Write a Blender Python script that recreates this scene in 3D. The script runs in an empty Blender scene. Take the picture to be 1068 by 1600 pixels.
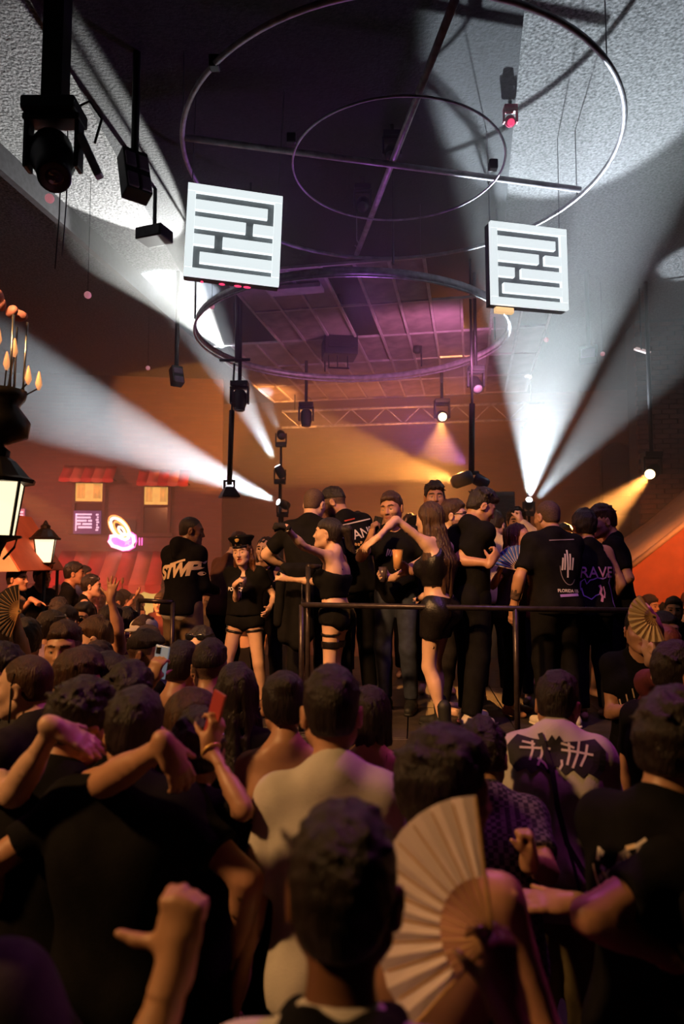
import bpy, bmesh, math, random
import numpy as np
from mathutils import Vector, Matrix, Quaternion
from mathutils.bvhtree import BVHTree

random.seed(4)
sc = bpy.context.scene
COL = sc.collection

# ---------------------------------------------------------------- camera
CAM_H, F_PX, HORIZON = 2.10, 1067.0, 880.0
PITCH = math.atan((HORIZON - 800.0) / F_PX)
cam = bpy.data.cameras.new('camera')
cam.sensor_fit = 'VERTICAL'
cam.sensor_height = 36.0
cam.lens = F_PX / 1600.0 * 36.0
cam.clip_start = 0.05
cam.dof.use_dof = True
cam.dof.focus_distance = 5.4
cam.dof.aperture_fstop = 1.8
co = bpy.data.objects.new('camera', cam)
COL.objects.link(co)
co.location = (0, 0, CAM_H)
co.rotation_euler = (math.pi / 2 + PITCH, 0, 0)
sc.camera = co

# ---------------------------------------------------------------- world, view
w = bpy.data.worlds.new('night')
sc.world = w
w.use_nodes = True
w.node_tree.nodes['Background'].inputs[0].default_value = (0.10, 0.06, 0.09, 1)
w.node_tree.nodes['Background'].inputs[1].default_value = 0.02
sc.view_settings.view_transform = 'Standard'
sc.view_settings.look = 'None'
sc.view_settings.gamma = 1.0
sc.view_settings.use_curve_mapping = False
sc.view_settings.exposure = 0.0
cy = sc.cycles
cy.max_bounces = 4
cy.diffuse_bounces = 2
cy.glossy_bounces = 2
cy.transmission_bounces = 3
cy.volume_bounces = 1
cy.transparent_max_bounces = 6
cy.sample_clamp_indirect = 2.0
cy.caustics_reflective = False
cy.caustics_refractive = False

def ray(px, py):
    u, v = (px - 534.0) / F_PX, (800.0 - py) / F_PX
    c, s = math.cos(PITCH), math.sin(PITCH)
    return Vector((u, c - v * s, s + v * c))

def at(px, py, d):
    """the point seen at a pixel of the photograph, d metres away along the floor"""
    r = ray(px, py)
    return Vector((0, 0, CAM_H)) + r * (d / r.y)

def at_z(px, py, z):
    r = ray(px, py)
    return Vector((0, 0, CAM_H)) + r * ((z - CAM_H) / r.z)

PHI = math.radians(8.5)
def room(u, v, z=0.0):
    """room axes: u to the right, v away from the camera"""
    return Vector((u * math.cos(PHI) + v * math.sin(PHI), -u * math.sin(PHI) + v * math.cos(PHI), z))

HAZE_DENSITY = 0.06

# ---------------------------------------------------------------- lamps
def spot(name, loc, target, energy, col, half, blend=0.25, radius=0.05):
    l = bpy.data.lights.new(name, 'SPOT')
    l.energy = energy
    l.color = col
    l.spot_size = math.radians(half * 2)
    l.spot_blend = blend
    l.shadow_soft_size = radius
    o = bpy.data.objects.new(name, l)
    COL.objects.link(o)
    o.location = loc
    o.rotation_euler = (Vector(target) - Vector(loc)).to_track_quat('-Z', 'Y').to_euler()
    return o

def area(name, loc, target, energy, col, size):
    l = bpy.data.lights.new(name, 'AREA')
    l.shape = 'DISK'
    l.energy = energy
    l.color = col
    l.size = size
    o = bpy.data.objects.new(name, l)
    COL.objects.link(o)
    o.location = loc
    o.rotation_euler = (Vector(target) - Vector(loc)).to_track_quat('-Z', 'Y').to_euler()
    return o

WHITE, ORANGE, MAGENTA = (0.80, 0.93, 1.0), (1.0, 0.36, 0.07), (1.0, 0.10, 0.75)
# the moving heads behind the stage (their housings are built further down at the same places)
BEAMS = {
    'wide': (at(436, 785, 9.6), at(60, 618, 7.6), 11000, WHITE, 9.5),
    'upper': (at(434, 730, 9.6), at_z(284, 445, 5.9), 5500, WHITE, 10.0),
    'short': (at(438, 677, 10.2), at_z(395, 585, 5.9), 1500, WHITE, 5.0),
    'fan': (at(826, 782, 9.6), at_z(905, 150, 5.9), 6800, WHITE, 13.5),
    'side': (at(832, 788, 9.6), at(1050, 520, 8.6), 2000, WHITE, 12.0),
    'pencil': (at(823, 664, 10.6), at_z(833, 535, 5.9), 1500, WHITE, 4.0),
    'amber_right': (at(1018, 738, 9.0), at(843, 896, 6.0), 7000, ORANGE, 5.6),
    'amber_down': (at(690, 653, 10.5), at(684, 735, 9.0), 1200, ORANGE, 12.0),
    'amber_left': (at(722, 752, 8.6), at(452, 690, 11.6), 7500, ORANGE, 12.5),
    'amber_street': (at(-60, 715, 8.0), at(190, 880, 9.0), 900, ORANGE, 8.0),
}
for nm, (a, b, e, c, h) in BEAMS.items():
    d = (b - a).normalized()
    spot('beam_' + nm, a + d * (0.14 if nm == 'amber_right' else 0.10), b, e, c, h)
# added spot near the far ring, no lamp built there, brightens the ceiling band
spot('ceiling_wash', at(350, 545, 9.0), at_z(104, 235, 5.9), 3800, (0.93, 0.95, 0.90), 16.0, 0.12, 0.02)
# warm house lamps over the crowd, left of the camera and over the stage; magenta ones on the ring
spot('warm_left', (-4.4, 0.7, 5.4), (-0.25, 2.7, 1.3), 900, (1.0, 0.50, 0.17), 24, 0.7, 0.2)
spot('crowd_left', (-4.4, 2.6, 4.8), (-2.6, 5.6, 1.3), 1000, (1.0, 0.42, 0.14), 32, 0.8, 0.2)
spot('stage_warm', (-2.4, 1.4, 5.3), (0.35, 5.6, 1.75), 1700, (1.0, 0.48, 0.17), 17, 0.6, 0.15)
spot('magenta_ring', (1.5, 3.9, 5.2), (0.55, 1.9, 1.5), 170, MAGENTA, 42, 0.8, 0.12)
spot('violet_stage', (1.9, 4.0, 5.2), (0.6, 5.6, 1.2), 110, (0.60, 0.22, 1.0), 34, 0.8, 0.12)
spot('violet_rig', (0.2, 6.4, 4.3), (0.45, 5.2, 5.28), 22, (0.65, 0.20, 1.0), 45, 0.8, 0.08)
spot('violet_left', (1.45, 7.9, 3.25), (-2.4, 5.6, 5.4), 170, (0.55, 0.18, 0.95), 30, 0.9, 0.06)
spot('crowd_far', (-3.2, 3.4, 4.4), (-4.2, 9.6, 1.3), 1500, (1.0, 0.32, 0.12), 30, 0.8, 0.2)
spot('amber_haze', (1.2, 9.4, 1.6), (0.9, 13.5, 3.4), 1500, (1.0, 0.30, 0.06), 48, 0.9, 0.2)  # added spot low behind the stage, turns the rear haze orange
spot('awning_right_wash', at(1150, 760, 7.2), at(1030, 890, 9.0), 170, (1.0, 0.30, 0.08), 40, 0.8, 0.2)
spot('facade_wash', (-7.6, 7.0, 3.9), room(-5.7, 14.0, 1.8), 2400, (1.0, 0.20, 0.14), 26, 0.8, 0.2)
spot('back_wash', (1.6, 9.4, 5.4), room(-0.5, 15.0, 3.2), 1500, (1.0, 0.33, 0.10), 50, 0.8, 0.3)
spot('tile_wash', (1.6, 7.6, 4.3), (0.5, 10.6, 5.2), 210, (0.90, 0.28, 0.60), 50, 0.8, 0.2)
# ---------------------------------------------------------------- helpers
def rgb(r, g, b):
    return (r, g, b, 1.0)

MATS = {}

def mat(name, col, rough=0.6, metal=0.0, emit=None, estr=0.0, noise=0.0, scale=8.0, bump=0.0,
        bscale=60.0, spec=0.5, stretch=(1, 1, 1), sheen=0.0):
    """procedural material: base colour broken up by noise, optional bump, optional emission"""
    if name in MATS:
        return MATS[name]
    m = bpy.data.materials.new(name)
    m.use_nodes = True
    nt = m.node_tree
    b = nt.nodes['Principled BSDF']
    b.inputs['Base Color'].default_value = rgb(*col)
    b.inputs['Roughness'].default_value = rough
    b.inputs['Metallic'].default_value = metal
    b.inputs['Specular IOR Level'].default_value = spec
    if sheen:
        b.inputs['Sheen Weight'].default_value = sheen
    if noise or bump:
        tc = nt.nodes.new('ShaderNodeTexCoord')
        mp = nt.nodes.new('ShaderNodeMapping')
        mp.inputs['Scale'].default_value = stretch
        nt.links.new(tc.outputs['Object'], mp.inputs['Vector'])
    if noise:
        n = nt.nodes.new('ShaderNodeTexNoise')
        n.inputs['Scale'].default_value = scale
        n.inputs['Detail'].default_value = 4
        nt.links.new(mp.outputs[0], n.inputs['Vector'])
        cr = nt.nodes.new('ShaderNodeValToRGB')
        lo = [max(0, c * (1 - noise)) for c in col]
        hi = [min(1, c * (1 + noise)) for c in col]
        cr.color_ramp.elements[0].position = 0.3
        cr.color_ramp.elements[1].position = 0.7
        cr.color_ramp.elements[0].color = rgb(*lo)
        cr.color_ramp.elements[1].color = rgb(*hi)
        nt.links.new(n.outputs['Fac'], cr.inputs[0])
        nt.links.new(cr.outputs[0], b.inputs['Base Color'])
    if bump:
        n2 = nt.nodes.new('ShaderNodeTexNoise')
        n2.inputs['Scale'].default_value = bscale
        n2.inputs['Detail'].default_value = 3
        nt.links.new(mp.outputs[0], n2.inputs['Vector'])
        bp = nt.nodes.new('ShaderNodeBump')
        bp.inputs['Strength'].default_value = bump
        bp.inputs['Distance'].default_value = 0.01
        nt.links.new(n2.outputs['Fac'], bp.inputs['Height'])
        nt.links.new(bp.outputs[0], b.inputs['Normal'])
    if emit:
        b.inputs['Emission Color'].default_value = rgb(*emit)
        b.inputs['Emission Strength'].default_value = estr
    MATS[name] = m
    return m

def link(o):
    COL.objects.link(o)
    return o

def tag(o, label=None, cat=None, group=None, kind=None):
    if label: o['label'] = label
    if cat: o['category'] = cat
    if group: o['group'] = group
    if kind: o['kind'] = kind
    return o

def empty(name, loc=(0, 0, 0), rz=0.0, label=None, cat=None, group=None):
    o = bpy.data.objects.new(name, None)
    o.empty_display_size = 0.1
    o.location = loc
    o.rotation_euler = (0, 0, rz)
    link(o)
    return tag(o, label, cat, group)

def mesh_np(name, V, F, m, parent=None, smooth=True, mats=None, midx=None):
    """object from numpy verts and faces (quads or tris)"""
    me = bpy.data.meshes.new(name)
    V = np.asarray(V, dtype=np.float32)
    F = np.asarray(F, dtype=np.int32)
    me.vertices.add(len(V))
    me.vertices.foreach_set('co', V.ravel())
    n = F.shape[1]
    me.loops.add(F.size)
    me.loops.foreach_set('vertex_index', F.ravel())
    me.polygons.add(len(F))
    me.polygons.foreach_set('loop_start', np.arange(0, F.size, n, dtype=np.int32))
    if smooth:
        me.polygons.foreach_set('use_smooth', np.ones(len(F), dtype=bool))
    for mm in (mats or [m]):
        me.materials.append(mm)
    if midx is not None:
        me.polygons.foreach_set('material_index', np.asarray(midx, dtype=np.int32))
    me.update(calc_edges=True)
    me.validate()
    o = bpy.data.objects.new(name, me)
    o.parent = parent
    return link(o)

class MB:
    """collects simple shapes into one bmesh"""
    def __init__(s):
        s.bm = bmesh.new()
    def box(s, c, size, rot=None, bevel=0.0):
        r = bmesh.ops.create_cube(s.bm, size=1.0)
        vs = r['verts']
        M = Matrix.Translation(Vector(c)) @ (rot.to_4x4() if rot is not None else Matrix()) @ Matrix.Diagonal((*size, 1))
        bmesh.ops.transform(s.bm, matrix=M, verts=vs)
        if bevel:
            es = list({e for v in vs for e in v.link_edges})
            bmesh.ops.bevel(s.bm, geom=es, offset=bevel, segments=2, affect='EDGES', profile=0.5)
        return s
    def bar(s, a, b, r1, r2=None, seg=12, caps=True):
        a, b = Vector(a), Vector(b)
        d = b - a
        r2 = r1 if r2 is None else r2
        r = bmesh.ops.create_cone(s.bm, cap_ends=caps, segments=seg, radius1=r1, radius2=r2, depth=d.length)
        M = Matrix.Translation((a + b) / 2) @ d.to_track_quat('Z', 'Y').to_matrix().to_4x4()
        bmesh.ops.transform(s.bm, matrix=M, verts=r['verts'])
        return s
    def tube(s, pts, r, seg=8, closed=False):
        pts = [Vector(p) for p in pts]
        n = len(pts)
        rings = []
        up = Vector((0, 0, 1))
        for i, p in enumerate(pts):
            if closed:
                t = pts[(i + 1) % n] - pts[i - 1]
            else:
                t = pts[min(i + 1, n - 1)] - pts[max(i - 1, 0)]
            t.normalize()
            if abs(t.z) > 0.95:
                u = Vector((1, 0, 0)).cross(t).normalized()
            else:
                u = up.cross(t).normalized()
            w = t.cross(u)
            rr = r[i] if isinstance(r, (list, tuple)) else r
            rings.append([s.bm.verts.new(p + (u * math.cos(q) + w * math.sin(q)) * rr)
                          for q in [2 * math.pi * k / seg for k in range(seg)]])
        for i in range(n if closed else n - 1):
            A, B = rings[i], rings[(i + 1) % n]
            for k in range(seg):
                s.bm.faces.new((A[k], A[(k + 1) % seg], B[(k + 1) % seg], B[k]))
        if not closed:
            s.bm.faces.new(rings[0][::-1]); s.bm.faces.new(rings[-1])
        return s
    def sphere(s, c, r, seg=16, rings=10, scale=(1, 1, 1), rot=None):
        q = bmesh.ops.create_uvsphere(s.bm, u_segments=seg, v_segments=rings, radius=r)
        M = Matrix.Translation(Vector(c)) @ (rot.to_4x4() if rot is not None else Matrix()) @ Matrix.Diagonal((*scale, 1))
        bmesh.ops.transform(s.bm, matrix=M, verts=q['verts'])
        return s
    def lathe(s, prof, c=(0, 0, 0), seg=16, rot=None, square=False):
        """prof: list of (r, z)"""
        rings = []
        for r, z in prof:
            rings.append([s.bm.verts.new((r * math.cos(q), r * math.sin(q), z))
                          for q in [2 * math.pi * (k + 0.5) / seg for k in range(seg)]])
        new = [v for g in rings for v in g]
        for A, B in zip(rings, rings[1:]):
            for k in range(seg):
                s.bm.faces.new((A[k], A[(k + 1) % seg], B[(k + 1) % seg], B[k]))
        s.bm.faces.new(rings[0][::-1]); s.bm.faces.new(rings[-1])
        M = Matrix.Translation(Vector(c)) @ (rot.to_4x4() if rot is not None else Matrix())
        bmesh.ops.transform(s.bm, matrix=M, verts=new)
        return s
    def poly(s, pts, thick):
        """flat polygon in 3D given thickness vector"""
        t = Vector(thick)
        a = [s.bm.verts.new(Vector(p)) for p in pts]
        b = [s.bm.verts.new(Vector(p) + t) for p in pts]
        n = len(a)
        s.bm.faces.new(a[::-1]); s.bm.faces.new(b)
        for i in range(n):
            s.bm.faces.new((a[i], a[(i + 1) % n], b[(i + 1) % n], b[i]))
        return s
    def grid(s, P, thick=None):
        """P[i][j] points -> sheet; with thick a closed slab"""
        A = [[s.bm.verts.new(Vector(p)) for p in row] for row in P]
        for i in range(len(A) - 1):
            for j in range(len(A[0]) - 1):
                s.bm.faces.new((A[i][j], A[i + 1][j], A[i + 1][j + 1], A[i][j + 1]))
        if thick is not None:
            t = Vector(thick)
            B = [[s.bm.verts.new(Vector(p) + t) for p in row] for row in P]
            ni, nj = len(A), len(A[0])
            for i in range(ni - 1):
                for j in range(nj - 1):
                    s.bm.faces.new((B[i][j], B[i][j + 1], B[i + 1][j + 1], B[i + 1][j]))
            for i in range(ni - 1):
                s.bm.faces.new((A[i + 1][0], A[i][0], B[i][0], B[i + 1][0]))
                s.bm.faces.new((A[i][-1], A[i + 1][-1], B[i + 1][-1], B[i][-1]))
            for j in range(nj - 1):
                s.bm.faces.new((A[0][j], A[0][j + 1], B[0][j + 1], B[0][j]))
                s.bm.faces.new((A[-1][j + 1], A[-1][j], B[-1][j], B[-1][j + 1]))
        return s
    def build(s, name, m, parent=None, smooth=False):
        bmesh.ops.recalc_face_normals(s.bm, faces=s.bm.faces)
        me = bpy.data.meshes.new(name)
        if smooth:
            for f in s.bm.faces: f.smooth = True
        s.bm.to_mesh(me)
        s.bm.free()
        for mm in (m if isinstance(m, (list, tuple)) else [m]):
            me.materials.append(mm)
        o = bpy.data.objects.new(name, me)
        o.parent = parent
        return link(o)

def struct(o):
    o['kind'] = 'structure'
    return o

KIDS = {}
def copy_tree(o, parent=None):
    c = o.copy()
    link(c)
    c.parent = parent
    for ch in list(o.children):
        copy_tree(ch, c)
    return c

def rotz(a):
    return Matrix.Rotation(a, 3, 'Z')

def wave(a, b, n):
    return [Vector(a).lerp(Vector(b), i / n) for i in range(n + 1)]
# ---------------------------------------------------------------- implicit-surface people
def V3(*a):
    return np.array(a, dtype=np.float64)

def rot_x(d):
    a = math.radians(d); c, s = math.cos(a), math.sin(a)
    return np.array([[1, 0, 0], [0, c, -s], [0, s, c]])
def rot_y(d):
    a = math.radians(d); c, s = math.cos(a), math.sin(a)
    return np.array([[c, 0, s], [0, 1, 0], [-s, 0, c]])
def rot_z(d):
    a = math.radians(d); c, s = math.cos(a), math.sin(a)
    return np.array([[c, -s, 0], [s, c, 0], [0, 0, 1]])
def unit(v):
    v = np.asarray(v, dtype=np.float64)
    return v / (np.linalg.norm(v) + 1e-9)

def cone(a, b, r1, r2, k=0.03, tag=''):
    return dict(t='c', a=np.asarray(a, float), b=np.asarray(b, float), r1=r1, r2=r2, k=k, tag=tag)
def ell(c, r, R=None, k=0.03, tag='', sub=False):
    return dict(t='e', c=np.asarray(c, float), r=np.asarray(r, float), R=np.eye(3) if R is None else R, k=k, tag=tag, sub=sub)

def inflate(p, d, k=None):
    q = dict(p)
    if q['t'] == 'c':
        q['r1'] = q['r1'] + d; q['r2'] = q['r2'] + d
    else:
        q['r'] = q['r'] + d
    if k is not None: q['k'] = k
    return q

def pbox(p):
    if p['t'] == 'c':
        lo = np.minimum(p['a'] - p['r1'], p['b'] - p['r2']); hi = np.maximum(p['a'] + p['r1'], p['b'] + p['r2'])
    else:
        e = np.sqrt(((p['R'] * p['r']) ** 2).sum(1))
        lo, hi = p['c'] - e, p['c'] + e
    return lo, hi

def peval(p, X, Y, Z):
    if p['t'] == 'c':
        a, ba = p['a'], p['b'] - p['a']
        L = float(ba @ ba) + 1e-9
        dx, dy, dz = X - a[0], Y - a[1], Z - a[2]
        t = np.clip((dx * ba[0] + dy * ba[1] + dz * ba[2]) / L, 0, 1)
        ex, ey, ez = dx - t * ba[0], dy - t * ba[1], dz - t * ba[2]
        d = np.sqrt(ex * ex + ey * ey + ez * ez) - (p['r1'] + (p['r2'] - p['r1']) * t)
    else:
        R, r, c = p['R'], p['r'], p['c']
        dx, dy, dz = X - c[0], Y - c[1], Z - c[2]
        u = (dx * R[0, 0] + dy * R[1, 0] + dz * R[2, 0]) / r[0]
        v = (dx * R[0, 1] + dy * R[1, 1] + dz * R[2, 1]) / r[1]
        w = (dx * R[0, 2] + dy * R[1, 2] + dz * R[2, 2]) / r[2]
        k0 = np.sqrt(u * u + v * v + w * w)
        k1 = np.sqrt((u / r[0]) ** 2 + (v / r[1]) ** 2 + (w / r[2]) ** 2) + 1e-6
        d = k0 * (k0 - 1) / k1
    if 'cut' in p:                                   # plane cutting just this shape: (point, normal) keeps the side of the normal
        for q, n in p['cut']:
            d = np.maximum(d, -((X - q[0]) * n[0] + (Y - q[1]) * n[1] + (Z - q[2]) * n[2]))
    return d

def axis_coords(lo, hi, dx, fine):
    """grid line positions along an axis, denser inside the fine intervals [(a, b, step)]"""
    out = [lo]
    x = lo
    while x < hi:
        st = dx
        for a, b, s in fine:
            if a - dx * 0.5 <= x <= b:
                st = min(st, s)
        x += st
        out.append(x)
    return np.array(out)

def field(prims, dx, fine=(), clips=(), noise=None, pad=0.02):
    """evaluate smooth union of the shapes on a grid and pull out the zero surface (surface nets)"""
    los, his = zip(*[pbox(p) for p in prims if not p.get('sub')])
    lo, hi = np.min(los, 0) - pad, np.max(his, 0) + pad
    ax = [axis_coords(lo[i], hi[i], dx, [(f[0][i], f[1][i], f[2]) for f in fine]) for i in range(3)]
    D = np.full([len(a) for a in ax], 9.0, dtype=np.float32)
    for p in prims:
        l, h = pbox(p)
        m = max(p['k'], 0.01) + 2.2 * dx
        sl = [slice(max(0, int(np.searchsorted(ax[i], l[i] - m)) - 1), int(np.searchsorted(ax[i], h[i] + m)) + 1) for i in range(3)]
        X = ax[0][sl[0]][:, None, None]; Y = ax[1][sl[1]][None, :, None]; Z = ax[2][sl[2]][None, None, :]
        if min(X.size, Y.size, Z.size) == 0: continue
        d = peval(p, X, Y, Z).astype(np.float32)
        cur = D[sl[0], sl[1], sl[2]]
        k = max(p['k'], 1e-4)
        if p.get('sub'):
            d = -d
            hh = np.maximum(k - np.abs(cur - d), 0) / k
            D[sl[0], sl[1], sl[2]] = np.maximum(cur, d) + hh * hh * k * 0.25
        else:
            hh = np.maximum(k - np.abs(cur - d), 0) / k
            D[sl[0], sl[1], sl[2]] = np.minimum(cur, d) - hh * hh * k * 0.25
    X = ax[0][:, None, None]; Y = ax[1][None, :, None]; Z = ax[2][None, None, :]
    if noise is not None:
        D = D + noise(X, Y, Z).astype(np.float32)
    for q, n in clips:
        D = np.maximum(D, (-((X - q[0]) * n[0] + (Y - q[1]) * n[1] + (Z - q[2]) * n[2])).astype(np.float32))
    D[0] = D[-1] = 1; D[:, 0] = D[:, -1] = 1; D[:, :, 0] = D[:, :, -1] = 1
    return surfnet(D, ax)

def surfnet(D, ax):
    s = D < 0
    si = s.astype(np.int8)
    c = (si[:-1, :-1, :-1] + si[1:, :-1, :-1] + si[:-1, 1:, :-1] + si[1:, 1:, :-1]
         + si[:-1, :-1, 1:] + si[1:, :-1, 1:] + si[:-1, 1:, 1:] + si[1:, 1:, 1:])
    act = (c > 0) & (c < 8)
    I, J, K = np.nonzero(act)
    idx = np.full(act.shape, -1, dtype=np.int64)
    idx[I, J, K] = np.arange(len(I))
    P = np.zeros((len(I), 3)); N = np.zeros(len(I))
    corners = [(a, b, e) for a in (0, 1) for b in (0, 1) for e in (0, 1)]
    vals = {q: D[I + q[0], J + q[1], K + q[2]] for q in corners}
    xs, ys, zs = ax
    for q in corners:
        for d in range(3):
            if q[d] == 1: continue
            r = list(q); r[d] = 1; r = tuple(r)
            v0, v1 = vals[q], vals[r]
            m = (v0 < 0) != (v1 < 0)
            t = np.where(m, v0 / np.where(m, v0 - v1, 1), 0)
            p0 = np.stack([xs[I + q[0]], ys[J + q[1]], zs[K + q[2]]], 1)
            p1 = np.stack([xs[I + r[0]], ys[J + r[1]], zs[K + r[2]]], 1)
            P += np.where(m[:, None], p0 + t[:, None] * (p1 - p0), 0)
            N += m
    P /= np.maximum(N, 1)[:, None]
    F = []
    # edges along each axis
    for d in range(3):
        sl0 = [slice(1, -1)] * 3; sl1 = [slice(1, -1)] * 3
        sl0[d] = slice(0, -1); sl1[d] = slice(1, None)
        e0, e1 = s[tuple(sl0)], s[tuple(sl1)]
        ii = np.array(np.nonzero(e0 != e1))
        fl = e0[tuple(ii)]
        ii = ii + np.array([[0 if d == q else 1] for q in range(3)])
        u, v = (d + 1) % 3, (d + 2) % 3
        def cell(du, dv):
            j = ii.copy(); j[u] += du; j[v] += dv
            return idx[j[0], j[1], j[2]]
        q = np.stack([cell(-1, -1), cell(0, -1), cell(0, 0), cell(-1, 0)], 1)
        q[~fl] = q[~fl][:, ::-1]
        F.append(q)
    F = np.concatenate(F)
    F = F[(F >= 0).all(1)]
    return P, F

def relax(P, F, it=1, f=0.5):
    n = len(P)
    for _ in range(it):
        S = np.zeros((n, 3)); C = np.zeros(n)
        for a in range(4):
            i, j = F[:, a], F[:, (a + 1) % 4]
            for d in range(3):
                S[:, d] += np.bincount(i, P[j, d], n) + np.bincount(j, P[i, d], n)
            C += np.bincount(i, minlength=n) + np.bincount(j, minlength=n)
        P = P + f * (S / np.maximum(C, 1)[:, None] - P)
    return P

def thin_out(P, F, keep, cs):
    """merge vertices outside the kept boxes on a coarser lattice; returns triangles"""
    T = np.concatenate([F[:, [0, 1, 2]], F[:, [0, 2, 3]]])
    fine = np.zeros(len(P), dtype=bool)
    for a, b in keep:
        fine |= ((P > a) & (P < b)).all(1)
    q = np.floor(P / cs).astype(np.int64) + 4096
    key = (q[:, 0] * 8192 + q[:, 1]) * 8192 + q[:, 2]
    key[fine] = -1 - np.arange(fine.sum())
    _, inv = np.unique(key, return_inverse=True)
    inv = inv.reshape(-1)
    n = inv.max() + 1
    c = np.bincount(inv, minlength=n)
    Q = np.stack([np.bincount(inv, P[:, d], n) / c for d in range(3)], 1)
    T = inv[T]
    T = T[(T[:, 0] != T[:, 1]) & (T[:, 1] != T[:, 2]) & (T[:, 0] != T[:, 2])]
    st_ = np.sort(T, 1)
    k2 = (st_[:, 0] * n + st_[:, 1]) * n + st_[:, 2]
    _, first, cnt = np.unique(k2, return_index=True, return_counts=True)
    T = T[first[cnt == 1]]
    used = np.unique(T)
    mp = np.full(n, -1); mp[used] = np.arange(len(used))
    return Q[used], mp[T]

def biggest(P, F):
    """keep the largest connected piece"""
    n = len(P)
    lab = np.arange(n)
    while True:
        m = lab[F].min(1)
        new = lab.copy()
        for a in range(4):
            np.minimum.at(new, F[:, a], m)
        new = new[new]
        if (new == lab).all(): break
        lab = new
    ids, cnt = np.unique(lab[F[:, 0]], return_counts=True)
    if len(ids) <= 1: return P, F
    keep = ids[cnt.argmax()]
    F = F[lab[F[:, 0]] == keep]
    used = np.unique(F)
    mp = np.full(n, -1); mp[used] = np.arange(len(used))
    return P[used], mp[F]

def folds(seed, amp, freq=16.0, zs=0.45):
    """soft cloth folds as a sum of a few plane waves"""
    r = np.random.RandomState(seed)
    W = [(r.normal(size=3) * np.array([1, 1, zs]) * freq * s, r.uniform(0, 6.28), 1.0 / (1 + q)) for q, s in enumerate((0.6, 1.0, 1.5, 2.2))]
    def f(X, Y, Z):
        t = 0
        for w, p, a in W:
            t = t + a * np.sin(X * w[0] + Y * w[1] + Z * w[2] + p)
        return amp * 0.5 * t
    return f

def locks(seed, amp, freq=55.0, zf=0.25):
    r = np.random.RandomState(seed)
    W = [(r.normal(size=3) * np.array([1, 1, zf]) * freq * s, r.uniform(0, 6.28)) for s in (0.5, 0.8, 1.2, 1.6, 2.0)]
    def f(X, Y, Z):
        t = 0
        for w, p in W:
            t = t + np.sin(X * w[0] + Y * w[1] + Z * w[2] + p)
        return amp * 0.4 * t
    return f

HAND = {  # finger curl at the three joints, spread, thumb
    'relax': ((18, 28, 18), 3, (0.75, 0.55, 0.35)),
    'open': ((3, 6, 5), 9, (0.6, 0.85, 0.1)),
    'flat': ((4, 8, 6), 1, (0.8, 0.55, 0.15)),
    'grip': ((45, 55, 35), 2, (0.55, 0.35, 0.95)),
    'fist': ((78, 95, 60), 0, (0.75, 0.1, 0.8)),
    'thumb': ((78, 95, 60), 0, (-0.05, 1.0, 0.1)),
    'pinch': ((40, 50, 25), 2, (0.8, 0.1, 0.75)),
    'point': ((78, 95, 60), 0, (0.75, 0.1, 0.8)),
}

def hand_prims(w, u, n, side, pose, k):
    """w wrist, u finger direction, n palm normal, side +1 right hand / -1 left hand"""
    u = unit(u); n = unit(n - u * (np.asarray(n) @ u))
    t = np.cross(u, n) * side                  # towards the thumb
    cur, spread, th = HAND[pose]
    P = []
    R = np.stack([u, t, n], 1)
    P.append(ell(w + u * 0.048 * k, V3(0.052, 0.040, 0.0165) * k, R, 0.012, 'hand'))
    P.append(ell(w + (u * 0.028 + t * 0.020 + n * 0.008) * k, V3(0.034, 0.018, 0.017) * k, R, 0.012, 'hand'))
    P.append(cone(w - u * 0.02 * k, w + u * 0.03 * k, 0.027 * k, 0.024 * k, 0.02, 'hand'))
    for q, (off, ln) in enumerate(((0.030, 0.070), (0.010, 0.078), (-0.011, 0.072), (-0.030, 0.056))):
        cc = (8, 8, 6) if (pose == 'point' and q == 0) else cur
        p = w + (u * (0.090 - abs(q - 1) * 0.004) + t * off) * k
        sp = math.radians((1.5 - q) * spread)
        d0 = unit(u * math.cos(sp) + t * math.sin(sp))
        a = 0
        for s, (fr, r0, r1) in enumerate(((0.43, 0.0095, 0.0088), (0.32, 0.0088, 0.0080), (0.25, 0.0080, 0.0068))):
            a += math.radians(cc[s] * (1 + 0.06 * q))
            d = d0 * math.cos(a) + n * math.sin(a)
            e = p + d * ln * fr * k * 1.1
            P.append(cone(p, e, r0 * k, r1 * k, 0.006 if s else 0.012, 'hand'))
            p = e
    p = w + (u * 0.022 + t * 0.026 + n * 0.004) * k
    d = unit(u * th[0] + t * th[1] + n * th[2])
    e = p + d * 0.050 * k
    P.append(cone(p, e, 0.0135 * k, 0.0105 * k, 0.014, 'hand'))
    d2 = unit(d + u * 0.25 + (n * 0.25 if pose in ('grip', 'pinch', 'fist') else t * 0.1))
    P.append(cone(e, e + d2 * 0.032 * k, 0.0105 * k, 0.0080 * k, 0.006, 'hand'))
    return P

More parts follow.
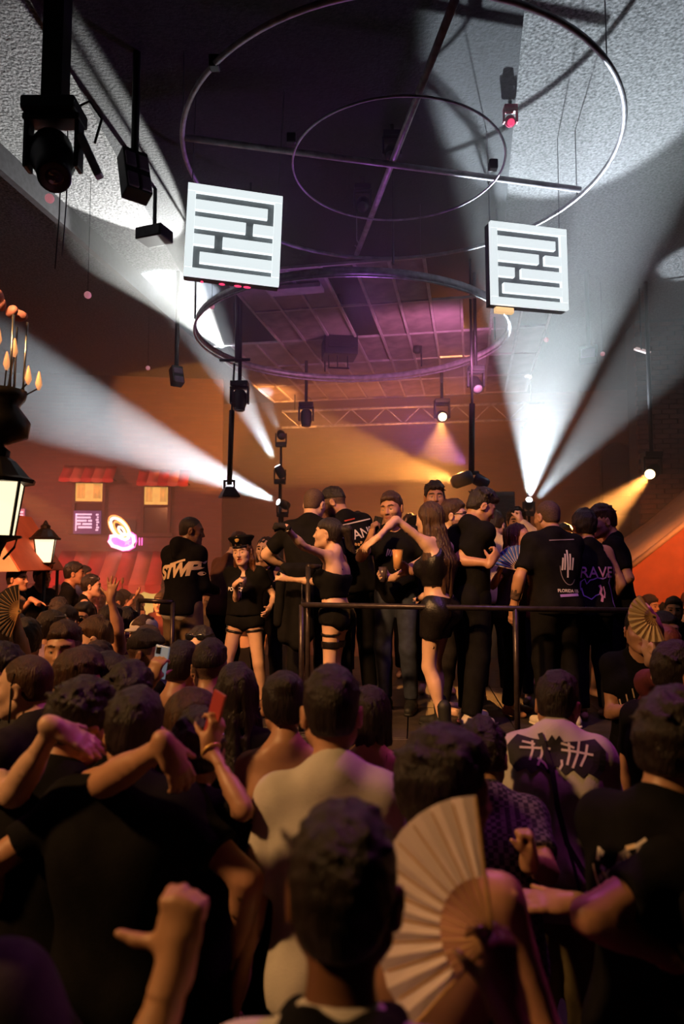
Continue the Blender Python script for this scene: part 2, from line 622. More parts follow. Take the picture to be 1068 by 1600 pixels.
def head_prims(o, R, s, woman=False, mouth='closed', jaw=1.0):
    """o head centre (eye level, midway front to back), R rotation, s scale"""
    def L(x, y, z):
        return o + R @ (V3(x, y, z) * s)
    def E(c, r, k=0.02, rot=None, sub=False, tg='head'):
        return ell(L(*c), V3(*r) * s, R if rot is None else R @ rot, k * s, tg, sub)
    def C(a, b, r1, r2, k=0.015, tg='head'):
        return cone(L(*a), L(*b), r1 * s, r2 * s, k * s, tg)
    j = jaw * (0.9 if woman else 1.0)
    P = [E((0, -0.016, 0.032), (0.0765, 0.095, 0.087), 0.02),
         E((0, 0.030, -0.015), (0.064, 0.066, 0.088), 0.035),
         E((0, 0.030, -0.072), (0.054 * j, 0.058, 0.042), 0.035)]
    for sx in (-1, 1):
        P += [C((sx * 0.056 * j, -0.005, -0.055), (sx * 0.02 * j, 0.072, -0.100), 0.016, 0.014, 0.035),
              E((sx * 0.044, 0.058, -0.024), (0.024, 0.024, 0.022), 0.03),
              C((sx * 0.012, 0.090, 0.026), (sx * 0.050, 0.070, 0.028), 0.0085 if not woman else 0.006, 0.007, 0.02),
              E((sx * 0.0825, -0.012, -0.010), (0.0095, 0.022, 0.034), 0.006, rot_z(sx * -24) @ rot_x(-12), tg='ear'),
              E((sx * 0.0905, -0.008, -0.010), (0.006, 0.011, 0.019), 0.006, rot_z(sx * -24) @ rot_x(-12), sub=True)]
    P += [E((0, 0.078, -0.103), (0.021, 0.020, 0.016), 0.03)]
    for sx in (-1, 1):
        P += [E((sx * 0.032, 0.098, 0.001), (0.019, 0.016, 0.0125), 0.014, sub=True),
              E((sx * 0.032, 0.0772, 0.0035), (0.0170, 0.0155, 0.0105), 0.004)]
    nw = 0.85 if woman else 1.0
    P += [C((0, 0.088, 0.012), (0, 0.112, -0.030), 0.008 * nw, 0.0105 * nw, 0.012),
          E((0.011 * nw, 0.101, -0.034), (0.009, 0.011, 0.008), 0.008),
          E((-0.011 * nw, 0.101, -0.034), (0.009, 0.011, 0.008), 0.008)]
    if mouth == 'closed':
        P += [E((0, 0.0935, -0.0585), (0.024, 0.010, 0.0058), 0.006),
              E((0, 0.0915, -0.0690), (0.021, 0.011, 0.0068), 0.005)]
    elif mouth == 'smile':
        P += [E((0, 0.0930, -0.0565), (0.028, 0.010, 0.0050), 0.006),
              E((0, 0.0905, -0.0715), (0.024, 0.011, 0.0065), 0.005),
              E((0, 0.1050, -0.0635), (0.023, 0.012, 0.0050), 0.004, sub=True)]
    else:
        P += [E((0, 0.0930, -0.0560), (0.022, 0.011, 0.0060), 0.006),
              E((0, 0.0890, -0.0850), (0.019, 0.011, 0.0075), 0.005),
              E((0, 0.1000, -0.0700), (0.016, 0.022, 0.0125), 0.004, sub=True)]
    return P

def ik(S, T, l1, l2, pole):
    d = T - S
    L = np.linalg.norm(d)
    if L > (l1 + l2) * 0.995:
        T = S + d / L * (l1 + l2) * 0.995
        d = T - S; L = np.linalg.norm(d)
    L = max(L, abs(l1 - l2) + 0.02)
    u = unit(d)
    a = (l1 * l1 - l2 * l2 + L * L) / (2 * L)
    h = math.sqrt(max(l1 * l1 - a * a, 0))
    p = np.asarray(pole, float); p = unit(p - u * (p @ u))
    return S + u * a + p * h, S + u * L

HUMANS = []

def human(label, pos, yaw, H=1.76, woman=False, skin='skin_tan', hair=('short', 'hair_black'), top=None, bottom=None, extra=(),
          lean=4, side=0, twist=0, drop=0.0, head=(0, 0, 0), neck=0.0, R=None, L=None, feet=None, build=1.0, mouth='closed',
          dx=0.02, fine=('head',), fstep=0.007, seed=0, group=None, eyes=False, shoes=None, beard=False, jaw=1.0, cat='person', brows=True, breast=1.0,
          hunch=0.0):
    k = H / 1.76
    root = empty('person', pos, math.radians(yaw), label, cat, group)
    Mi = np.array((Matrix.Translation(Vector(pos)) @ Matrix.Rotation(math.radians(yaw), 4, 'Z')).inverted())
    def loc(v, rel=True):
        """('w', world point) or a local triple scaled by k"""
        if len(v) == 2 and v[0] == 'w':
            q = Mi @ np.array([*v[1], 1.0]); return q[:3]
        return V3(*v) * k
    def locd(v):
        if len(v) == 2 and v[0] == 'w':
            return Mi[:3, :3] @ np.array(v[1])
        return V3(*v)
    b = build * (0.90 if woman else 1.0)
    P = []
    Pc = V3(0, 0, 0.95 * k - drop)
    Lc = Pc + V3(0, 0, 0.09 * k)
    Rp = rot_x(-lean * 0.3) @ rot_y(side * 0.3)
    Rc = rot_z(twist) @ rot_y(side) @ rot_x(-lean)
    def pe(x, y, z): return Pc + Rp @ (V3(x, y, z) * k)
    def ch(x, y, z): return Lc + Rc @ (V3(x, y, z) * k)
    hw = 0.152 if not woman else 0.164
    P += [ell(pe(0, -0.005, 0), V3(hw * build, 0.112 * b, 0.12) * k, Rp, 0.05, 'hip'),
          ell(pe(0.078, -0.058, -0.05), V3(0.080, 0.080, 0.092) * k * build, Rp, 0.04, 'hip'),
          ell(pe(-0.078, -0.058, -0.05), V3(0.080, 0.080, 0.092) * k * build, Rp, 0.04, 'hip'),
          ell((pe(0, 0.012, 0.10) + ch(0, 0.012, 0.02)) / 2, V3((0.136 if not woman else 0.118) * build, 0.098 * b, 0.135) * k, Rc, 0.06, 'torso'),
          ell(ch(0, 0.0, 0.20), V3(0.150 * b, 0.108 * b, 0.20) * k, Rc, 0.06, 'torso')]
    sw = (0.168 if not woman else 0.148) * (0.5 + 0.5 * build)
    for sx in (-1, 1):
        if woman:
            P.append(ell(ch(sx * 0.072, 0.088, 0.20), V3(0.064, 0.060, 0.062) * k * breast, Rc, 0.03, 'torso'))
        else:
            P.append(ell(ch(sx * 0.075, 0.060, 0.255), V3(0.088, 0.056, 0.072) * k * build, Rc, 0.04, 'torso'))
        P.append(ell(ch(sx * 0.088 * b, -0.045, 0.24), V3(0.084, 0.072, 0.13) * k * b, Rc, 0.05, 'torso'))
        P.append(cone(ch(0, -0.025, 0.425), ch(sx * (sw - 0.02), -0.012, 0.362), 0.050 * k, 0.043 * k * b, 0.05, 'yoke'))
    # head and neck
    nb = ch(0, -0.012, 0.415)
    hy, hp, hr = head
    Rh = rot_z(twist + hy) @ rot_y(hr) @ rot_x(-hp)
    s = (0.5 + 0.5 * k) * (1.03 if woman else 1.075)
    nt = nb + (Rc @ V3(0, 0.022 + hunch, 0.085 + neck - hunch * 0.3)) * k
    hc = nt + Rh @ (V3(0, 0.028, 0.075) * s)
    nr = (0.058 if not woman else 0.047) * k * (0.6 + 0.4 * build)
    P.append(cone(nb - (Rc @ V3(0, 0.0, 0.03)) * k, hc + Rh @ (V3(0, -0.030, -0.045) * s), nr * 1.05, nr * 0.94, 0.04, 'neck'))
    P += head_prims(hc, Rh, s, woman, mouth, jaw)
    fl = []
    if 'head' in fine:
        fl.append((hc - 0.125 * s, hc + 0.13 * s, fstep))
    # arms
    J = {}
    for nm, sx, spec in (('R', 1, R), ('L', -1, L)):
        spec = spec or {}
        S = ch(sx * sw, -0.008, 0.355)
        l1, l2 = 0.29 * k, 0.258 * k
        T = loc(spec.get('to', (sx * 0.27, 0.03, 0.86)))
        if T[2] > S[2] + 0.05:
            S = S + V3(-sx * 0.012, 0.01, 0.035) * k
        dS = unit(T - S)
        E, W = ik(S, T, l1, l2, locd(spec.get('pole', (sx * 0.35, -1.0, -0.3))))
        u = locd(spec['u']) if 'u' in spec else unit(W - E)
        n = locd(spec['n']) if 'n' in spec else V3(-sx, 0.15, 0)
        if abs(unit(u) @ unit(n)) > 0.95: n = V3(0, 1, 0.2)
        ab = b * (0.86 if woman else 1.0)
        P.append(ell(S, V3(0.053, 0.054, 0.060) * k * ab, Rc, 0.045, 'delt' + nm))
        P.append(cone(S, E, 0.051 * k * ab, 0.040 * k * ab, 0.03, 'up' + nm))
        P.append(cone(E, W, 0.041 * k * ab, 0.0265 * k * ab, 0.02, 'fore' + nm))
        P.append(ell(E + (W - E) * 0.28, V3(0.043, 0.043, 0.085) * k * ab, frame_z(W - E), 0.02, 'fore' + nm))
        P += hand_prims(W, u, n, sx, spec.get('hand', 'relax'), k * (0.92 if woman else 1.0))
        J[nm] = dict(S=S, E=E, W=W, u=unit(u), n=unit(n - unit(u) * (n @ unit(u))))
        if nm in fine:
            c = W + unit(u) * 0.09 * k
            fl.append((c - 0.12 * k, c + 0.12 * k, fstep))
    # legs
    for nm, sx in (('R', 1), ('L', -1)):
        ft = (feet or {}).get(nm, (sx * 0.11, 0.0, sx * -8))
        Hj = pe(sx * 0.088, 0.0, -0.03)
        zf = ft[3] if len(ft) > 3 else 0.0
        A = V3(ft[0] * k, ft[1] * k - 0.03 * k, 0.085 * k + zf)
        fd = rot_z(ft[2]) @ V3(0, 1, 0)
        Kn, A = ik(Hj, A, 0.425 * k, 0.415 * k, fd + V3(0, 0, 0.05))
        lb = build * (1.0 if not woman else 0.97)
        P.append(cone(Hj, Kn, 0.080 * k * lb, 0.054 * k * lb, 0.05, 'thigh' + nm))
        P.append(cone(Kn, A, 0.051 * k * lb, 0.034 * k * lb, 0.025, 'shin' + nm))
        P.append(ell(Kn + (A - Kn) * 0.30 - fd * 0.018 * k, V3(0.050, 0.052, 0.11) * k * lb, frame_z(A - Kn), 0.03, 'shin' + nm))
        P.append(cone(A - fd * 0.025 * k - V3(0, 0, 0.045) * k, A + fd * 0.13 * k - V3(0, 0, 0.055) * k, 0.036 * k, 0.028 * k, 0.03, 'foot' + nm))
        P.append(cone(A + fd * 0.10 * k - V3(0, 0, 0.058) * k, A + fd * 0.165 * k - V3(0, 0, 0.062) * k, 0.033 * k, 0.022 * k, 0.02, 'foot' + nm))
        J['leg' + nm] = dict(H=Hj, K=Kn, A=A, d=fd, z=zf)
    # ---- body surface
    Vb, Fb = field(P, dx, fl, clips=[(V3(0, 0, 0.004), V3(0, 0, 1))] if not any((feet or {}).get(q, (0, 0, 0, 0))[3:] for q in 'RL') else [])
    Vb, Fb = biggest(Vb, Fb)
    Vb = relax(Vb, Fb, 1, 0.35)
    Vb, Fb = thin_out(Vb, Fb, [(f[0], f[1]) for f in fl], dx * 1.25)
    Cn = Vb[Fb].mean(1)
    q = (Cn - hc) @ Rh / s
    mi = np.zeros(len(Fb), dtype=np.int32)
    ax_, fy = np.abs(q[:, 0]), q[:, 1]
    if mouth == 'closed':
        lip = (((q[:, 0] / 0.025) ** 2 + ((q[:, 2] + 0.064) / 0.0125) ** 2) < 1) & (fy > 0.08)
    elif mouth == 'smile':
        lip = (((q[:, 0] / 0.031) ** 2 + ((q[:, 2] + 0.064) / 0.0145) ** 2) < 1) & (fy > 0.075)
    else:
        lip = (((q[:, 0] / 0.025) ** 2 + ((q[:, 2] + 0.071) / 0.023) ** 2) < 1) & (fy > 0.07)
    mi[lip] = 1
    if brows:
        brow = (((ax_ - 0.032) / 0.023) ** 2 + ((q[:, 2] - 0.026 + 7.0 * (ax_ - 0.032) ** 2) / 0.0062) ** 2 < 1) & (fy > 0.05)
        mi[brow] = 2
    if beard:
        br = (q[:, 2] < -0.035) & (fy > -0.01) & (~lip) & (q[:, 2] > -0.13) & ((ax_ > 0.03) | (q[:, 2] < -0.078) | ((q[:, 2] > -0.055) & (q[:, 2] < -0.045) & (ax_ < 0.028)))
        mi[br] = 3
    eye = (((ax_ - 0.032) / 0.0135) ** 2 + ((q[:, 2] - 0.001) / 0.0068) ** 2 < 1) & (fy > 0.07) & (mi == 0)
    if not eyes: mi[eye] = 4
    if hair and hair[0] == 'fade':
        sd_ = (q[:, 2] > -0.060) & (q[:, 2] < 0.075) & (fy < 0.048) & (fy > -0.14) & ((ax_ < 0.0815) | (fy < -0.035)) & ((q[:, 2] > -0.02) | (fy < -0.03)) & (q[:, 2] > -0.012 + (fy - 0.0) * 0.45)
        mi[sd_ & (mi == 0)] = 5
    hm = MATS[hair[1]] if hair else MATS['hair_black']
    mesh_np('body', Vb, Fb, None, root, mats=[MATS[skin], MATS['lips'], hm, MATS['stubble'], MATS['eye_dark'], MATS['fade_skin']], midx=mi)
    J.update(hc=hc, Rh=Rh, s=s, k=k, ch=ch, pe=pe, Rc=Rc, Rp=Rp, nb=nb, root=root, P=P, dx=dx, seed=seed, sw=sw, woman=woman, build=build)
    if eyes:
        for sx in (-1, 1):
            c = hc + Rh @ (V3(sx * 0.032, 0.0785, -0.0015) * s)
            mb = MB(); mb.sphere(c, 0.0125 * s, 10, 8)
            e = mb.build('eye', MATS['eye_white'], root, True)
            c2 = hc + Rh @ (V3(sx * 0.032, 0.0872, -0.002) * s)
            mb = MB(); mb.sphere(c2, 0.0052 * s, 8, 6); mb.build('iris', MATS['eye_dark'], e, True)
    if hair: hairdo(J, hair[0], hm, hair[2] if len(hair) > 2 else {})
    for g in ([top] if top else []) + ([bottom] if bottom else []) + list(extra):
        garment(J, *g)
    if shoes: make_shoes(J, shoes)
    HUMANS.append((root, J))
    return root, J

def frame_z(v):
    z = unit(v)
    a = V3(1, 0, 0) if abs(z[0]) < 0.8 else V3(0, 1, 0)
    x = unit(np.cross(a, z)); y = np.cross(z, x)
    return np.stack([x, y, z], 1)

def hairdo(J, style, m, opt):
    o, R, s, root, k, dx = J['hc'], J['Rh'], J['s'], J['root'], J['k'], J['dx']
    def L(x, y, z): return o + R @ (V3(x, y, z) * s)
    def E(c, r, kk=0.02, **kw): return ell(L(*c), V3(*r) * s, R, kk * s, **kw)
    def plane(y0, z0, y1, z1):
        """keep above the line through (y0,z0) front and (y1,z1) back"""
        n = unit(V3(0, -(z0 - z1), (y0 - y1)))
        return (L(0, y0, z0), R @ n)
    hs = opt.get('step', 0.0078 if dx < 0.023 else 0.0095 if dx < 0.028 else 0.013)
    nz = locks(J['seed'] + 7, opt.get('rough', 0.0025), 60)
    clips = []
    face = [E((0, 0.122, -0.026), (0.062, 0.092, 0.112), 0.004, sub=True)]
    for sx in (-1, 1):
        face += [E((sx * 0.036, 0.112, -0.030), (0.060, 0.088, 0.104), 0.004, sub=True),
                 E((sx * 0.088, -0.008, -0.022), (0.024, 0.024, 0.034), 0.006, sub=True),
                 E((sx * 0.075, 0.030, -0.062), (0.04, 0.036, 0.045), 0.006, sub=True)]
    nape = [plane(0.05, -0.045, -0.09, opt.get('nape', -0.056))]
    if style == 'buzz':
        pr = [E((0, -0.016, 0.032), (0.0787, 0.0972, 0.0892)), E((0, -0.050, -0.030), (0.054, 0.050, 0.046), 0.03)] + face
        clips = nape
        nz = locks(J['seed'], 0.0007, 90)
    elif style in ('short', 'fade', 'curly', 'quiff', 'textured'):
        tv = {'short': 0.014, 'fade': 0.014, 'curly': 0.026, 'quiff': 0.024, 'textured': 0.022}[style]
        sd = {'short': 0.006, 'fade': 0.0022, 'curly': 0.015, 'quiff': 0.004, 'textured': 0.010}[style]
        pr = [E((0, -0.016, 0.032), (0.0765 + sd, 0.095 + sd, 0.087 + sd)), E((0, -0.050, -0.030), (0.055 + sd * 0.5, 0.050 + sd * 0.5, 0.047), 0.03),
              E((0, -0.004, 0.060 + tv * 0.4), (0.069 + sd * 0.5, 0.088 + tv * 0.3, 0.058 + tv), 0.02)] + face
        if style in ('short', 'fade'):
            pr.append(E((0, 0.066, 0.082), (0.050, 0.024, 0.018), 0.02))
            nz = locks(J['seed'], opt.get('rough', 0.0022), 110, 0.6)
        if style == 'quiff':
            pr.append(E((0, 0.058, 0.090), (0.052, 0.030, 0.028), 0.025))
            nz = locks(J['seed'], opt.get('rough', 0.003), 100, 0.5)
        if style in ('curly', 'textured'):
            pr.append(E((0, 0.064, 0.080), (0.058, 0.030, 0.028), 0.025))
            nz = locks(J['seed'], opt.get('rough', 0.005), 95, 1.0)
        # tufts over the crown and along the fringe
        r_ = random.Random(J['seed'] * 7 + 1)
        nt_ = int({'short': 46, 'fade': 34, 'curly': 70, 'quiff': 54, 'textured': 64}[style] * (1 if dx < 0.023 else 0.5))
        tl = {'short': 0.016, 'fade': 0.014, 'curly': 0.020, 'quiff': 0.026, 'textured': 0.026}[style]
        for q in range(nt_):
            az = r_.uniform(0, 6.283); elv = r_.uniform(0.25 if style != 'curly' else -0.1, 1.5)
            nrm = V3(math.cos(az) * math.cos(elv), math.sin(az) * math.cos(elv), math.sin(elv))
            b0 = V3(0, -0.012, 0.036) + nrm * V3(0.074, 0.094, 0.088)
            if b0[1] > 0.05 and b0[2] < 0.075: continue
            dr = unit(nrm * 0.75 + V3(r_.uniform(-0.5, 0.5), r_.uniform(-0.2, 0.75) if style != 'curly' else r_.uniform(-0.5, 0.5), -0.25))
            b1 = b0 + dr * tl * r_.uniform(0.7, 1.2)
            pr.insert(2, cone(L(*b0), L(*b1), 0.0125 * s, 0.0055 * s, 0.006))
        for q in range(9):
            x = -0.046 + q * 0.0115
            b0 = V3(x, 0.062 - 5 * x * x, 0.090 - 6 * x * x); ln = tl * r_.uniform(0.7, 1.3)
            up_ = 0.7 if style in ('quiff', 'fade') else -0.25
            pr.append(cone(L(*b0), L(x + r_.uniform(-0.01, 0.01), b0[1] + ln, b0[2] + up_ * ln), 0.012 * s, 0.005 * s, 0.006))
        clips = nape if style != 'fade' else [plane(0.05, 0.046, -0.09, 0.004)]
    elif style in ('long', 'bob', 'pony', 'bun', 'straight'):
        pr = [E((0, -0.018, 0.036), (0.086, 0.102, 0.094)),
              E((0, -0.050, -0.01), (0.080, 0.062, 0.085), 0.03)]
        if style in ('long', 'bob', 'straight'):
            ln = opt.get('len', 0.42 if style != 'bob' else 0.13) * k
            w = opt.get('w', 0.062)
            g = V3(0, 0, -1) + J['Rc'] @ V3(0, -0.12, 0)
            for sx, yy, l2 in ((-1, -0.01, 0.95), (1, -0.01, 0.9), (-0.55, -0.065, 1.0), (0.55, -0.065, 1.0), (0, -0.085, 1.05)):
                a = L(sx * 0.066, yy, 0.01)
                b_ = L(sx * 0.072, yy - 0.01, -0.09)
                c = b_ + g * ln * l2 * 0.5 + (R @ V3(sx * 0.02, -0.01, 0)) 
                d = c + g * ln * l2 * 0.5
                if style == 'bob':
                    pr += [cone(a, b_ + g * ln * 0.4, 0.028 * s, 0.026 * s, 0.03)]
                else:
                    pr += [cone(a, b_, 0.027 * s, 0.030 * s, 0.03), cone(b_, c, 0.030 * s, w * 0.55 * s, 0.03), cone(c, d, w * 0.55 * s, 0.014 * s, 0.03)]
            nz = locks(J['seed'], 0.0065, 75, 0.10)
        elif style == 'pony':
            a = L(0, -0.105, 0.03); g = V3(0, 0, -1)
            b_ = a + R @ V3(0, -0.05, 0.01); c = b_ + V3(0, 0, -0.2) * k + R @ V3(opt.get('sway', 0.02), -0.02, 0)
            pr += [cone(a, b_, 0.026, 0.03, 0.02), cone(b_, c, 0.034, 0.03, 0.02), cone(c, c + g * 0.14 * k, 0.03, 0.01, 0.02)]
            nz = locks(J['seed'], 0.004, 70, 0.3)
        elif style == 'bun':
            pr += [E((0, -0.09, 0.075), (0.045, 0.042, 0.042), 0.01)]
        n = unit(V3(0, -0.35, 1.0))
        pr.append(E((0, 0.105, -0.045), (0.066, 0.080, 0.115), 0.012, sub=True))
        if style in ('pony', 'bun'):
            clips = [plane(0.088, 0.045, -0.09, -0.07)]
            pr.append(E((0.085, 0.03, -0.01), (0.03, 0.055, 0.06), 0.01, sub=True))
            pr.append(E((-0.085, 0.03, -0.01), (0.03, 0.055, 0.06), 0.01, sub=True))
    Vh, Fh = field(pr, hs, (), clips, nz)
    Vh, Fh = biggest(Vh, Fh)
    Vh = relax(Vh, Fh, 1, 0.3)
    return mesh_np('hair', Vh, Fh, m, root)

def garment(J, kind, matname, opt=None):
    """clothing grown from the body's own shapes"""
    opt = opt or {}
    P, k, ch, pe, Rc, Rp, root = J['P'], J['k'], J['ch'], J['pe'], J['Rc'], J['Rp'], J['root']
    m = MATS[matname]
    inf = opt.get('fit', 0.014)
    pr, clips = [], []
    def sel(*tags): return [p for p in P if p['tag'] in tags]
    dx = opt.get('dx', max(0.012, J['dx'] * 0.85))
    amp = opt.get('fold', 0.006)
    name = opt.get('name')
    up = Rc @ V3(0, 0, 1)
    if kind in ('tee', 'hoodie', 'longsleeve', 'tank', 'crop', 'bandeau', 'halter'):
        name = name or {'tee': 'tee_shirt', 'hoodie': 'hoodie', 'longsleeve': 'sweater', 'tank': 'tank_top', 'crop': 'crop_top', 'bandeau': 'bandeau_top', 'halter': 'halter_top'}[kind]
        body = [inflate(p, inf) for p in sel('torso', 'yoke')]
        hips = [inflate(p, inf + 0.010) for p in sel('hip')]
        if kind in ('tee', 'hoodie', 'longsleeve', 'tank'):
            body += hips
            if kind != 'tank' or True:
                # straight drape between chest and hips
                body.append(ell((ch(0, -0.005, 0.16) + pe(0, -0.01, 0.04)) / 2, V3(0.165 * J['build'], 0.122 * J['build'], 0.27) * k, Rc, 0.06))
        pr += body
        hem = opt.get('hem', -0.09)
        if kind in ('crop', 'bandeau', 'halter'):
            clips.append((ch(0, 0, opt.get('low', 0.09)), up))
        else:
            clips.append((pe(0, 0, hem), Rp @ V3(0, 0, 1)))
        if kind in ('tee', 'hoodie', 'longsleeve'):
            sl = opt.get('sleeve', 0.62 if kind == 'tee' else 1.0)
            for nm in ('R', 'L'):
                S, E_, W = J[nm]['S'], J[nm]['E'], J[nm]['W']
                for p in sel('delt' + nm): pr.append(inflate(p, inf + 0.004))
                if kind == 'tee':
                    e = S + (E_ - S) * sl
                    q = cone(S, e + (E_ - S) * 0.12, 0.058 * k * J['build'], (0.056 if not J['woman'] else 0.05) * k * J['build'] + inf * 0.4, 0.04)
                    q['cut'] = [(e, unit(S - E_))]
                    pr.append(q)
                else:
                    pr.append(cone(S, E_, 0.060 * k, 0.058 * k, 0.04))
                    q = cone(E_, W, 0.056 * k, 0.042 * k, 0.03)
                    q['cut'] = [(E_ + (W - E_) * 0.97, unit(E_ - W))]
                    pr.append(q)
            pr.append(ell(ch(0, 0.045, 0.455), V3(0.062, 0.075, 0.060) * k, Rc, 0.008, sub=True))
            if opt.get('vneck'): pr.append(ell(ch(0, 0.125, 0.355), V3(0.034, 0.075, opt['vneck']) * k, Rc, 0.01, sub=True))
            if kind == 'hoodie':
                pr += [cone(ch(-0.09, -0.045, 0.42), ch(0, -0.10, 0.44), 0.055 * k, 0.062 * k, 0.03), cone(ch(0.09, -0.045, 0.42), ch(0, -0.10, 0.44), 0.055 * k, 0.062 * k, 0.03),
                       cone(ch(0, -0.11, 0.44), ch(0, -0.135, 0.34), 0.065 * k, 0.035 * k, 0.03)]
        elif kind == 'tank':
            for nm, sx in (('R', 1), ('L', -1)):
                pr.append(ell(J[nm]['S'] + (Rc @ V3(sx * 0.012, 0, 0.0)) * k, V3(0.075, 0.13, 0.115) * k, Rc, 0.012, sub=True))
            pr.append(ell(ch(0, 0.06, 0.44), V3(0.075, 0.10, 0.085) * k, Rc, 0.008, sub=True))
        elif kind == 'crop':
            for nm, sx in (('R', 1), ('L', -1)):
                pr.append(ell(J[nm]['S'] + (Rc @ V3(sx * 0.005, 0, 0.0)) * k, V3(0.085, 0.14, 0.12) * k, Rc, 0.012, sub=True))
            pr.append(ell(ch(0, 0.0, 0.46), V3(0.085, 0.17, 0.135) * k, Rc, 0.01, sub=True))
        else:
            clips.append((ch(0, 0, opt.get('high', 0.275)), -(Rc @ unit(V3(0, opt.get('slope', -0.15), 1)))))
        if kind in ('tee', 'tank', 'longsleeve', 'hoodie'):
            pass
    elif kind in ('trousers', 'shorts', 'skirt'):
        name = name or kind
        if kind == 'skirt': name = 'skirt'
        inf = opt.get('fit', 0.009)
        pr += [inflate(p, inf) for p in sel('hip')]
        t = opt.get('leg', 0.97)
        for nm in ('R', 'L'):
            g = J['leg' + nm]
            for p in sel('thigh' + nm):
                q = inflate(p, inf + opt.get('loose', 0.008))
                if kind != 'trousers':
                    q['cut'] = [(g['H'] + (g['K'] - g['H']) * opt.get('leg', 0.4), unit(g['H'] - g['K']))]
                pr.append(q)
            if kind == 'trousers':
                q = cone(g['K'], g['A'], (0.064 + opt.get('loose', 0.008)) * k, (0.05 + opt.get('loose', 0.008)) * k, 0.03)
                q['cut'] = [(g['K'] + (g['A'] - g['K']) * t, unit(g['K'] - g['A']))]
                pr.append(q)
                pr += [inflate(p, 0.010) for p in sel('shin' + nm) if p['t'] == 'e']
        clips.append((pe(0, 0, opt.get('waist', 0.05)), -(Rp @ V3(0, 0, 1))))
    elif kind == 'sleeves':                             # loose gloves / arm covers
        name = name or 'sleeve'
        for nm in opt.get('arms', 'RL'):
            g = J[nm]
            a, b_ = opt.get('span', (0.3, 1.0))
            q = cone(g['E'], g['W'], 0.044 * k, 0.031 * k, 0.01)
            q['cut'] = [(g['E'] + (g['W'] - g['E']) * a, unit(g['W'] - g['E'])), (g['E'] + (g['W'] - g['E']) * b_, unit(g['E'] - g['W']))]
            Vc, Fc = field([q], 0.009, (), ())
            mesh_np(name, Vc, Fc, m, root)
        return
    elif kind == 'glove':
        for nm in opt.get('arms', 'RL'):
            g = J[nm]
            hp_ = [inflate(p, 0.0025) for p in J['P'] if p['tag'] == 'hand' and np.linalg.norm((p['a'] if p['t'] == 'c' else p['c']) - g['W']) < 0.22 * k]
            Vc, Fc = field(hp_, 0.007, (), ())
            mesh_np('glove', Vc, Fc, m, root)
        return
    elif kind == 'band':                                # strap round a thigh or arm
        g = J['leg' + opt['leg']] if 'leg' in opt else None
        a, b_, r1, r2 = (g['H'], g['K'], 0.084, 0.054) if g else (J[opt['arm']]['E'], J[opt['arm']]['W'], 0.041, 0.0265)
        t0, t1 = opt['span']
        ti = unit(V3(*opt.get('tilt', (0, 0, 0))) + unit(b_ - a))
        q = cone(a, b_, (r1 * J['build'] + 0.006) * k, (r2 * J['build'] + 0.006) * k, 0.01)
        q['cut'] = [(a + (b_ - a) * t0, ti), (a + (b_ - a) * t1, -ti)]
        Vc, Fc = field([q], 0.009, (), ())
        mesh_np(opt.get('name', 'strap'), Vc, Fc, m, root)
        return
    if 'more' in opt: clips += opt['more'](J)
    Vc, Fc = field(pr, dx, (), clips, folds(J['seed'] + len(kind), amp) if amp else None)
    Vc, Fc = biggest(Vc, Fc)
    Vc = relax(Vc, Fc, 1, 0.3)
    o = mesh_np(name, Vc, Fc, m, root)
    J['cloth_' + kind] = (o, Vc, Fc)
    return o

def make_shoes(J, spec):
    kind, matname = spec[0], spec[1]
    k = J['k']
    for nm in ('R', 'L'):
        g = J['leg' + nm]
        A, d, z = g['A'], g['d'], g['z']
        f = A - V3(0, 0, 0.085) * k
        pr = [cone(f - d * 0.035 * k + V3(0, 0, 0.045) * k, f + d * 0.06 * k + V3(0, 0, 0.045) * k, 0.046 * k, 0.044 * k, 0.02),
              cone(f + d * 0.06 * k + V3(0, 0, 0.04) * k, f + d * 0.165 * k + V3(0, 0, 0.032) * k, 0.046 * k, 0.036 * k, 0.02),
              cone(f + V3(0, 0, 0.05) * k - d * 0.01 * k, A + V3(0, 0, 0.01 if kind != 'boot' else 0.12) * k, 0.045 * k, 0.044 * k if kind != 'boot' else 0.052 * k, 0.03)]
        V_, F_ = field(pr, 0.011, (), [(f + V3(0, 0, 0.012), V3(0, 0, 1))])
        sh = mesh_np('boot' if kind == 'boot' else 'shoe', V_, F_, MATS[matname], J['root'])
        sole = [cone(f - d * 0.04 * k + V3(0, 0, 0.016), f + d * 0.165 * k + V3(0, 0, 0.016), 0.050 * k, 0.040 * k, 0.01)]
        V_, F_ = field(sole, 0.010, (), [(f + V3(0, 0, 0.001), V3(0, 0, 1)), (f + V3(0, 0, 0.024), V3(0, 0, -1))])
        mesh_np('sole', V_, F_, MATS[spec[2] if len(spec) > 2 else matname], sh)
# ---------------------------------------------------------------- materials for people
mat('skin_tan', (0.52, 0.27, 0.165), 0.45, noise=0.10, scale=9)
mat('skin_pale', (0.68, 0.42, 0.30), 0.45, noise=0.08, scale=9)
mat('skin_olive', (0.46, 0.25, 0.145), 0.45, noise=0.10, scale=9)
mat('skin_brown', (0.17, 0.075, 0.04), 0.42, noise=0.10, scale=9)
mat('lips', (0.38, 0.13, 0.10), 0.4)
mat('stubble', (0.30, 0.155, 0.10), 0.6, noise=0.25, scale=90)
mat('fade_skin', (0.12, 0.066, 0.046), 0.65, noise=0.35, scale=110)
mat('eye_dark', (0.012, 0.008, 0.006), 0.2)
mat('eye_white', (0.62, 0.58, 0.54), 0.25)
mat('hair_black', (0.020, 0.013, 0.010), 0.44, spec=0.5, noise=0.5, scale=60, stretch=(1, 1, 0.15), bump=0.9, bscale=190)
mat('hair_buzz', (0.10, 0.058, 0.042), 0.75, noise=0.4, scale=120)
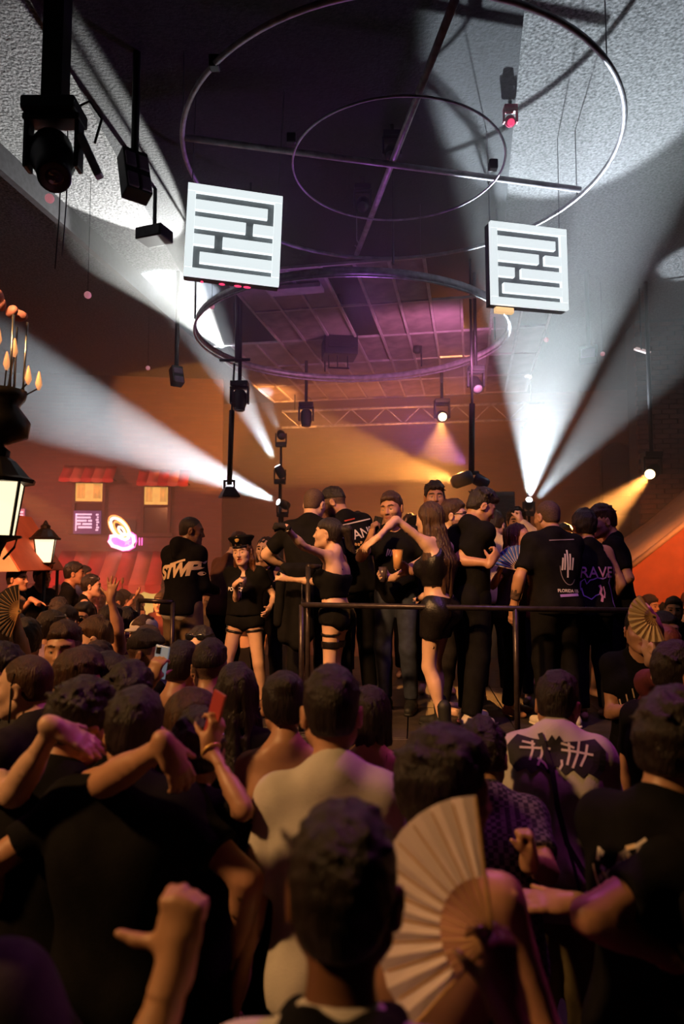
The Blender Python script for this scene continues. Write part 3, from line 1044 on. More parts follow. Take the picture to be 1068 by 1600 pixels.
mat('hair_brown', (0.060, 0.027, 0.013), 0.44, spec=0.5, noise=0.5, scale=60, stretch=(1, 1, 0.15), bump=0.9, bscale=190)
mat('hair_auburn', (0.11, 0.035, 0.014), 0.44, spec=0.5, noise=0.5, scale=60, stretch=(1, 1, 0.15), bump=0.9, bscale=190)
mat('hair_red', (0.22, 0.075, 0.03), 0.44, spec=0.5, noise=0.4, scale=60, stretch=(1, 1, 0.3), bump=0.4, bscale=150)
mat('cloth_black', (0.007, 0.0065, 0.007), 0.85, spec=0.12, noise=0.25, scale=20, bump=0.25, bscale=220)
mat('cloth_dark', (0.022, 0.019, 0.020), 0.85, spec=0.12, noise=0.25, scale=20, bump=0.25, bscale=220)
mat('cloth_charcoal', (0.045, 0.040, 0.042), 0.85, spec=0.12, noise=0.25, scale=20, bump=0.25, bscale=220)
mat('cloth_white', (0.62, 0.58, 0.54), 0.85, noise=0.06, scale=14, bump=0.25, bscale=220)
mat('cloth_cream', (0.60, 0.47, 0.30), 0.85, noise=0.08, scale=14, bump=0.25, bscale=220)
mat('cloth_grey', (0.22, 0.20, 0.20), 0.85, noise=0.12, scale=14, bump=0.25, bscale=220)
mat('cloth_brown', (0.12, 0.045, 0.025), 0.85, noise=0.15, scale=14, bump=0.25, bscale=220)
mat('cloth_khaki', (0.19, 0.13, 0.075), 0.85, noise=0.2, scale=14, bump=0.25, bscale=220)
mat('cloth_olive', (0.20, 0.16, 0.08), 0.85, noise=0.2, scale=14, bump=0.25, bscale=220)
mat('cloth_maroon', (0.14, 0.025, 0.03), 0.85, noise=0.2, scale=14, bump=0.25, bscale=220)
mat('cloth_blue', (0.03, 0.06, 0.16), 0.85, noise=0.2, scale=14, bump=0.25, bscale=220)
mat('cloth_lilac', (0.30, 0.20, 0.32), 0.85, noise=0.15, scale=14, bump=0.25, bscale=220)
mat('denim', (0.035, 0.045, 0.075), 0.85, noise=0.3, scale=18, bump=0.25, bscale=260)
mat('leather', (0.012, 0.010, 0.010), 0.28, noise=0.2, scale=30, bump=0.35, bscale=120)
mat('rubber_black', (0.012, 0.012, 0.012), 0.6)
mat('shoe_white', (0.68, 0.60, 0.52), 0.6, noise=0.08, scale=20)
mat('gold', (0.80, 0.52, 0.18), 0.35, metal=0.3)
mat('steel', (0.55, 0.55, 0.56), 0.3, metal=1.0)
# ---------------------------------------------------------------- the room
def room_rot():
    return Matrix.Rotation(-PHI, 3, 'Z')

mat('ceiling_paint', (0.095, 0.092, 0.095), 0.9, noise=0.85, scale=42, bump=1.0, bscale=38)
mat('floor_dark', (0.020, 0.016, 0.015), 0.6, noise=0.4, scale=6)
mat('wall_dark', (0.055, 0.040, 0.038), 0.85, noise=0.4, scale=3, bump=0.3, bscale=20)
mat('steel_dark', (0.030, 0.028, 0.032), 0.42, metal=0.6, noise=0.3, scale=20)
mat('pipe_grey', (0.28, 0.26, 0.30), 0.38, metal=0.7, noise=0.3, scale=12)
mat('plastic_black', (0.012, 0.012, 0.013), 0.45)

def brick_mat(name, c1, c2, mortar, scale):
    m = bpy.data.materials.new(name); m.use_nodes = True
    nt = m.node_tree; b = nt.nodes['Principled BSDF']
    tc = nt.nodes.new('ShaderNodeTexCoord'); mp = nt.nodes.new('ShaderNodeMapping')
    mp.inputs['Rotation'].default_value = (math.pi / 2, 0, 0)
    br = nt.nodes.new('ShaderNodeTexBrick')
    br.inputs['Scale'].default_value = scale
    br.inputs['Color1'].default_value = rgb(*c1); br.inputs['Color2'].default_value = rgb(*c2); br.inputs['Mortar'].default_value = rgb(*mortar)
    br.inputs['Mortar Size'].default_value = 0.018
    br.inputs['Brick Width'].default_value = 0.5; br.inputs['Row Height'].default_value = 0.16
    nt.links.new(tc.outputs['Object'], mp.inputs['Vector']); nt.links.new(mp.outputs[0], br.inputs['Vector'])
    nt.links.new(br.outputs['Color'], b.inputs['Base Color'])
    bp = nt.nodes.new('ShaderNodeBump'); bp.inputs['Strength'].default_value = 0.6; bp.inputs['Distance'].default_value = 0.02
    nt.links.new(br.outputs['Fac'], bp.inputs['Height']); bp.invert = True
    nt.links.new(bp.outputs[0], b.inputs['Normal'])
    b.inputs['Roughness'].default_value = 0.85
    MATS[name] = m
    return m
brick_mat('brick_wall', (0.16, 0.085, 0.065), (0.11, 0.055, 0.045), (0.10, 0.085, 0.075), 2.2)

CEIL = 5.9
U0, U1, V0, V1 = -9.0, 7.2, -4.0, 15.5
def slab(name, u0, u1, v0, v1, z0, z1, m):
    mb = MB()
    mb.box(((u0 + u1) / 2, (v0 + v1) / 2, (z0 + z1) / 2), (u1 - u0, v1 - v0, z1 - z0))
    o = mb.build(name, MATS[m])
    o.rotation_euler = (0, 0, -PHI)
    return struct(o)
slab('floor', U0, U1, V0, V1, -0.12, 0.0, 'floor_dark')
slab('ceiling', U0, U1, V0, V1, CEIL, CEIL + 0.15, 'ceiling_paint')
mat('ceiling_black', (0.014, 0.014, 0.018), 0.9, noise=0.5, scale=30, bump=0.6, bscale=40)
mb = MB(); mb.poly([(-2.08, -3.0, CEIL - 0.05), (-2.08, 10.0, CEIL - 0.05), (-1.9, 14.3, CEIL - 0.05), (2.6, 14.3, CEIL - 0.05), (2.0, 10.3, CEIL - 0.05), (2.12, 9.0, CEIL - 0.05), (1.28, 4.6, CEIL - 0.05), (-0.1, -3.0, CEIL - 0.05)], (0, 0, 0.049))
struct(mb.build('ceiling_centre', MATS['ceiling_black']))
slab('wall_left', U0 - 0.2, U0, V0, V1, -0.12, CEIL + 0.15, 'wall_dark')
slab('wall_right', U1, U1 + 0.2, V0, V1, -0.12, CEIL + 0.15, 'wall_dark')
slab('wall_back', U0, U1, V1, V1 + 0.2, -0.12, CEIL + 0.15, 'brick_wall')
slab('wall_front', U0, U1, V0 - 0.2, V0, -0.12, CEIL + 0.15, 'wall_dark')

# haze that fills the hall beyond the first rows
mb = MB()
HV = V1 - 0.03
prof = [(7.6, 0.02), (HV, 0.02), (HV, CEIL - 0.02), (6.3, CEIL - 0.02), (6.6, 4.3), (7.1, 3.3), (7.6, 2.2)]
mb.poly([(U0 + 0.02, v, z) for v, z in prof], (U1 - U0 - 0.04, 0, 0))
mb.poly([(-2.0, v, z) for v, z in ((4.5, 4.0), (6.55, 4.0), (6.29, 4.2), (6.29, CEIL - 0.06), (4.5, CEIL - 0.06))], (U1 + 1.9, 0, 0))
hm = bpy.data.materials.new('haze'); hm.use_nodes = True
nt = hm.node_tree
nt.nodes.remove(nt.nodes['Principled BSDF'])
vs = nt.nodes.new('ShaderNodeVolumeScatter')
vs.inputs['Color'].default_value = (1, 1, 1, 1)
vs.inputs['Density'].default_value = HAZE_DENSITY
vs.inputs['Anisotropy'].default_value = 0.25
nt.links.new(vs.outputs[0], nt.nodes['Material Output'].inputs['Volume'])
haze = mb.build('haze', hm)
haze.rotation_euler = (0, 0, -PHI)
tag(haze, 'thin stage haze hanging in the hall', None, None, 'stuff')

# dark service trim running along the ceiling on the left
a, b = at_z(-60, 180, CEIL - 0.05), at_z(345, 552, CEIL - 0.05)
mb = MB(); d = (b - a); L = d.length
mb.box((0, L / 2, -0.08), (0.07, L, 0.24))
t1 = mb.build('trim_1', MATS['steel_dark']); t1.location = a
t1.rotation_euler = d.to_track_quat('Y', 'Z').to_euler()
struct(t1)

# brick pier on the right, brick by brick
mat('brick_red', (0.17, 0.075, 0.05), 0.85, noise=0.35, scale=5, bump=0.5, bscale=40)
mat('brick_dull', (0.12, 0.06, 0.045), 0.85, noise=0.35, scale=5, bump=0.5, bscale=40)
mat('mortar', (0.09, 0.075, 0.065), 0.95, noise=0.2, scale=20)
pc = at(1052, 880, 10.4)
pw, pd_ = 0.92, 0.6
mb = MB(); mb.box((0, 0, CEIL / 2), (pw - 0.03, pd_ - 0.03, CEIL))
pier = mb.build('wall_pier', MATS['mortar']); pier.location = (pc.x + 0.05, pc.y + pd_ / 2, 0); pier.rotation_euler = (0, 0, -PHI)
struct(pier)
bm_ = {}
for key, m in (('a', 'brick_red'), ('b', 'brick_dull')):
    q = MB(); q.box((0, 0, 0), (0.215, 0.10, 0.065), None, 0.006)
    bo = q.build('brick', MATS[m], pier)
    bm_[key] = bo
first = {'a': True, 'b': True}
z = 2.2
row = 0
while z < CEIL - 0.04:
    for c in range(4):
        x = -pw / 2 + 0.12 + c * 0.228 - (0.11 if row % 2 else 0)
        if x < -pw / 2 + 0.1: x = -pw / 2 + 0.1
        key = 'a' if random.random() < 0.6 else 'b'
        o = bm_[key] if first[key] else link(bm_[key].copy())
        first[key] = False
        o.parent = pier
        o.location = (x, -pd_ / 2 + 0.03 + random.uniform(-0.006, 0.004), z)
    z += 0.077; row += 1

# ---------------------------------------------------------------- stage platform
STAGE = 0.86
mat('deck', (0.035, 0.026, 0.024), 0.6, noise=0.4, scale=8, bump=0.3, bscale=60)
mat('deck_edge', (0.05, 0.035, 0.035), 0.5, noise=0.3, scale=15)
fl = at(466, 1200, 5.05); fr = at(990, 1200, 4.83)
P0 = Vector((fl.x - 0.02, 5.05, 0)); P1 = Vector((fr.x + 0.05, 4.80, 0))
ax = (P1 - P0).normalized(); ay = Vector((-ax.y, ax.x, 0))
SD = 4.2
stage = empty('stage_platform', (P0 + P1) / 2 + ay * SD / 2, math.atan2(ax.y, ax.x), 'black raised stage platform carrying the dancers behind the front railing', 'stage')
SW = (P1 - P0).length
mb = MB(); mb.box((0, 0.02, STAGE / 2 - 0.04), (SW - 0.06, SD - 0.08, STAGE - 0.08)); mb.build('base', MATS['cloth_black'], stage)
nx, ny = 3, 4
for i in range(nx):
    for j in range(ny):
        q = MB(); q.box((-SW / 2 + SW * (i + 0.5) / nx, -SD / 2 + SD * (j + 0.5) / ny, STAGE - 0.03), (SW / nx - 0.008, SD / ny - 0.008, 0.06), None, 0.004)
        q.build('deck_panel', MATS['deck'], stage)
mb = MB(); mb.box((0, -SD / 2 - 0.012, STAGE - 0.045), (SW, 0.02, 0.08), None, 0.004); mb.build('edge_trim', MATS['deck_edge'], stage)

# the wing of the stage on the left, set back
wl = at(205, 1000, 6.0); wr = at(470, 1000, 5.75)
W0 = Vector((wl.x, 6.0, 0)); W1 = Vector((P0.x - 0.03, 5.72, 0))
bx = (W1 - W0).normalized(); by = Vector((-bx.y, bx.x, 0))
WD, WW, WING = 2.6, (W1 - W0).length, 0.74
wing = empty('stage_wing', P0 + ay * (0.72 + WD / 2) - ax * (WW / 2 + 0.02), math.atan2(ax.y, ax.x), 'lower left wing of the black stage under the hooded man', 'stage')
mb = MB(); mb.box((0, 0.02, WING / 2 - 0.04), (WW - 0.06, WD - 0.06, WING - 0.08)); mb.build('base', MATS['cloth_black'], wing)
for i in range(2):
    for j in range(2):
        q = MB(); q.box((-WW / 2 + WW * (i + 0.5) / 2, -WD / 2 + WD * (j + 0.5) / 2, WING - 0.03), (WW / 2 - 0.008, WD / 2 - 0.008, 0.06), None, 0.004)
        q.build('deck_panel', MATS['deck'], wing)
# ---------------------------------------------------------------- overhead rig
mat('rig_paint', (0.42, 0.40, 0.45), 0.45, metal=0.3, noise=0.35, scale=14)
mat('wire', (0.18, 0.17, 0.19), 0.5, metal=0.6)
mat('sign_white', (0.9, 0.93, 0.94), 0.5, emit=(0.86, 0.95, 0.97), estr=0.95)
mat('sign_back', (0.16, 0.17, 0.18), 0.6, noise=0.15, scale=8)
mat('bulb_pink', (0.9, 0.5, 0.55), 0.4, emit=(1.0, 0.35, 0.4), estr=0.35)
mat('lens_white', (0.9, 0.95, 1.0), 0.2, emit=(0.92, 0.97, 1.0), estr=8.0)
mat('lens_amber', (1.0, 0.7, 0.35), 0.2, emit=(1.0, 0.72, 0.38), estr=6.0)
mat('lens_red', (0.8, 0.05, 0.12), 0.2, emit=(1.0, 0.05, 0.16), estr=1.2)
mat('lens_dark', (0.05, 0.03, 0.07), 0.08, spec=0.8)
mat('fixture_redlit', (0.50, 0.03, 0.10), 0.5, noise=0.2, scale=20)  # red light on the housings put into the base colour
mat('fixture_blue', (0.035, 0.035, 0.075), 0.4, metal=0.3)
mat('blinder_cell', (0.30, 0.20, 0.34), 0.35, noise=0.15, scale=12)
mat('tile_ceiling', (0.36, 0.29, 0.30), 0.9, noise=0.25, scale=4, bump=0.2, bscale=60)
mat('tile_worn', (0.28, 0.21, 0.22), 0.9, noise=0.4, scale=5, bump=0.2, bscale=60)
mat('tile_bar', (0.50, 0.44, 0.46), 0.5, noise=0.2, scale=10)

def arc(c, r, a0, a1, n, z):
    return [Vector((c.x + r * math.cos(a0 + (a1 - a0) * i / n), c.y + r * math.sin(a0 + (a1 - a0) * i / n), z)) for i in range(n + 1)]

# big round rig over the stage front: two hoops and two crossing bars
Z1 = 5.28
rc = at_z(621, 258, Z1)
rig = empty('hoop_rig', (rc.x, rc.y, Z1), 0, 'large round pipe rig with a smaller hoop inside and two crossing bars', 'rig')
R1_ = 1.68
def ring(name, r, t, m, parent, z=0.0, n=96):
    mb = MB(); mb.tube(arc(Vector((0, 0, 0)), r, 0, 2 * math.pi, n, z)[:-1], t, 8, True)
    return mb.build(name, m, parent, True)
ring('outer_hoop', R1_, 0.019, MATS['rig_paint'], rig)
ring('inner_hoop', 0.84, 0.009, MATS['rig_paint'], rig, -0.02)
A, B = at_z(288, 215, Z1) - rc, at_z(906, 296, Z1) - rc
mb = MB(); mb.bar((A.x, A.y, 0), (B.x, B.y, 0), 0.024); mb.build('cross_bar', MATS['rig_paint'], rig, True)
A, B = at_z(722, -22, Z1) - rc, at_z(556, 404, Z1) - rc
mb = MB(); mb.bar((A.x, A.y, 0.03), (B.x, B.y, 0.03), 0.026); mb.build('cross_bar', MATS['rig_paint'], rig, True)
for q in range(6):
    an = q * math.pi / 3 + 0.3
    mb = MB(); mb.bar((R1_ * math.cos(an), R1_ * math.sin(an), 0), (R1_ * math.cos(an), R1_ * math.sin(an), CEIL - Z1), 0.004, None, 6); mb.build('hanger_wire', MATS['wire'], rig)
for px, py in ((455, 222), (335, 103), (770, 262)):
    p = at_z(px, py, Z1) - rc
    mb = MB(); mb.box((p.x, p.y, 0.02), (0.07, 0.07, 0.08), None, 0.01); mb.build('clamp', MATS['steel_dark'], rig)

# the two lit square signs
BARS = [(0.08, 0.845, 0.17, 0.28), (0.08, 0.62, 0.355, 0.47), (0.70, 0.92, 0.355, 0.47), (0.08, 0.30, 0.545, 0.66), (0.385, 0.92, 0.545, 0.66), (0.155, 0.92, 0.735, 0.85)]
def maze_sign(px, py, d, size, yaw, roll, label, name='light_sign', wires=True):
    c = at(px, py, d)
    t = empty(name, c, 0, label, 'sign', 'square light signs')
    t.rotation_euler = (0, math.radians(roll), math.radians(yaw))
    h = size / 2
    mb = MB(); mb.box((0, 0.045, 0), (size, 0.07, size), None, 0.006); mb.build('housing', MATS['plastic_black'], t)
    mb = MB(); mb.box((0, 0.004, 0), (size * 0.97, 0.012, size * 0.97)); mb.build('back_plate', MATS['sign_back'], t)
    f = size * 0.085
    for cx, cz, sx, sz in ((0, h - f / 2, size, f), (0, -h + f / 2, size, f), (-h + f / 2, 0, f, size - 2 * f), (h - f / 2, 0, f, size - 2 * f)):
        mb = MB(); mb.box((cx, -0.022, cz), (sx, 0.04, sz), None, 0.003); mb.build('frame_side', MATS['sign_white'], t)
    for x0, x1, z0, z1 in BARS:
        x0 = max(x0, 0.083); x1 = min(x1, 0.917)
        mb = MB(); mb.box(((x0 + x1) / 2 * size - h, -0.022, h - (z0 + z1) / 2 * size), ((x1 - x0) * size, 0.04, (z1 - z0) * size), None, 0.003)
        mb.build('light_bar', MATS['sign_white'], t)
    if wires:
        for sx in (-1, 1):
            mb = MB(); mb.bar((sx * h * 0.92, 0.03, h), (sx * h * 0.95, 0.03, CEIL - c.z), 0.004, None, 6); mb.build('hanger_wire', MATS['wire'], t)
    return t
sg = maze_sign(365, 370, 5.05, 0.715, 12.5, 2.0, 'white lit square sign of interlocking bars, hanging left under the big hoop')
for x, w_ in ((-0.22, 0.02), (-0.07, 0.04), (0.05, 0.05), (0.12, 0.05)):
    mb = MB(); mb.sphere((x, 0.03, -0.372), 0.012, 10, 6, (w_ / 0.02, 1, 0.7)); mb.build('reflector', MATS['lens_red'], sg, True)
sg = maze_sign(824, 418, 5.75, 0.725, 13.5, -0.3, 'white lit square sign of interlocking bars, hanging right of the hoop')
mb = MB(); mb.box((-0.22, 0.03, -0.392), (0.17, 0.05, 0.05), None, 0.008)
mat('amber_strip', (0.9, 0.5, 0.2), 0.3, emit=(1.0, 0.62, 0.3), estr=0.9)
mb.build('amber_marker', MATS['amber_strip'], sg)

# ring hanging deeper in the hall, with a band and the suspended tile ceiling above it
Z2 = 4.80
c2 = at_z(549, 528, Z2)
hoop = empty('deep_hoop', (c2.x, c2.y, Z2), 0, 'round metal band hanging beneath the tiled ceiling behind the signs', 'rig')
R2_ = 1.84
mb = MB()
n = 72
P = [[Vector((R2_ * math.cos(2 * math.pi * i / n), R2_ * math.sin(2 * math.pi * i / n), z)) for z in (-0.01, 0.06)] for i in range(n + 1)]
mb.grid(P); bb = mb.build('band', MATS['rig_paint'], hoop, True)
sm = bb.modifiers.new('thickness', 'SOLIDIFY'); sm.thickness = 0.012
ring('lower_pipe', R2_ + 0.01, 0.013, MATS['rig_paint'], hoop, -0.03, 72)
for q in range(8):
    an = q * math.pi / 4 + 0.2
    mb = MB(); mb.bar((R2_ * math.cos(an), R2_ * math.sin(an), 0.1), (R2_ * math.cos(an), R2_ * math.sin(an), CEIL - Z2), 0.012, None, 6); mb.build('hanger_rod', MATS['steel_dark'], hoop)

ZT = 5.20
tc0 = at_z(585, 545, ZT)
tile_root = empty('tile_panel', (tc0.x, tc0.y, ZT), -PHI * 1.25, 'worn suspended tile ceiling lit violet and orange above the deep hoop', 'ceiling panel')
TW, TD = 0.36, 1.15
gaps = {(i, -2) for i in range(-6, 7) if i not in (-3, -2, -1, 1, 2)} | {(-6, -1), (-5, -1), (-4, -1), (0, -1), (6, -1), (-6, 0), (0, -2), (4, -1)}
tile_mesh = {}
for i in range(-6, 7):
    for j in range(-2, 3):
        if (i, j) in gaps: continue
        m = 'tile_worn' if random.random() < 0.35 else 'tile_ceiling'
        if m not in tile_mesh:
            q = MB(); q.box((0, 0, 0), (TW - 0.035, TD - 0.035, 0.02), None, 0.004)
            o = q.build('ceiling_tile', MATS[m], tile_root); tile_mesh[m] = o
        else:
            o = link(tile_mesh[m].copy()); o.parent = tile_root
        o.location = (i * TW, j * TD, random.uniform(0, 0.012))
        o.rotation_euler = (random.uniform(-0.008, 0.008), random.uniform(-0.015, 0.015), 0)
for i in range(-6, 8):
    lo = -2.5 if i in (-3, -2, -1, 0, 1, 2, 3) else -0.5 if i < -3 else -1.5
    mb = MB(); mb.box(((i - 0.5) * TW, (lo + 2.5) / 2 * TD, -0.008), (0.03, (2.5 - lo) * TD, 0.03)); mb.build('grid_bar', MATS['tile_bar'], tile_root)
for j in range(-2, 4):
    lo, hi = (-3.5, 2.5) if j <= -2 else (-3.5, 6.5) if j == -1 else (-6.5, 6.5)
    mb = MB(); mb.box(((lo + hi) / 2 * TW, (j - 0.5) * TD, -0.006), ((hi - lo) * TW, 0.03, 0.026)); mb.build('grid_bar', MATS['tile_bar'], tile_root)
for i in (-5.5, -2, 2, 5.5):
    for j in (-0.4, 2.2):
        mb = MB(); mb.bar((i * TW, j * TD, 0), (i * TW, j * TD, CEIL - ZT), 0.006, None, 6); mb.build('hanger_rod', MATS['steel_dark'], tile_root)

mb = MB(); mb.box((-1.55 * TW, -2.1 * TD, -0.05), (0.62, 0.20, 0.05), None, 0.01); mb.build('louvre', MATS['tile_bar'], tile_root)
# black boxes hanging through the tiles
t = empty('projector_box', at(530, 545, 9.3), math.radians(8), 'black box hanging in the middle of the tiled ceiling behind the deep hoop', 'projector')
mb = MB(); mb.box((0, 0, 0.02), (0.46, 0.42, 0.30), None, 0.015); mb.build('case', MATS['plastic_black'], t)
mb = MB(); mb.box((0, -0.22, -0.02), (0.36, 0.02, 0.05), None, 0.004); mb.build('front_slot', MATS['steel_dark'], t)
for sx in (-0.16, -0.04, 0.1):
    mb = MB(); mb.bar((sx, -0.1, -0.12), (sx, -0.1, -0.30), 0.009, None, 6); mb.build('drop_rod', MATS['steel_dark'], t)
mb = MB(); mb.bar((-0.17, -0.1, -0.30), (0.12, -0.1, -0.30), 0.012, None, 6); mb.build('cross_rod', MATS['steel_dark'], t)
mb = MB(); mb.bar((0, 0, 0.15), (0, 0, CEIL - 0.052 - t.location.z), 0.03, None, 8); mb.build('drop_pole', MATS['plastic_black'], t)
t = empty('ceiling_bracket', at(646, 541, 9.6), 0, 'dark bracket arm hanging through the tiles right of the black box', 'bracket')
mb = MB(); mb.bar((0, 0, 0), (-0.03, 0, CEIL - t.location.z), 0.045, None, 8); mb.build('arm', MATS['plastic_black'], t)
mb = MB(); mb.bar((-0.22, 0, 0.01), (0.2, 0, 0.03), 0.022, None, 8); mb.build('cross_bar', MATS['steel_dark'], t)
mb = MB(); mb.lathe([(0.03, -0.07), (0.06, -0.04), (0.06, 0.04), (0.03, 0.06)], (0.05, 0, -0.04), 12); mb.build('lamp_cap', MATS['steel_dark'], t, True)

# ---------------------------------------------------------------- lamps of the rig
def moving_head(px, py, d, label, aim=None, lens='lens_dark', s=1.0, body='plastic_black', hang=None, stand=None, name='moving_head', group='moving head lamps'):
    """yoke lamp; hang = z of what carries it from above, stand = z of what it stands on"""
    c = at(px, py, d) if not isinstance(px, Vector) else px
    t = empty(name, c, 0, label, 'stage light', group)
    v = (aim - c).normalized() if aim is not None else Vector((0, -0.2, -1)).normalized()
    up = 1 if hang is not None else -1
    Rm = v.to_track_quat('Z', 'Y').to_matrix()
    mb = MB(); mb.lathe([(0.075 * s, -0.17 * s), (0.10 * s, -0.13 * s), (0.105 * s, 0.02 * s), (0.085 * s, 0.10 * s), (0.085 * s, 0.125 * s), (0.07 * s, 0.125 * s)], (0, 0, 0), 16, Rm)
    mb.build('lamp_body', MATS[body], t, True)
    mb = MB(); mb.lathe([(0.074 * s, 0.118 * s), (0.070 * s, 0.130 * s), (0.03 * s, 0.138 * s)], (0, 0, 0), 16, Rm); mb.build('lens', MATS[lens], t, True)
    sx = Vector((1, 0, 0))
    mb = MB()
    for q in (-1, 1):
        mb.box((q * 0.125 * s, 0, up * 0.09 * s), (0.03 * s, 0.09 * s, 0.24 * s), None, 0.006 * s)
    mb.box((0, 0, up * 0.205 * s), (0.28 * s, 0.10 * s, 0.035 * s), None, 0.006 * s)
    mb.build('yoke', MATS[body], t)
    mb = MB(); mb.box((0, 0, up * 0.26 * s), (0.26 * s, 0.2 * s, 0.08 * s), None, 0.012 * s); mb.build('base', MATS[body], t)
    e = hang if hang is not None else stand
    if e is not None and abs(e - c.z) > 0.3 * s:
        mb = MB(); mb.bar((0, 0, up * 0.29 * s), (0, 0, e - c.z), 0.022 * s + 0.006, None, 10); mb.build('pole', MATS['steel_dark'], t, True)
    return t

# pipe truss across the back of the hall
a, b = at(440, 668, 12.4), at(850, 654, 12.2)
t = empty('back_truss', a, 0, 'long horizontal pipe truss across the back above the orange haze', 'truss')
v = b - a
for dz in (0.0, 0.30):
    mb = MB(); mb.bar((0, 0, dz), (v.x, v.y, v.z + dz), 0.025, None, 8); mb.build('chord', MATS['rig_paint'], t, True)
for i in range(15):
    p, q = v * (i / 15), v * ((i + 1) / 15)
    mb = MB(); mb.bar(p + Vector((0, 0, 0.0 if i % 2 else 0.3)), q + Vector((0, 0, 0.3 if i % 2 else 0.0)), 0.011, None, 6); mb.build('web', MATS['rig_paint'], t)
for f in (0.05, 0.95):
    mb = MB(); mb.bar(v * f + Vector((0, 0, 0.3)), Vector((v.x * f, v.y * f, CEIL - a.z)), 0.012, None, 6); mb.build('hanger_rod', MATS['steel_dark'], t)

# heads throwing the white beams, on stands behind the stage
for nm, lab in (('wide', 'white moving head lamp throwing the broad beam low to the left'), ('upper', 'white moving head lamp throwing a beam up to the left'),
                ('short', 'white moving head lamp throwing the shortest beam near the tiled ceiling'), ('fan', 'white moving head lamp throwing the tall beam on the right'),
                ('pencil', 'white moving head lamp throwing a thin upright beam on the right')):
    a, b = BEAMS[nm][:2]
    dv = (b - a).normalized()
    moving_head(a - dv * 0.06, 0, 0, lab, b, 'lens_white', 0.62, stand=0.0)
for nm, lab in (('amber_right', 'orange lamp with a round glowing lens by the brick pier'), ('amber_down', 'orange lamp glowing high at the back of the stage')):
    a, b = BEAMS[nm][:2]
    dv = (b - a).normalized()
    moving_head(a - dv * 0.06 if nm != 'amber_right' else a, 0, 0, lab, b if nm == 'amber_right' else Vector((1.0, 2, 2.0)), 'lens_amber', 0.9, hang=CEIL)
# dark heads hanging under the deep hoop
moving_head(374, 628, 8.4, 'dark moving head lamp hanging beside the thin left pole', None, 'lens_dark', 0.85, hang=CEIL)
moving_head(478, 655, 10.3, 'dark moving head lamp hanging from the far middle of the deep hoop', None, 'lens_dark', 0.85, hang=CEIL)
moving_head(743, 602, 8.6, 'dark moving head lamp hanging at the right of the deep hoop', Vector((2.5, 4, 0)), 'tile_bar', 0.8, hang=CEIL)
# red-lit and violet heads over the front hoop
moving_head(375, 128, 5.2, 'small red moving head lamp on the ceiling left inside the big hoop', at(395, 150, 4.7), 'lens_red', 0.42, 'fixture_redlit', hang=CEIL)
moving_head(797, 190, 5.3, 'small red moving head lamp on the ceiling right inside the big hoop', at(810, 212, 4.8), 'lens_red', 0.42, 'fixture_redlit', hang=CEIL)
moving_head(612, 240, 5.6, 'dark moving head lamp where the two hoop bars cross', at(606, 262, 5.4), 'lens_dark', 0.6, 'fixture_blue', hang=CEIL)
moving_head(566, 320, 6.4, 'small violet moving head lamp behind the long hoop bar', at(565, 340, 6.1), 'lens_dark', 0.62, 'fixture_blue', hang=CEIL)

# hook and chain under that lamp
t = empty('chain_hook', at(557, 378, 6.5), 0, 'small steel hook hanging on a chain near the hoop bar end', 'hook')
mb = MB(); mb.bar((0, 0, 0.02), (0, 0, 0.34), 0.006, None, 6); mb.build('chain', MATS['steel'], t)
mb = MB(); mb.tube([(0, 0, 0.02), (0.02, 0, -0.01), (0.02, 0, -0.035), (0, 0, -0.05), (-0.018, 0, -0.035)], 0.008, 6); mb.build('hook', MATS['steel'], t, True)

# thin pole on the left with a hooded flood at its foot, and its counterpart on the right
t = empty('pole_flood', at(358, 770, 8.3), 0, 'slim pole hanging from the deep hoop with a hooded flood lamp at its foot', 'stage light')
top = at(366, 568, 8.5) - t.location
mb = MB(); mb.bar((0, 0, 0.55), top, 0.014, None, 8); mb.build('thin_rod', MATS['steel_dark'], t, True)
mb = MB(); mb.bar((0, 0, 0.10), (0.02, 0, 1.02), 0.032, 0.034, 10); mb.build('pole', MATS['steel_dark'], t, True)
mb = MB(); mb.lathe([(0.15, -0.06), (0.155, -0.045), (0.085, 0.055), (0.06, 0.07)], (0, 0, 0), 4, rotz(0.4)); mb.build('hood', MATS['steel_dark'], t)
mb = MB(); mb.box((0, 0, -0.055), (0.19, 0.19, 0.012), rotz(0.4)); mb.build('lamp_face', MATS['blinder_cell'], t)
mb = MB(); mb.box((-0.06, 0, 0.1), (0.02, 0.05, 0.1)); mb.box((0.06, 0, 0.1), (0.02, 0.05, 0.1)); mb.box((0, 0, 0.145), (0.14, 0.05, 0.02)); mb.build('bracket', MATS['steel_dark'], t)
mb = MB(); mb.bar((0.06, 0.1, top.z - 0.02), (0.06, 0.1, CEIL - t.location.z), 0.03, None, 8); mb.build('drop_pole', MATS['steel_dark'], t, True)
mb = MB(); mb.bar((-0.14, 0, top.z - 0.02), (0.24, 0, top.z - 0.01), 0.02, None, 8); mb.build('cross_arm', MATS['steel_dark'], t)

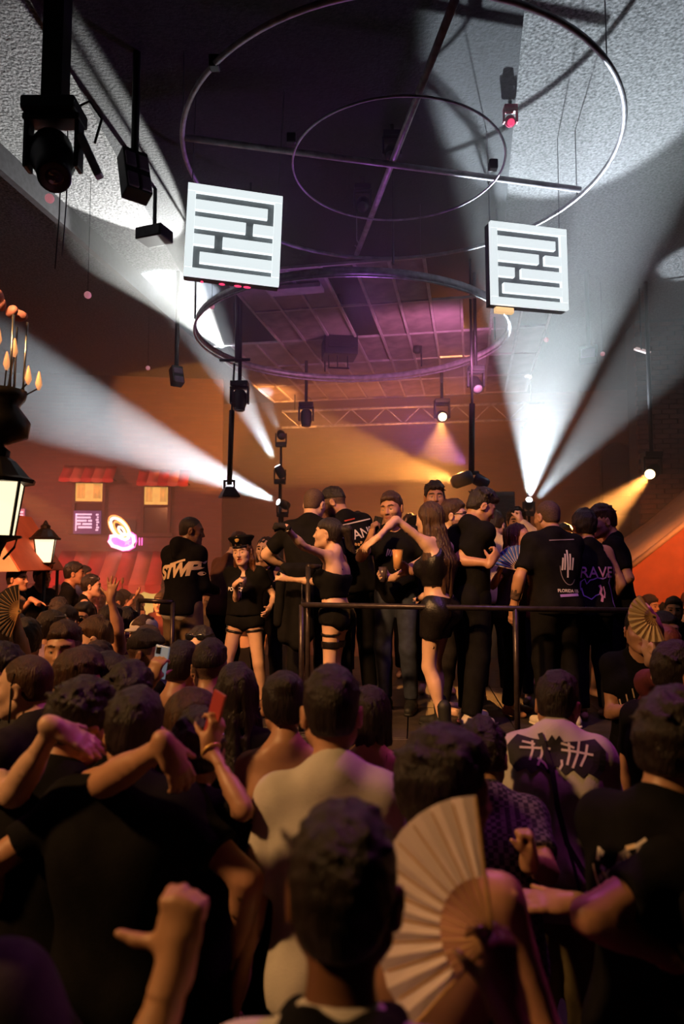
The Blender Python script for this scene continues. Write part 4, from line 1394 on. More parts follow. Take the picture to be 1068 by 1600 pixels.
t = empty('pole_lamp', at(735, 752, 8.2), 0, 'hanging pole on the right carrying a violet-lit lamp above the heads', 'stage light')
topz = CEIL - t.location.z
mb = MB(); mb.bar((0.01, 0, 0.1), (0.03, 0, 0.95), 0.036, None, 10); mb.build('pole', MATS['steel_dark'], t, True)
mb = MB(); mb.bar((0.03, 0, 0.9), (0.03, 0, topz), 0.016, None, 8); mb.build('thin_rod', MATS['steel_dark'], t, True)
mb = MB(); mb.lathe([(0.05, -0.16), (0.085, -0.12), (0.09, 0.06), (0.07, 0.10)], (-0.08, 0, 0.03), 14, Matrix.Rotation(math.radians(70), 3, 'Y')); mb.build('lamp_body', MATS['fixture_blue'], t, True)
mb = MB(); mb.lathe([(0.05, -0.10), (0.07, -0.08), (0.075, 0.06), (0.06, 0.09)], (0.12, 0, 0.0), 14, Matrix.Rotation(math.radians(-60), 3, 'Y')); mb.build('side_lamp', MATS['fixture_blue'], t, True)
mb = MB(); mb.box((0.0, 0, 0.1), (0.2, 0.06, 0.05), None, 0.01); mb.build('bracket', MATS['fixture_blue'], t)

# dark heads close to the camera on the left
def ceiling_head(px, py, d, label):
    c = at(px, py, d)
    t = empty('scoop_lamp', c, 0, label, 'stage light')
    aim = Matrix.Rotation(math.radians(205), 3, 'X') @ Vector((0, 0, 1))
    Rm = Vector((0.22, -0.42, -0.62)).normalized().to_track_quat('Z', 'Y').to_matrix()
    mb = MB(); mb.lathe([(0.07, -0.24), (0.125, -0.20), (0.135, 0.0), (0.105, 0.10), (0.10, 0.22), (0.085, 0.22)], (0, 0, 0), 20, Rm); mb.build('lamp_body', MATS['plastic_black'], t, True)
    mb = MB(); mb.lathe([(0.086, 0.205), (0.08, 0.215), (0.03, 0.225)], (0, 0, 0), 20, Rm); mb.build('lens', MATS['lens_dark'], t, True)
    mb = MB()
    for q in (-1, 1): mb.box((q * 0.16, 0, 0.10), (0.03, 0.10, 0.32), None, 0.008)
    mb.box((0, 0, 0.265), (0.36, 0.13, 0.04), None, 0.008); mb.build('yoke', MATS['plastic_black'], t)
    mb = MB(); mb.box((0, 0, 0.32), (0.34, 0.24, 0.09), None, 0.015); mb.build('base', MATS['plastic_black'], t)
    mb = MB(); mb.box((0, 0, (CEIL - c.z + 0.36) / 2), (0.13, 0.13, CEIL - c.z - 0.36)); mb.build('drop_post', MATS['plastic_black'], t)
    mb = MB(); mb.box((0.24, -0.02, 0.02), (0.05, 0.06, 0.30), Matrix.Rotation(math.radians(-25), 3, 'Y'), 0.008); mb.build('ballast', MATS['rig_paint'], t)
    mb = MB(); mb.tube([(0.1, 0, 0.34), (0.22, 0, 0.40), (0.30, 0, 0.28), (0.26, 0, 0.12)], 0.008, 6); mb.build('cable', MATS['plastic_black'], t, True)
    mb = MB(); mb.sphere((0.03, -0.10, -0.30), 0.028); mb.build('bulb', MATS['bulb_pink'], t, True)
    return t
ceiling_head(83, 252, 4.15, 'big black scoop lamp hanging from the ceiling at the upper left')

def blinder(px, py, d, w_, h_, yaw, pitch, label, rows, cols, hang=True):
    c = at(px, py, d)
    t = empty('blinder', c, 0, label, 'stage light')
    t.rotation_euler = (0, 0, math.radians(yaw))
    Rm = Matrix.Rotation(math.radians(pitch), 3, 'X')
    mb = MB(); mb.box((0, 0.07, 0), (w_, 0.13, h_), Rm, 0.01); mb.build('case', MATS['plastic_black'], t)
    for i in range(cols):
        for j in range(rows):
            p = Rm @ Vector(((i - (cols - 1) / 2) * w_ / cols, -0.004, (j - (rows - 1) / 2) * h_ / rows * 1.0))
            mb = MB(); mb.box(p, (w_ / cols * 0.78, 0.02, h_ / rows * 0.66), Rm, 0.006); mb.build('lamp_cell', MATS['blinder_cell'], t)
    if hang:
        mb = MB(); mb.bar((0, 0.08, h_ * 0.4), (0.0, 0.08, CEIL - c.z), 0.028, None, 10); mb.build('drop_pole', MATS['plastic_black'], t)
    return t
blinder(216, 268, 4.7, 0.19, 0.38, 38, -18, 'black four cell blinder lamp hanging on a pole at the upper left', 2, 2)
blinder(279, 586, 8.6, 0.15, 0.25, 35, -20, 'small two cell blinder lamp hanging in the left haze', 2, 1)
blinder(918, 552, 8.6, 0.22, 0.22, -25, -30, 'dark square lamp hanging in the haze right of the right sign', 1, 1)
# flat boxes under the ceiling
t = empty('wall_speaker', at(241, 368, 6.6), math.radians(-20), 'small dark speaker box fixed below the ceiling left of the left sign', 'speaker')
mb = MB(); mb.box((0, 0, 0), (0.30, 0.22, 0.12), None, 0.01); mb.build('cabinet', MATS['plastic_black'], t)
mb = MB(); mb.box((0, -0.113, 0), (0.27, 0.01, 0.10)); mb.build('grille', MATS['steel_dark'], t)
mb = MB(); mb.bar((0, 0, 0.05), (0, 0, CEIL - t.location.z), 0.02, None, 8); mb.build('bracket', MATS['steel_dark'], t)
t = empty('ceiling_vent', at_z(806, 527, CEIL - 0.12), -PHI, 'dark louvred vent on the ceiling below the right sign', 'vent')
mb = MB(); mb.box((0, 0, 0), (0.42, 0.9, 0.08), None, 0.01); mb.build('frame', MATS['steel_dark'], t)
for i in (-1, 1):
    mb = MB(); mb.box((i * 0.2, 0, -0.045), (0.03, 0.9, 0.03)); mb.build('side_rail', MATS['tile_bar'], t)
t = empty('ceiling_panel_light', at(1003, 548, 9.2), math.radians(20), 'small pale tilted square lamp high on the right', 'ceiling light')
mat('pale_panel', (0.75, 0.6, 0.6), 0.5, emit=(1.0, 0.72, 0.70), estr=0.45)
mb = MB(); mb.box((0, 0, 0), (0.20, 0.20, 0.02), Matrix.Rotation(math.radians(35), 3, 'X') @ rotz(0.7)); mb.build('diffuser', MATS['pale_panel'], t)
mb = MB(); mb.bar((0, 0.02, 0.0), (0, 0.02, CEIL - t.location.z), 0.01, None, 6); mb.build('rod', MATS['steel_dark'], t)
# tiny hanging bulbs
for px, py, d, lab in ((137, 461, 6.5, 'tiny pink bulb hanging below the ceiling trim, nearest the left edge'), (331, 479, 7.5, 'tiny violet bulb hanging at the left end of the deep hoop'),
                       (231, 575, 9.0, 'tiny pink bulb hanging left of the small two cell blinder'), (853, 531, 8.8, 'tiny pink bulb hanging just right of the ceiling vent'),
                       (941, 553, 9.0, 'tiny pink bulb hanging by the dark square lamp')):
    t = empty('pendant_bulb', at(px, py, d), 0, lab, 'bulb', 'tiny hanging bulbs')
    mb = MB(); mb.sphere((0, 0, 0), 0.035 if d < 7 else 0.03, 12, 8); mb.build('bulb', MATS['bulb_pink'], t, True)
    mb = MB(); mb.bar((0, 0, 0.02), (0, 0, CEIL - t.location.z), 0.003, None, 5); mb.build('cord', MATS['plastic_black'], t)
# loose cables hanging at the upper left
for px, py, ln, lab in ((86, 420, 0.55, 'thin black cable dangling from the ceiling under the scoop lamp'), (97, 400, 0.5, 'pale thin cable dangling beside the black one under the scoop lamp')):
    a = at(px, py, 4.4)
    mb = MB(); mb.tube([a + Vector((0.02 * math.sin(q), 0, q / 5 * (CEIL - a.z))) for q in range(6)], 0.0045, 5)
    tag(mb.build('cable', MATS['wire' if 'pale' in lab else 'plastic_black'], None, True), lab, 'cable')
# ---------------------------------------------------------------- street front at the back left
mat('awning_red', (0.50, 0.045, 0.045), 0.8, noise=0.12, scale=6)
mat('awning_pale', (0.60, 0.20, 0.15), 0.8, noise=0.10, scale=6)
mat('awning_orange', (0.55, 0.13, 0.055), 0.8, noise=0.12, scale=5)
mat('awning_cream', (0.72, 0.48, 0.30), 0.8, noise=0.10, scale=6)
mat('window_glow', (0.5, 0.35, 0.12), 0.6, emit=(1.0, 0.58, 0.14), estr=0.85, noise=0.5, scale=5)
mat('curtain_yellow', (0.70, 0.48, 0.14), 0.8, emit=(1.0, 0.62, 0.16), estr=0.5, noise=0.35, scale=7)
mat('glass_dim', (0.05, 0.03, 0.03), 0.12, spec=0.6)
mat('wood_dark', (0.06, 0.03, 0.02), 0.6, noise=0.3, scale=10, stretch=(1, 1, 0.2))
mat('neon_white', (1, 0.9, 0.8), 0.3, emit=(1.0, 0.86, 0.72), estr=2.2)
mat('neon_orange', (1, 0.45, 0.2), 0.3, emit=(1.0, 0.28, 0.06), estr=2.4)
mat('neon_pink', (1, 0.3, 0.7), 0.3, emit=(1.0, 0.12, 0.55), estr=2.2)
mat('neon_violet', (0.5, 0.4, 1), 0.3, emit=(0.42, 0.22, 1.0), estr=1.0)
mat('screen_dark', (0.04, 0.025, 0.08), 0.3, emit=(0.10, 0.05, 0.22), estr=0.5)
mat('screen_lit', (0.8, 0.75, 0.95), 0.3, emit=(0.75, 0.70, 1.0), estr=0.95)
mat('iron', (0.020, 0.016, 0.014), 0.45, metal=0.5, noise=0.3, scale=20)
mat('lamp_glass', (1.0, 0.92, 0.75), 0.4, emit=(1.0, 0.82, 0.52), estr=1.35, noise=0.12, scale=3)

DF = 13.4
fa = at(-260, 880, 13.0); fb = at(345, 880, 13.9)
fx = Vector((fb.x - fa.x, fb.y - fa.y, 0)); FL = fx.length; fx.normalize(); fn = Vector((fx.y, -fx.x, 0))   # outward normal, towards the hall
ang = math.atan2(fx.y, fx.x)
mb = MB(); mb.box((FL / 2, 0.2, CEIL / 2), (FL, 0.4, CEIL))
fac = mb.build('wall_street', MATS['brick_wall']); fac.location = (fa.x, fa.y, 0); fac.rotation_euler = (0, 0, ang)
struct(fac)
def on_facade(px, py, off=0.0):
    """local (x, z) on the street wall seen at a pixel; off metres in front of it"""
    r = ray(px, py); o = Vector((0, 0, CAM_H)); p0 = Vector((fa.x, fa.y, 0)) + fn * off
    t = (p0 - o).dot(fn) / r.dot(fn)
    p = o + r * t
    q = p - Vector((fa.x, fa.y, 0))
    return q.dot(fx), p.z
def facade_empty(name, px, py, off, label, cat):
    x, z = on_facade(px, py, off)
    p = Vector((fa.x, fa.y, 0)) + fx * x + fn * off
    return empty(name, (p.x, p.y, z), ang, label, cat)

def street_window(name, x0p, x1p, y0p, y1p, label):
    x0, z1 = on_facade(x0p, y0p); x1, z0 = on_facade(x1p, y1p)
    w_, h_ = x1 - x0, z1 - z0
    t = empty(name, Vector((fa.x, fa.y, 0)) + fx * (x0 + x1) / 2 + Vector((0, 0, (z0 + z1) / 2)), ang)
    t['kind'] = 'structure'; t['label'] = label
    mb = MB(); mb.box((0, -0.012, 0), (w_, 0.02, h_)); mb.build('pane', MATS['glass_dim'], t)
    mb = MB(); mb.box((0, -0.03, h_ * 0.28), (w_ * 0.94, 0.02, h_ * 0.36)); mb.build('lit_interior', MATS['window_glow'], t)
    for cx, cz, sx, sz in ((0, h_ / 2, w_ + 0.1, 0.07), (0, -h_ / 2, w_ + 0.16, 0.08), (-w_ / 2, 0, 0.06, h_), (w_ / 2, 0, 0.06, h_), (0, h_ * 0.08, w_, 0.045)):
        mb = MB(); mb.box((cx, -0.05, cz), (sx, 0.08, sz), None, 0.006); mb.build('frame', MATS['wood_dark'], t)
    for q in range(3):
        mb = MB(); P = [[Vector((-w_ * 0.4 + w_ * 0.8 * (q + i / 8) / 3, -0.055 - 0.012 * math.sin(i * 1.6), h_ * (0.46 - 0.30 * j))) for j in range(2)] for i in range(9)]
        if q != 1: mb.grid(P, (0, 0.008, 0)); mb.build('curtain', MATS['curtain_yellow'], t, True)
        else: mb.bm.free()
    return t, w_, h_
w1, ww, wh = street_window('window_1', 117, 162, 752, 832, 'lit upper window of the street front, left of the neon')
w2, _, _ = street_window('window_2', 224, 264, 758, 836, 'lit upper window of the street front, right of the neon')

def small_awning(x0p, x1p, y0p, y1p, drop, label, n=6, red='awning_red', pale='awning_pale', out=0.5):
    x0, z1 = on_facade(x0p, y0p); x1, z0 = on_facade(x1p, y1p)
    t = empty('awning', Vector((fa.x, fa.y, 0)) + fx * (x0 + x1) / 2 + Vector((0, 0, z0)), ang, label, 'awning')
    w_, h_ = x1 - x0, z1 - z0
    for i in range(n):
        a, b = -w_ / 2 + w_ * i / n, -w_ / 2 + w_ * (i + 1) / n
        mb = MB(); mb.grid([[Vector((q, -out * s, h_ * (1 - s) - 0.03 * math.sin(s * 3.14))) for s in (0, 0.25, 0.5, 0.75, 1)] for q in (a, b)], (0, 0, 0.012)); mb.build('stripe', MATS[red if i % 2 == 0 else pale], t, True)
        mb = MB(); mb.grid([[Vector((a + (b - a) * q / 6, -out, -drop * (0.75 + 0.25 * math.sin(q / 6 * math.pi)) * s)) for s in (0, 1)] for q in range(7)], (0, 0.008, 0)); mb.build('valance', MATS[red if i % 2 == 0 else pale], t)
    for sx in (-1, 1):
        mb = MB(); mb.bar((sx * w_ / 2, 0, 0.0), (sx * w_ / 2, -out, 0.0), 0.012, None, 6); mb.build('arm', MATS['iron'], t)
    return t
small_awning(100, 182, 728, 752, 0.07, 'small red window awning above the left lit window', 5, out=0.35)
small_awning(218, 296, 734, 758, 0.07, 'small red window awning above the right lit window', 5, out=0.35)
small_awning(96, 262, 862, 912, 0.16, 'wide red and pale striped shop awning beneath the neon sign', 7, out=1.0)

# shop door and lit shop windows below the awning
for x0p, x1p, m, lab in ((150, 178, 'window_glow', 'lit shop window beneath the striped awning'), (212, 252, 'window_glow', 'second lit shop window at the right end of the striped awning')):
    t = facade_empty('shop_window', (x0p + x1p) / 2, 945, 0.0, lab, 'window')
    a, b = on_facade(x0p, 945)[0], on_facade(x1p, 945)[0]
    mb = MB(); mb.box((0, -0.02, 0), (b - a, 0.03, 0.7)); mb.build('pane', MATS[m], t)
    for cx, cz, sx, sz in ((0, 0.37, b - a + 0.1, 0.06), (0, -0.37, b - a + 0.1, 0.06), (-(b - a) / 2, 0, 0.05, 0.7), ((b - a) / 2, 0, 0.05, 0.7)):
        mb = MB(); mb.box((cx, -0.04, cz), (sx, 0.07, sz)); mb.build('frame', MATS['wood_dark'], t)

# screen with the bar emblem in the left window
t = facade_empty('window_screen', 136, 816, 0.16, 'small lit screen showing the square bar emblem in the left window', 'screen')
s_ = 0.42
mb = MB(); mb.box((0.0, 0.02, 0), (0.52, 0.04, s_ + 0.04), None, 0.006); mb.build('panel', MATS['screen_dark'], t)
off = -0.05; sz = 0.34
for x0, x1, z0, z1 in BARS + [(0, 0.07, 0, 1), (0, 0.9, 0, 0.09)]:
    mb = MB(); mb.box((off + ((x0 + x1) / 2 - 0.5) * sz, -0.004, (0.5 - (z0 + z1) / 2) * sz), ((x1 - x0) * sz, 0.008, (z1 - z0) * sz)); mb.build('emblem_bar', MATS['screen_lit'], t)
for q in range(7):
    mb = MB(); mb.box((0.19 + 0.012 * (q % 2), -0.004, 0.15 - q * 0.05), (0.05 - 0.02 * (q % 3 == 1), 0.008, 0.034)); mb.build('side_mark', MATS['screen_lit'], t)

t = facade_empty('window_screen', 20, 808, 0.10, 'second small lit screen with bars, half hidden behind the large lantern', 'screen')
mb = MB(); mb.box((0.0, 0.02, 0), (0.44, 0.04, 0.34), None, 0.006); mb.build('panel', MATS['screen_dark'], t)
for q in range(4):
    mb = MB(); mb.box((0.05, -0.004, 0.10 - q * 0.066), (0.28, 0.008, 0.036)); mb.build('emblem_bar', MATS['screen_lit'], t)

# neon emblem: a tilted loop over a rounded blot with a star
t = facade_empty('neon_sign', 190, 832, 0.10, 'glowing neon emblem, a tilted loop over a rounded blot with a star', 'neon sign')
k_ = 13.6 / F_PX
def nx(px, py):
    return Vector(((px - 190) * k_, 0, (832 - py) * k_))
def loop(cx, cy, a, b, tilt, n=40):
    c, s = math.cos(math.radians(tilt)), math.sin(math.radians(tilt))
    return [nx(cx + a * math.cos(q) * c - b * math.sin(q) * s, cy + a * math.cos(q) * s + b * math.sin(q) * c) for q in [2 * math.pi * i / n for i in range(n)]]
def tube_part(name, pts, r, m, closed=True, y=0.0):
    mb = MB(); mb.tube([p + Vector((0, y, 0)) for p in pts], r, 6, closed); return mb.build(name, MATS[m], t, True)
tube_part('outer_loop', loop(187, 826, 19.5, 9.5, 52), 0.032, 'neon_white')
tube_part('middle_loop', loop(188, 827, 14, 6.5, 52), 0.022, 'neon_orange', True, -0.01)
tube_part('inner_loop', loop(190, 829, 7, 3, 52), 0.024, 'neon_white', True, -0.02)
blob = [(172, 846), (174, 838), (182, 837), (190, 838), (196, 836), (202, 834), (208, 838), (209, 846), (207, 853), (200, 857), (192, 858), (184, 855), (177, 853)]
tube_part('blot_outline', [nx(*p) for p in blob], 0.034, 'neon_white', True, -0.01)
mb = MB(); mb.poly([nx(*p) for p in blob], (0, 0.02, 0)); mb.build('blot_fill', MATS['neon_violet'], t)
star = [nx(199 + (6 if i % 2 == 0 else 2.3) * math.sin(i * math.pi / 5), 847 - (6 if i % 2 == 0 else 2.3) * math.cos(i * math.pi / 5)) - Vector((0, 0.02, 0)) for i in range(10)]
mb = MB(); mb.poly(star, (0, 0.015, 0)); mb.build('star', MATS['screen_lit'], t)
tube_part('glow_edge', [nx(190 + (p[0] - 190) * 1.16, 846 + (p[1] - 846) * 1.2) for p in blob], 0.014, 'neon_pink', True, 0.04)
tube_part('loop_edge', loop(186, 825, 23, 12.5, 52), 0.012, 'neon_orange', True, 0.04)
for px in (217, 221):
    tube_part('stroke', [nx(px, 840), nx(px, 852)], 0.012, 'neon_pink', False)
mb = MB(); mb.box((0, 0.07, 0), (0.5, 0.02, 0.5)); mb.build('mount', MATS['plastic_black'], t)

# ---------------------------------------------------------------- street lanterns
def lantern(px, py, d, hg, label, tall=False, foot=0.0):
    """px,py: middle of the glass; hg: glass height in metres"""
    c = at(px, py, d)
    t = empty('street_lantern', (c.x, c.y, foot), 0.35, label, 'street lamp', 'street lanterns')
    z = c.z - foot
    w1_, w0_ = hg * 0.60, hg * 0.42
    for q in range(4):
        a0, a1 = math.pi / 4 + q * math.pi / 2, math.pi / 4 + (q + 1) * math.pi / 2
        P = [[Vector((w * math.cos(a), w * math.sin(a), z + s * hg / 2)) for w, s in ((w0_, -1), (w1_, 1))] for a in (a0, a1)]
        nrm = Vector((math.cos((a0 + a1) / 2), math.sin((a0 + a1) / 2), 0)) * -0.006
        mb = MB(); mb.grid(P, nrm); mb.build('pane', MATS['lamp_glass'], t)
        mb = MB(); mb.bar((w0_ * math.cos(a0), w0_ * math.sin(a0), z - hg / 2), (w1_ * math.cos(a0), w1_ * math.sin(a0), z + hg / 2), hg * 0.03, None, 6); mb.build('glazing_bar', MATS['iron'], t)
    mb = MB(); mb.lathe([(w1_ * 1.10, z + hg * 0.5), (w1_ * 1.14, z + hg * 0.57), (w1_ * 0.98, z + hg * 0.62), (w1_ * 0.55, z + hg * 0.92), (w1_ * 0.34, z + hg * 1.0), (w1_ * 0.36, z + hg * 1.12), (w1_ * 0.20, z + hg * 1.2), (0.01, z + hg * 1.36)], (0, 0, 0), 12); mb.build('roof', MATS['iron'], t)
    n = 20
    for q in range(n):
        if q % 1 == 0 and hg > 0.28:
            a = 2 * math.pi * q / n
            mb = MB(); mb.box((w1_ * 1.13 * math.cos(a), w1_ * 1.13 * math.sin(a), z + hg * 0.545), (0.012, 0.018, hg * 0.085), rotz(a)); mb.build('crest_tooth', MATS['lamp_glass'], t)
    mb = MB(); mb.lathe([(w0_ * 1.12, z - hg * 0.5), (w0_ * 1.12, z - hg * 0.54), (w0_ * 0.5, z - hg * 0.62), (w0_ * 0.3, z - hg * 0.8), (hg * 0.1, z - hg * 0.9)], (0, 0, 0), 12); mb.build('base_ring', MATS['iron'], t)
    mb = MB(); mb.lathe([(0.12, 0), (0.10, 0.12), (0.05, 0.2), (hg * 0.1, 0.5), (hg * 0.075, z - hg * 0.85)], (0, 0, 0), 10); mb.build('post', MATS['iron'], t, True)
    for sx in (-1, 1):
        mb = MB(); mb.tube([(sx * w0_ * 0.9, 0, z - hg * 0.54), (sx * w0_ * 0.8, 0, z - hg * 0.72), (sx * hg * 0.15, 0, z - hg * 0.95)], hg * 0.025, 6); mb.build('bracket_scroll', MATS['iron'], t, True)
    pl = bpy.data.lights.new('lantern_flame', 'POINT'); pl.energy = 22; pl.color = (1.0, 0.62, 0.28); pl.shadow_soft_size = 0.08
    po = bpy.data.objects.new('lantern_flame', pl); link(po); po.parent = t; po.location = (0, 0, z - hg * 0.72 if False else z)
    return t, c, z
lantern(70, 861, 8.2, 0.27, 'smaller lit street lantern standing in the crowd by the striped awning')
t, c, z = lantern(-6, 796, 3.5, 0.27, 'large lit street lantern at the left picture edge with glass tubes on top')
# upper stage of the near lantern: urn, glass tubes with flame shaped bulbs
mb = MB(); mb.lathe([(0.05, z + 0.34), (0.14, z + 0.38), (0.15, z + 0.46), (0.09, z + 0.54), (0.12, z + 0.58), (0.13, z + 0.62)], (0, 0, 0), 14); mb.build('urn', MATS['iron'], t, True)
mat('glass_tube', (0.55, 0.55, 0.55), 0.08, spec=0.9)
mat('flame', (1.0, 0.5, 0.25), 0.4, emit=(1.0, 0.40, 0.15), estr=0.7)
mat('flower_pink', (0.62, 0.26, 0.26), 0.6, noise=0.25, scale=20)
for q in range(6):
    a = q * math.pi / 3
    mb = MB(); mb.bar((0.105 * math.cos(a), 0.105 * math.sin(a), z + 0.60), (0.115 * math.cos(a), 0.115 * math.sin(a), z + 1.0), 0.006, None, 6); mb.build('glass_rod', MATS['steel'], t, True)
for q, (x, y, h) in enumerate(((0.02, 0.03, 0.74), (0.06, -0.02, 0.80), (-0.02, 0.0, 0.86), (0.13, -0.02, 0.66), (0.18, 0.0, 0.64))):
    mb = MB(); mb.bar((x * 0.45, y, z + 0.58), (x, y, z + h + 0.01), 0.004, None, 6); mb.build('bulb_arm', MATS['iron'], t)
    mb = MB(); mb.lathe([(0.006, 0), (0.018, 0.03), (0.012, 0.065), (0.003, 0.10)], (x, y, z + h), 8); mb.build('flame_bulb', MATS['flame'], t, True)
for q in range(7):
    a = q * 0.9
    mb = MB(); mb.sphere((0.07 * math.cos(a), 0.07 * math.sin(a), z + 1.03 + 0.035 * (q % 3)), 0.04, 8, 6, (1.2, 0.5, 0.8), rotz(a)); mb.build('petal', MATS['flower_pink'], t, True)

# orange kiosk canopy at the left edge
a = at(-60, 770, 7.4)
t = empty('kiosk_canopy', at(-20, 893, 7.4), 0, 'plain orange sloping canopy at the left edge below the large lantern', 'awning')
mb = MB(); P = [[Vector((x, -0.5 * s, 0.62 * (1 - s))) + (Vector((0.0, 0, 0)) if True else 0) for s in (0, 0.5, 1)] for x in (-0.9, -0.1)]
mb.poly([(-0.9, 0, 0), (0.34, 0, 0), (0.08, 0, 0.42), (-0.1, 0, 0.66), (-0.9, 0, 0.66)], (0, 0.02, 0)); mb.build('side_cloth', MATS['awning_cream'], t)
mb = MB(); mb.grid([[Vector((0.34 - 0.44 * s, y, 0.66 * s)) for s in (0, 0.5, 1)] for y in (0.02, 0.6, 1.2)], (0.01, 0, 0.01)); mb.build('top_cloth', MATS['awning_orange'], t)
mb = MB(); mb.bar((0.30, 1.1, 0), (0.30, 1.1, -t.location.z), 0.02, None, 8); mb.build('post', MATS['iron'], t)
mb = MB(); mb.bar((-0.85, 0.1, 0), (-0.85, 0.1, -t.location.z), 0.02, None, 8); mb.build('post', MATS['iron'], t)

# ---------------------------------------------------------------- sloping canopy on the right
c = at(985, 905, 8.8)
t = empty('market_canopy', c, 0, 'orange cloth canopy with a cream sloping edge at the right picture edge', 'awning')
e = [at(985, 884, 8.8) - c, at(1075, 812, 8.8) - c, at(1180, 730, 8.8) - c]
zb = at(985, 934, 8.8).z - c.z
mb = MB(); mb.poly([(e[0].x, 0, e[0].z), (e[2].x, 0, e[2].z), (e[2].x, 0, zb), (e[0].x - 0.25, 0, zb), (e[0].x - 0.2, 0, zb + 0.25)], (0, 0.02, 0)); mb.build('end_cloth', MATS['awning_orange'], t)
mb = MB(); mb.grid([[e[0] + (e[2] - e[0]) * s + Vector((0, y, 0.02 * math.sin(9 * s))) for s in [i / 8 for i in range(9)]] for y in (-0.03, 0.5, 1.4)], (0, 0, 0.015)); mb.build('top_cloth', MATS['awning_cream'], t, True)
mb = MB(); mb.bar(e[0] + Vector((0, -0.03, 0)), e[2] + Vector((0, -0.03, 0)), 0.035, None, 8); mb.build('edge_hem', MATS['awning_cream'], t, True)
for i in range(14):
    x0 = e[0].x - 0.25 + i * 0.16
    mb = MB(); mb.grid([[Vector((x0 + 0.16 * q / 6, -0.01, zb - 0.10 * (0.45 + 0.55 * math.sin(q / 6 * math.pi)) * s)) for s in (0, 1)] for q in range(7)], (0, 0.008, 0)); mb.build('valance', MATS['awning_orange'], t)
for x in (e[0].x - 0.2, e[2].x - 0.1):
    mb = MB(); mb.bar((x, 0.06, zb + 0.05), (x, 0.06, -c.z), 0.025, None, 8); mb.build('post', MATS['iron'], t)

# faint arched doorway on the back wall, right
p = at(966, 760, 14.0)
t = empty('window_3', (p.x, p.y, p.z), -PHI); t['kind'] = 'structure'; t['label'] = 'dark arched window on the back wall on the right'
pts = [(-0.34, 0, -0.6), (-0.34, 0, 0.55)] + [(-0.34 * math.cos(q), 0, 0.55 + 0.34 * math.sin(q)) for q in [math.pi * i / 14 for i in range(1, 14)]] + [(0.34, 0, 0.55), (0.34, 0, -0.6)]
mb = MB(); mb.tube(pts, 0.03, 6); mb.build('arch_frame', MATS['wall_dark'], t, True)
mb = MB(); mb.poly(pts, (0, 0.02, 0)); mb.build('pane', MATS['glass_dim'], t)
for q in (-0.2, 0.15, 0.5):
    mb = MB(); mb.bar((-0.34, 0, q), (0.34, 0, q), 0.014, None, 6); mb.build('glazing_bar', MATS['wall_dark'], t)

# grey speaker stack behind the dancers on the right
p = at(780, 820, 9.2)
t = empty('speaker_stack', (p.x, p.y, 0), -PHI, 'dark grey ribbed speaker stack behind the dancers, left of the tall beam', 'speaker')
mat('speaker_grey', (0.07, 0.065, 0.065), 0.6, noise=0.2, scale=20)
zt = at(780, 768, 9.2).z
mb = MB(); mb.box((0, 0.25, zt / 2), (0.42, 0.5, zt), None, 0.015); mb.build('cabinet', MATS['speaker_grey'], t)
for q in range(14):
    mb = MB(); mb.box((0, -0.012, zt - 0.05 - q * 0.055), (0.39, 0.02, 0.03)); mb.build('rib', MATS['speaker_grey'], t)
# ---------------------------------------------------------------- lettering and prints
mat('print_cream', (0.85, 0.66, 0.45), 0.7)
mat('print_white', (0.75, 0.68, 0.62), 0.7)
mat('print_red', (0.60, 0.08, 0.04), 0.7)
mat('print_gold', (0.70, 0.40, 0.14), 0.7)
mat('print_pink', (0.75, 0.35, 0.55), 0.7)
mat('print_violet', (0.42, 0.25, 0.75), 0.7)
mat('print_grey', (0.30, 0.25, 0.26), 0.7)
mat('print_black', (0.010, 0.009, 0.010), 0.7)
TEXT = {}
def text_mesh(key, body, size, shear=0.0, bold=0.0, spacing=1.0):
    cu = bpy.data.curves.new('t', 'FONT')
    cu.body = body; cu.size = size; cu.shear = shear; cu.offset = bold; cu.space_character = spacing
    cu.align_x = 'CENTER'; cu.align_y = 'CENTER'
    o = bpy.data.objects.new('t', cu); COL.objects.link(o)
    me = o.evaluated_get(bpy.context.evaluated_depsgraph_get()).to_mesh()
    bm = bmesh.new(); bm.from_mesh(me)
    bmesh.ops.triangulate(bm, faces=bm.faces)
    TEXT[key] = bm
    COL.objects.unlink(o); bpy.data.objects.remove(o)
text_mesh('stwp', 'STWP.', 0.165, 0.42, 0.008, 0.82)
text_mesh('police', 'POLICE', 0.035, 0, 0.001)
text_mesh('vans', 'VANS', 0.125, 0.0, 0.001, 0.95)
text_mesh('wall', 'OFF THE WALL', 0.036, 0, 0.001)
text_mesh('rave', 'RAVE', 0.12, 0.0, 0.0, 1.02)
text_mesh('florida', 'FLORIDA 135', 0.032, 0, 0.001)

def flat(bm, rot=0.0, dx=0.0, dz=0.0, sx=1.0, sz=1.0, bend=0.0):
    """triangles of a flat print as numpy (x, z) and faces"""
    c, s = math.cos(math.radians(rot)), math.sin(math.radians(rot))
    V = np.array([(v.co.x * sx, v.co.y * sz) for v in bm.verts])
    if bend: V[:, 1] -= bend * V[:, 0] ** 2
    V = np.stack([V[:, 0] * c - V[:, 1] * s + dx, V[:, 0] * s + V[:, 1] * c + dz], 1)
    bm.verts.index_update()
    return V, [[v.index for v in f.verts] for f in bm.faces]

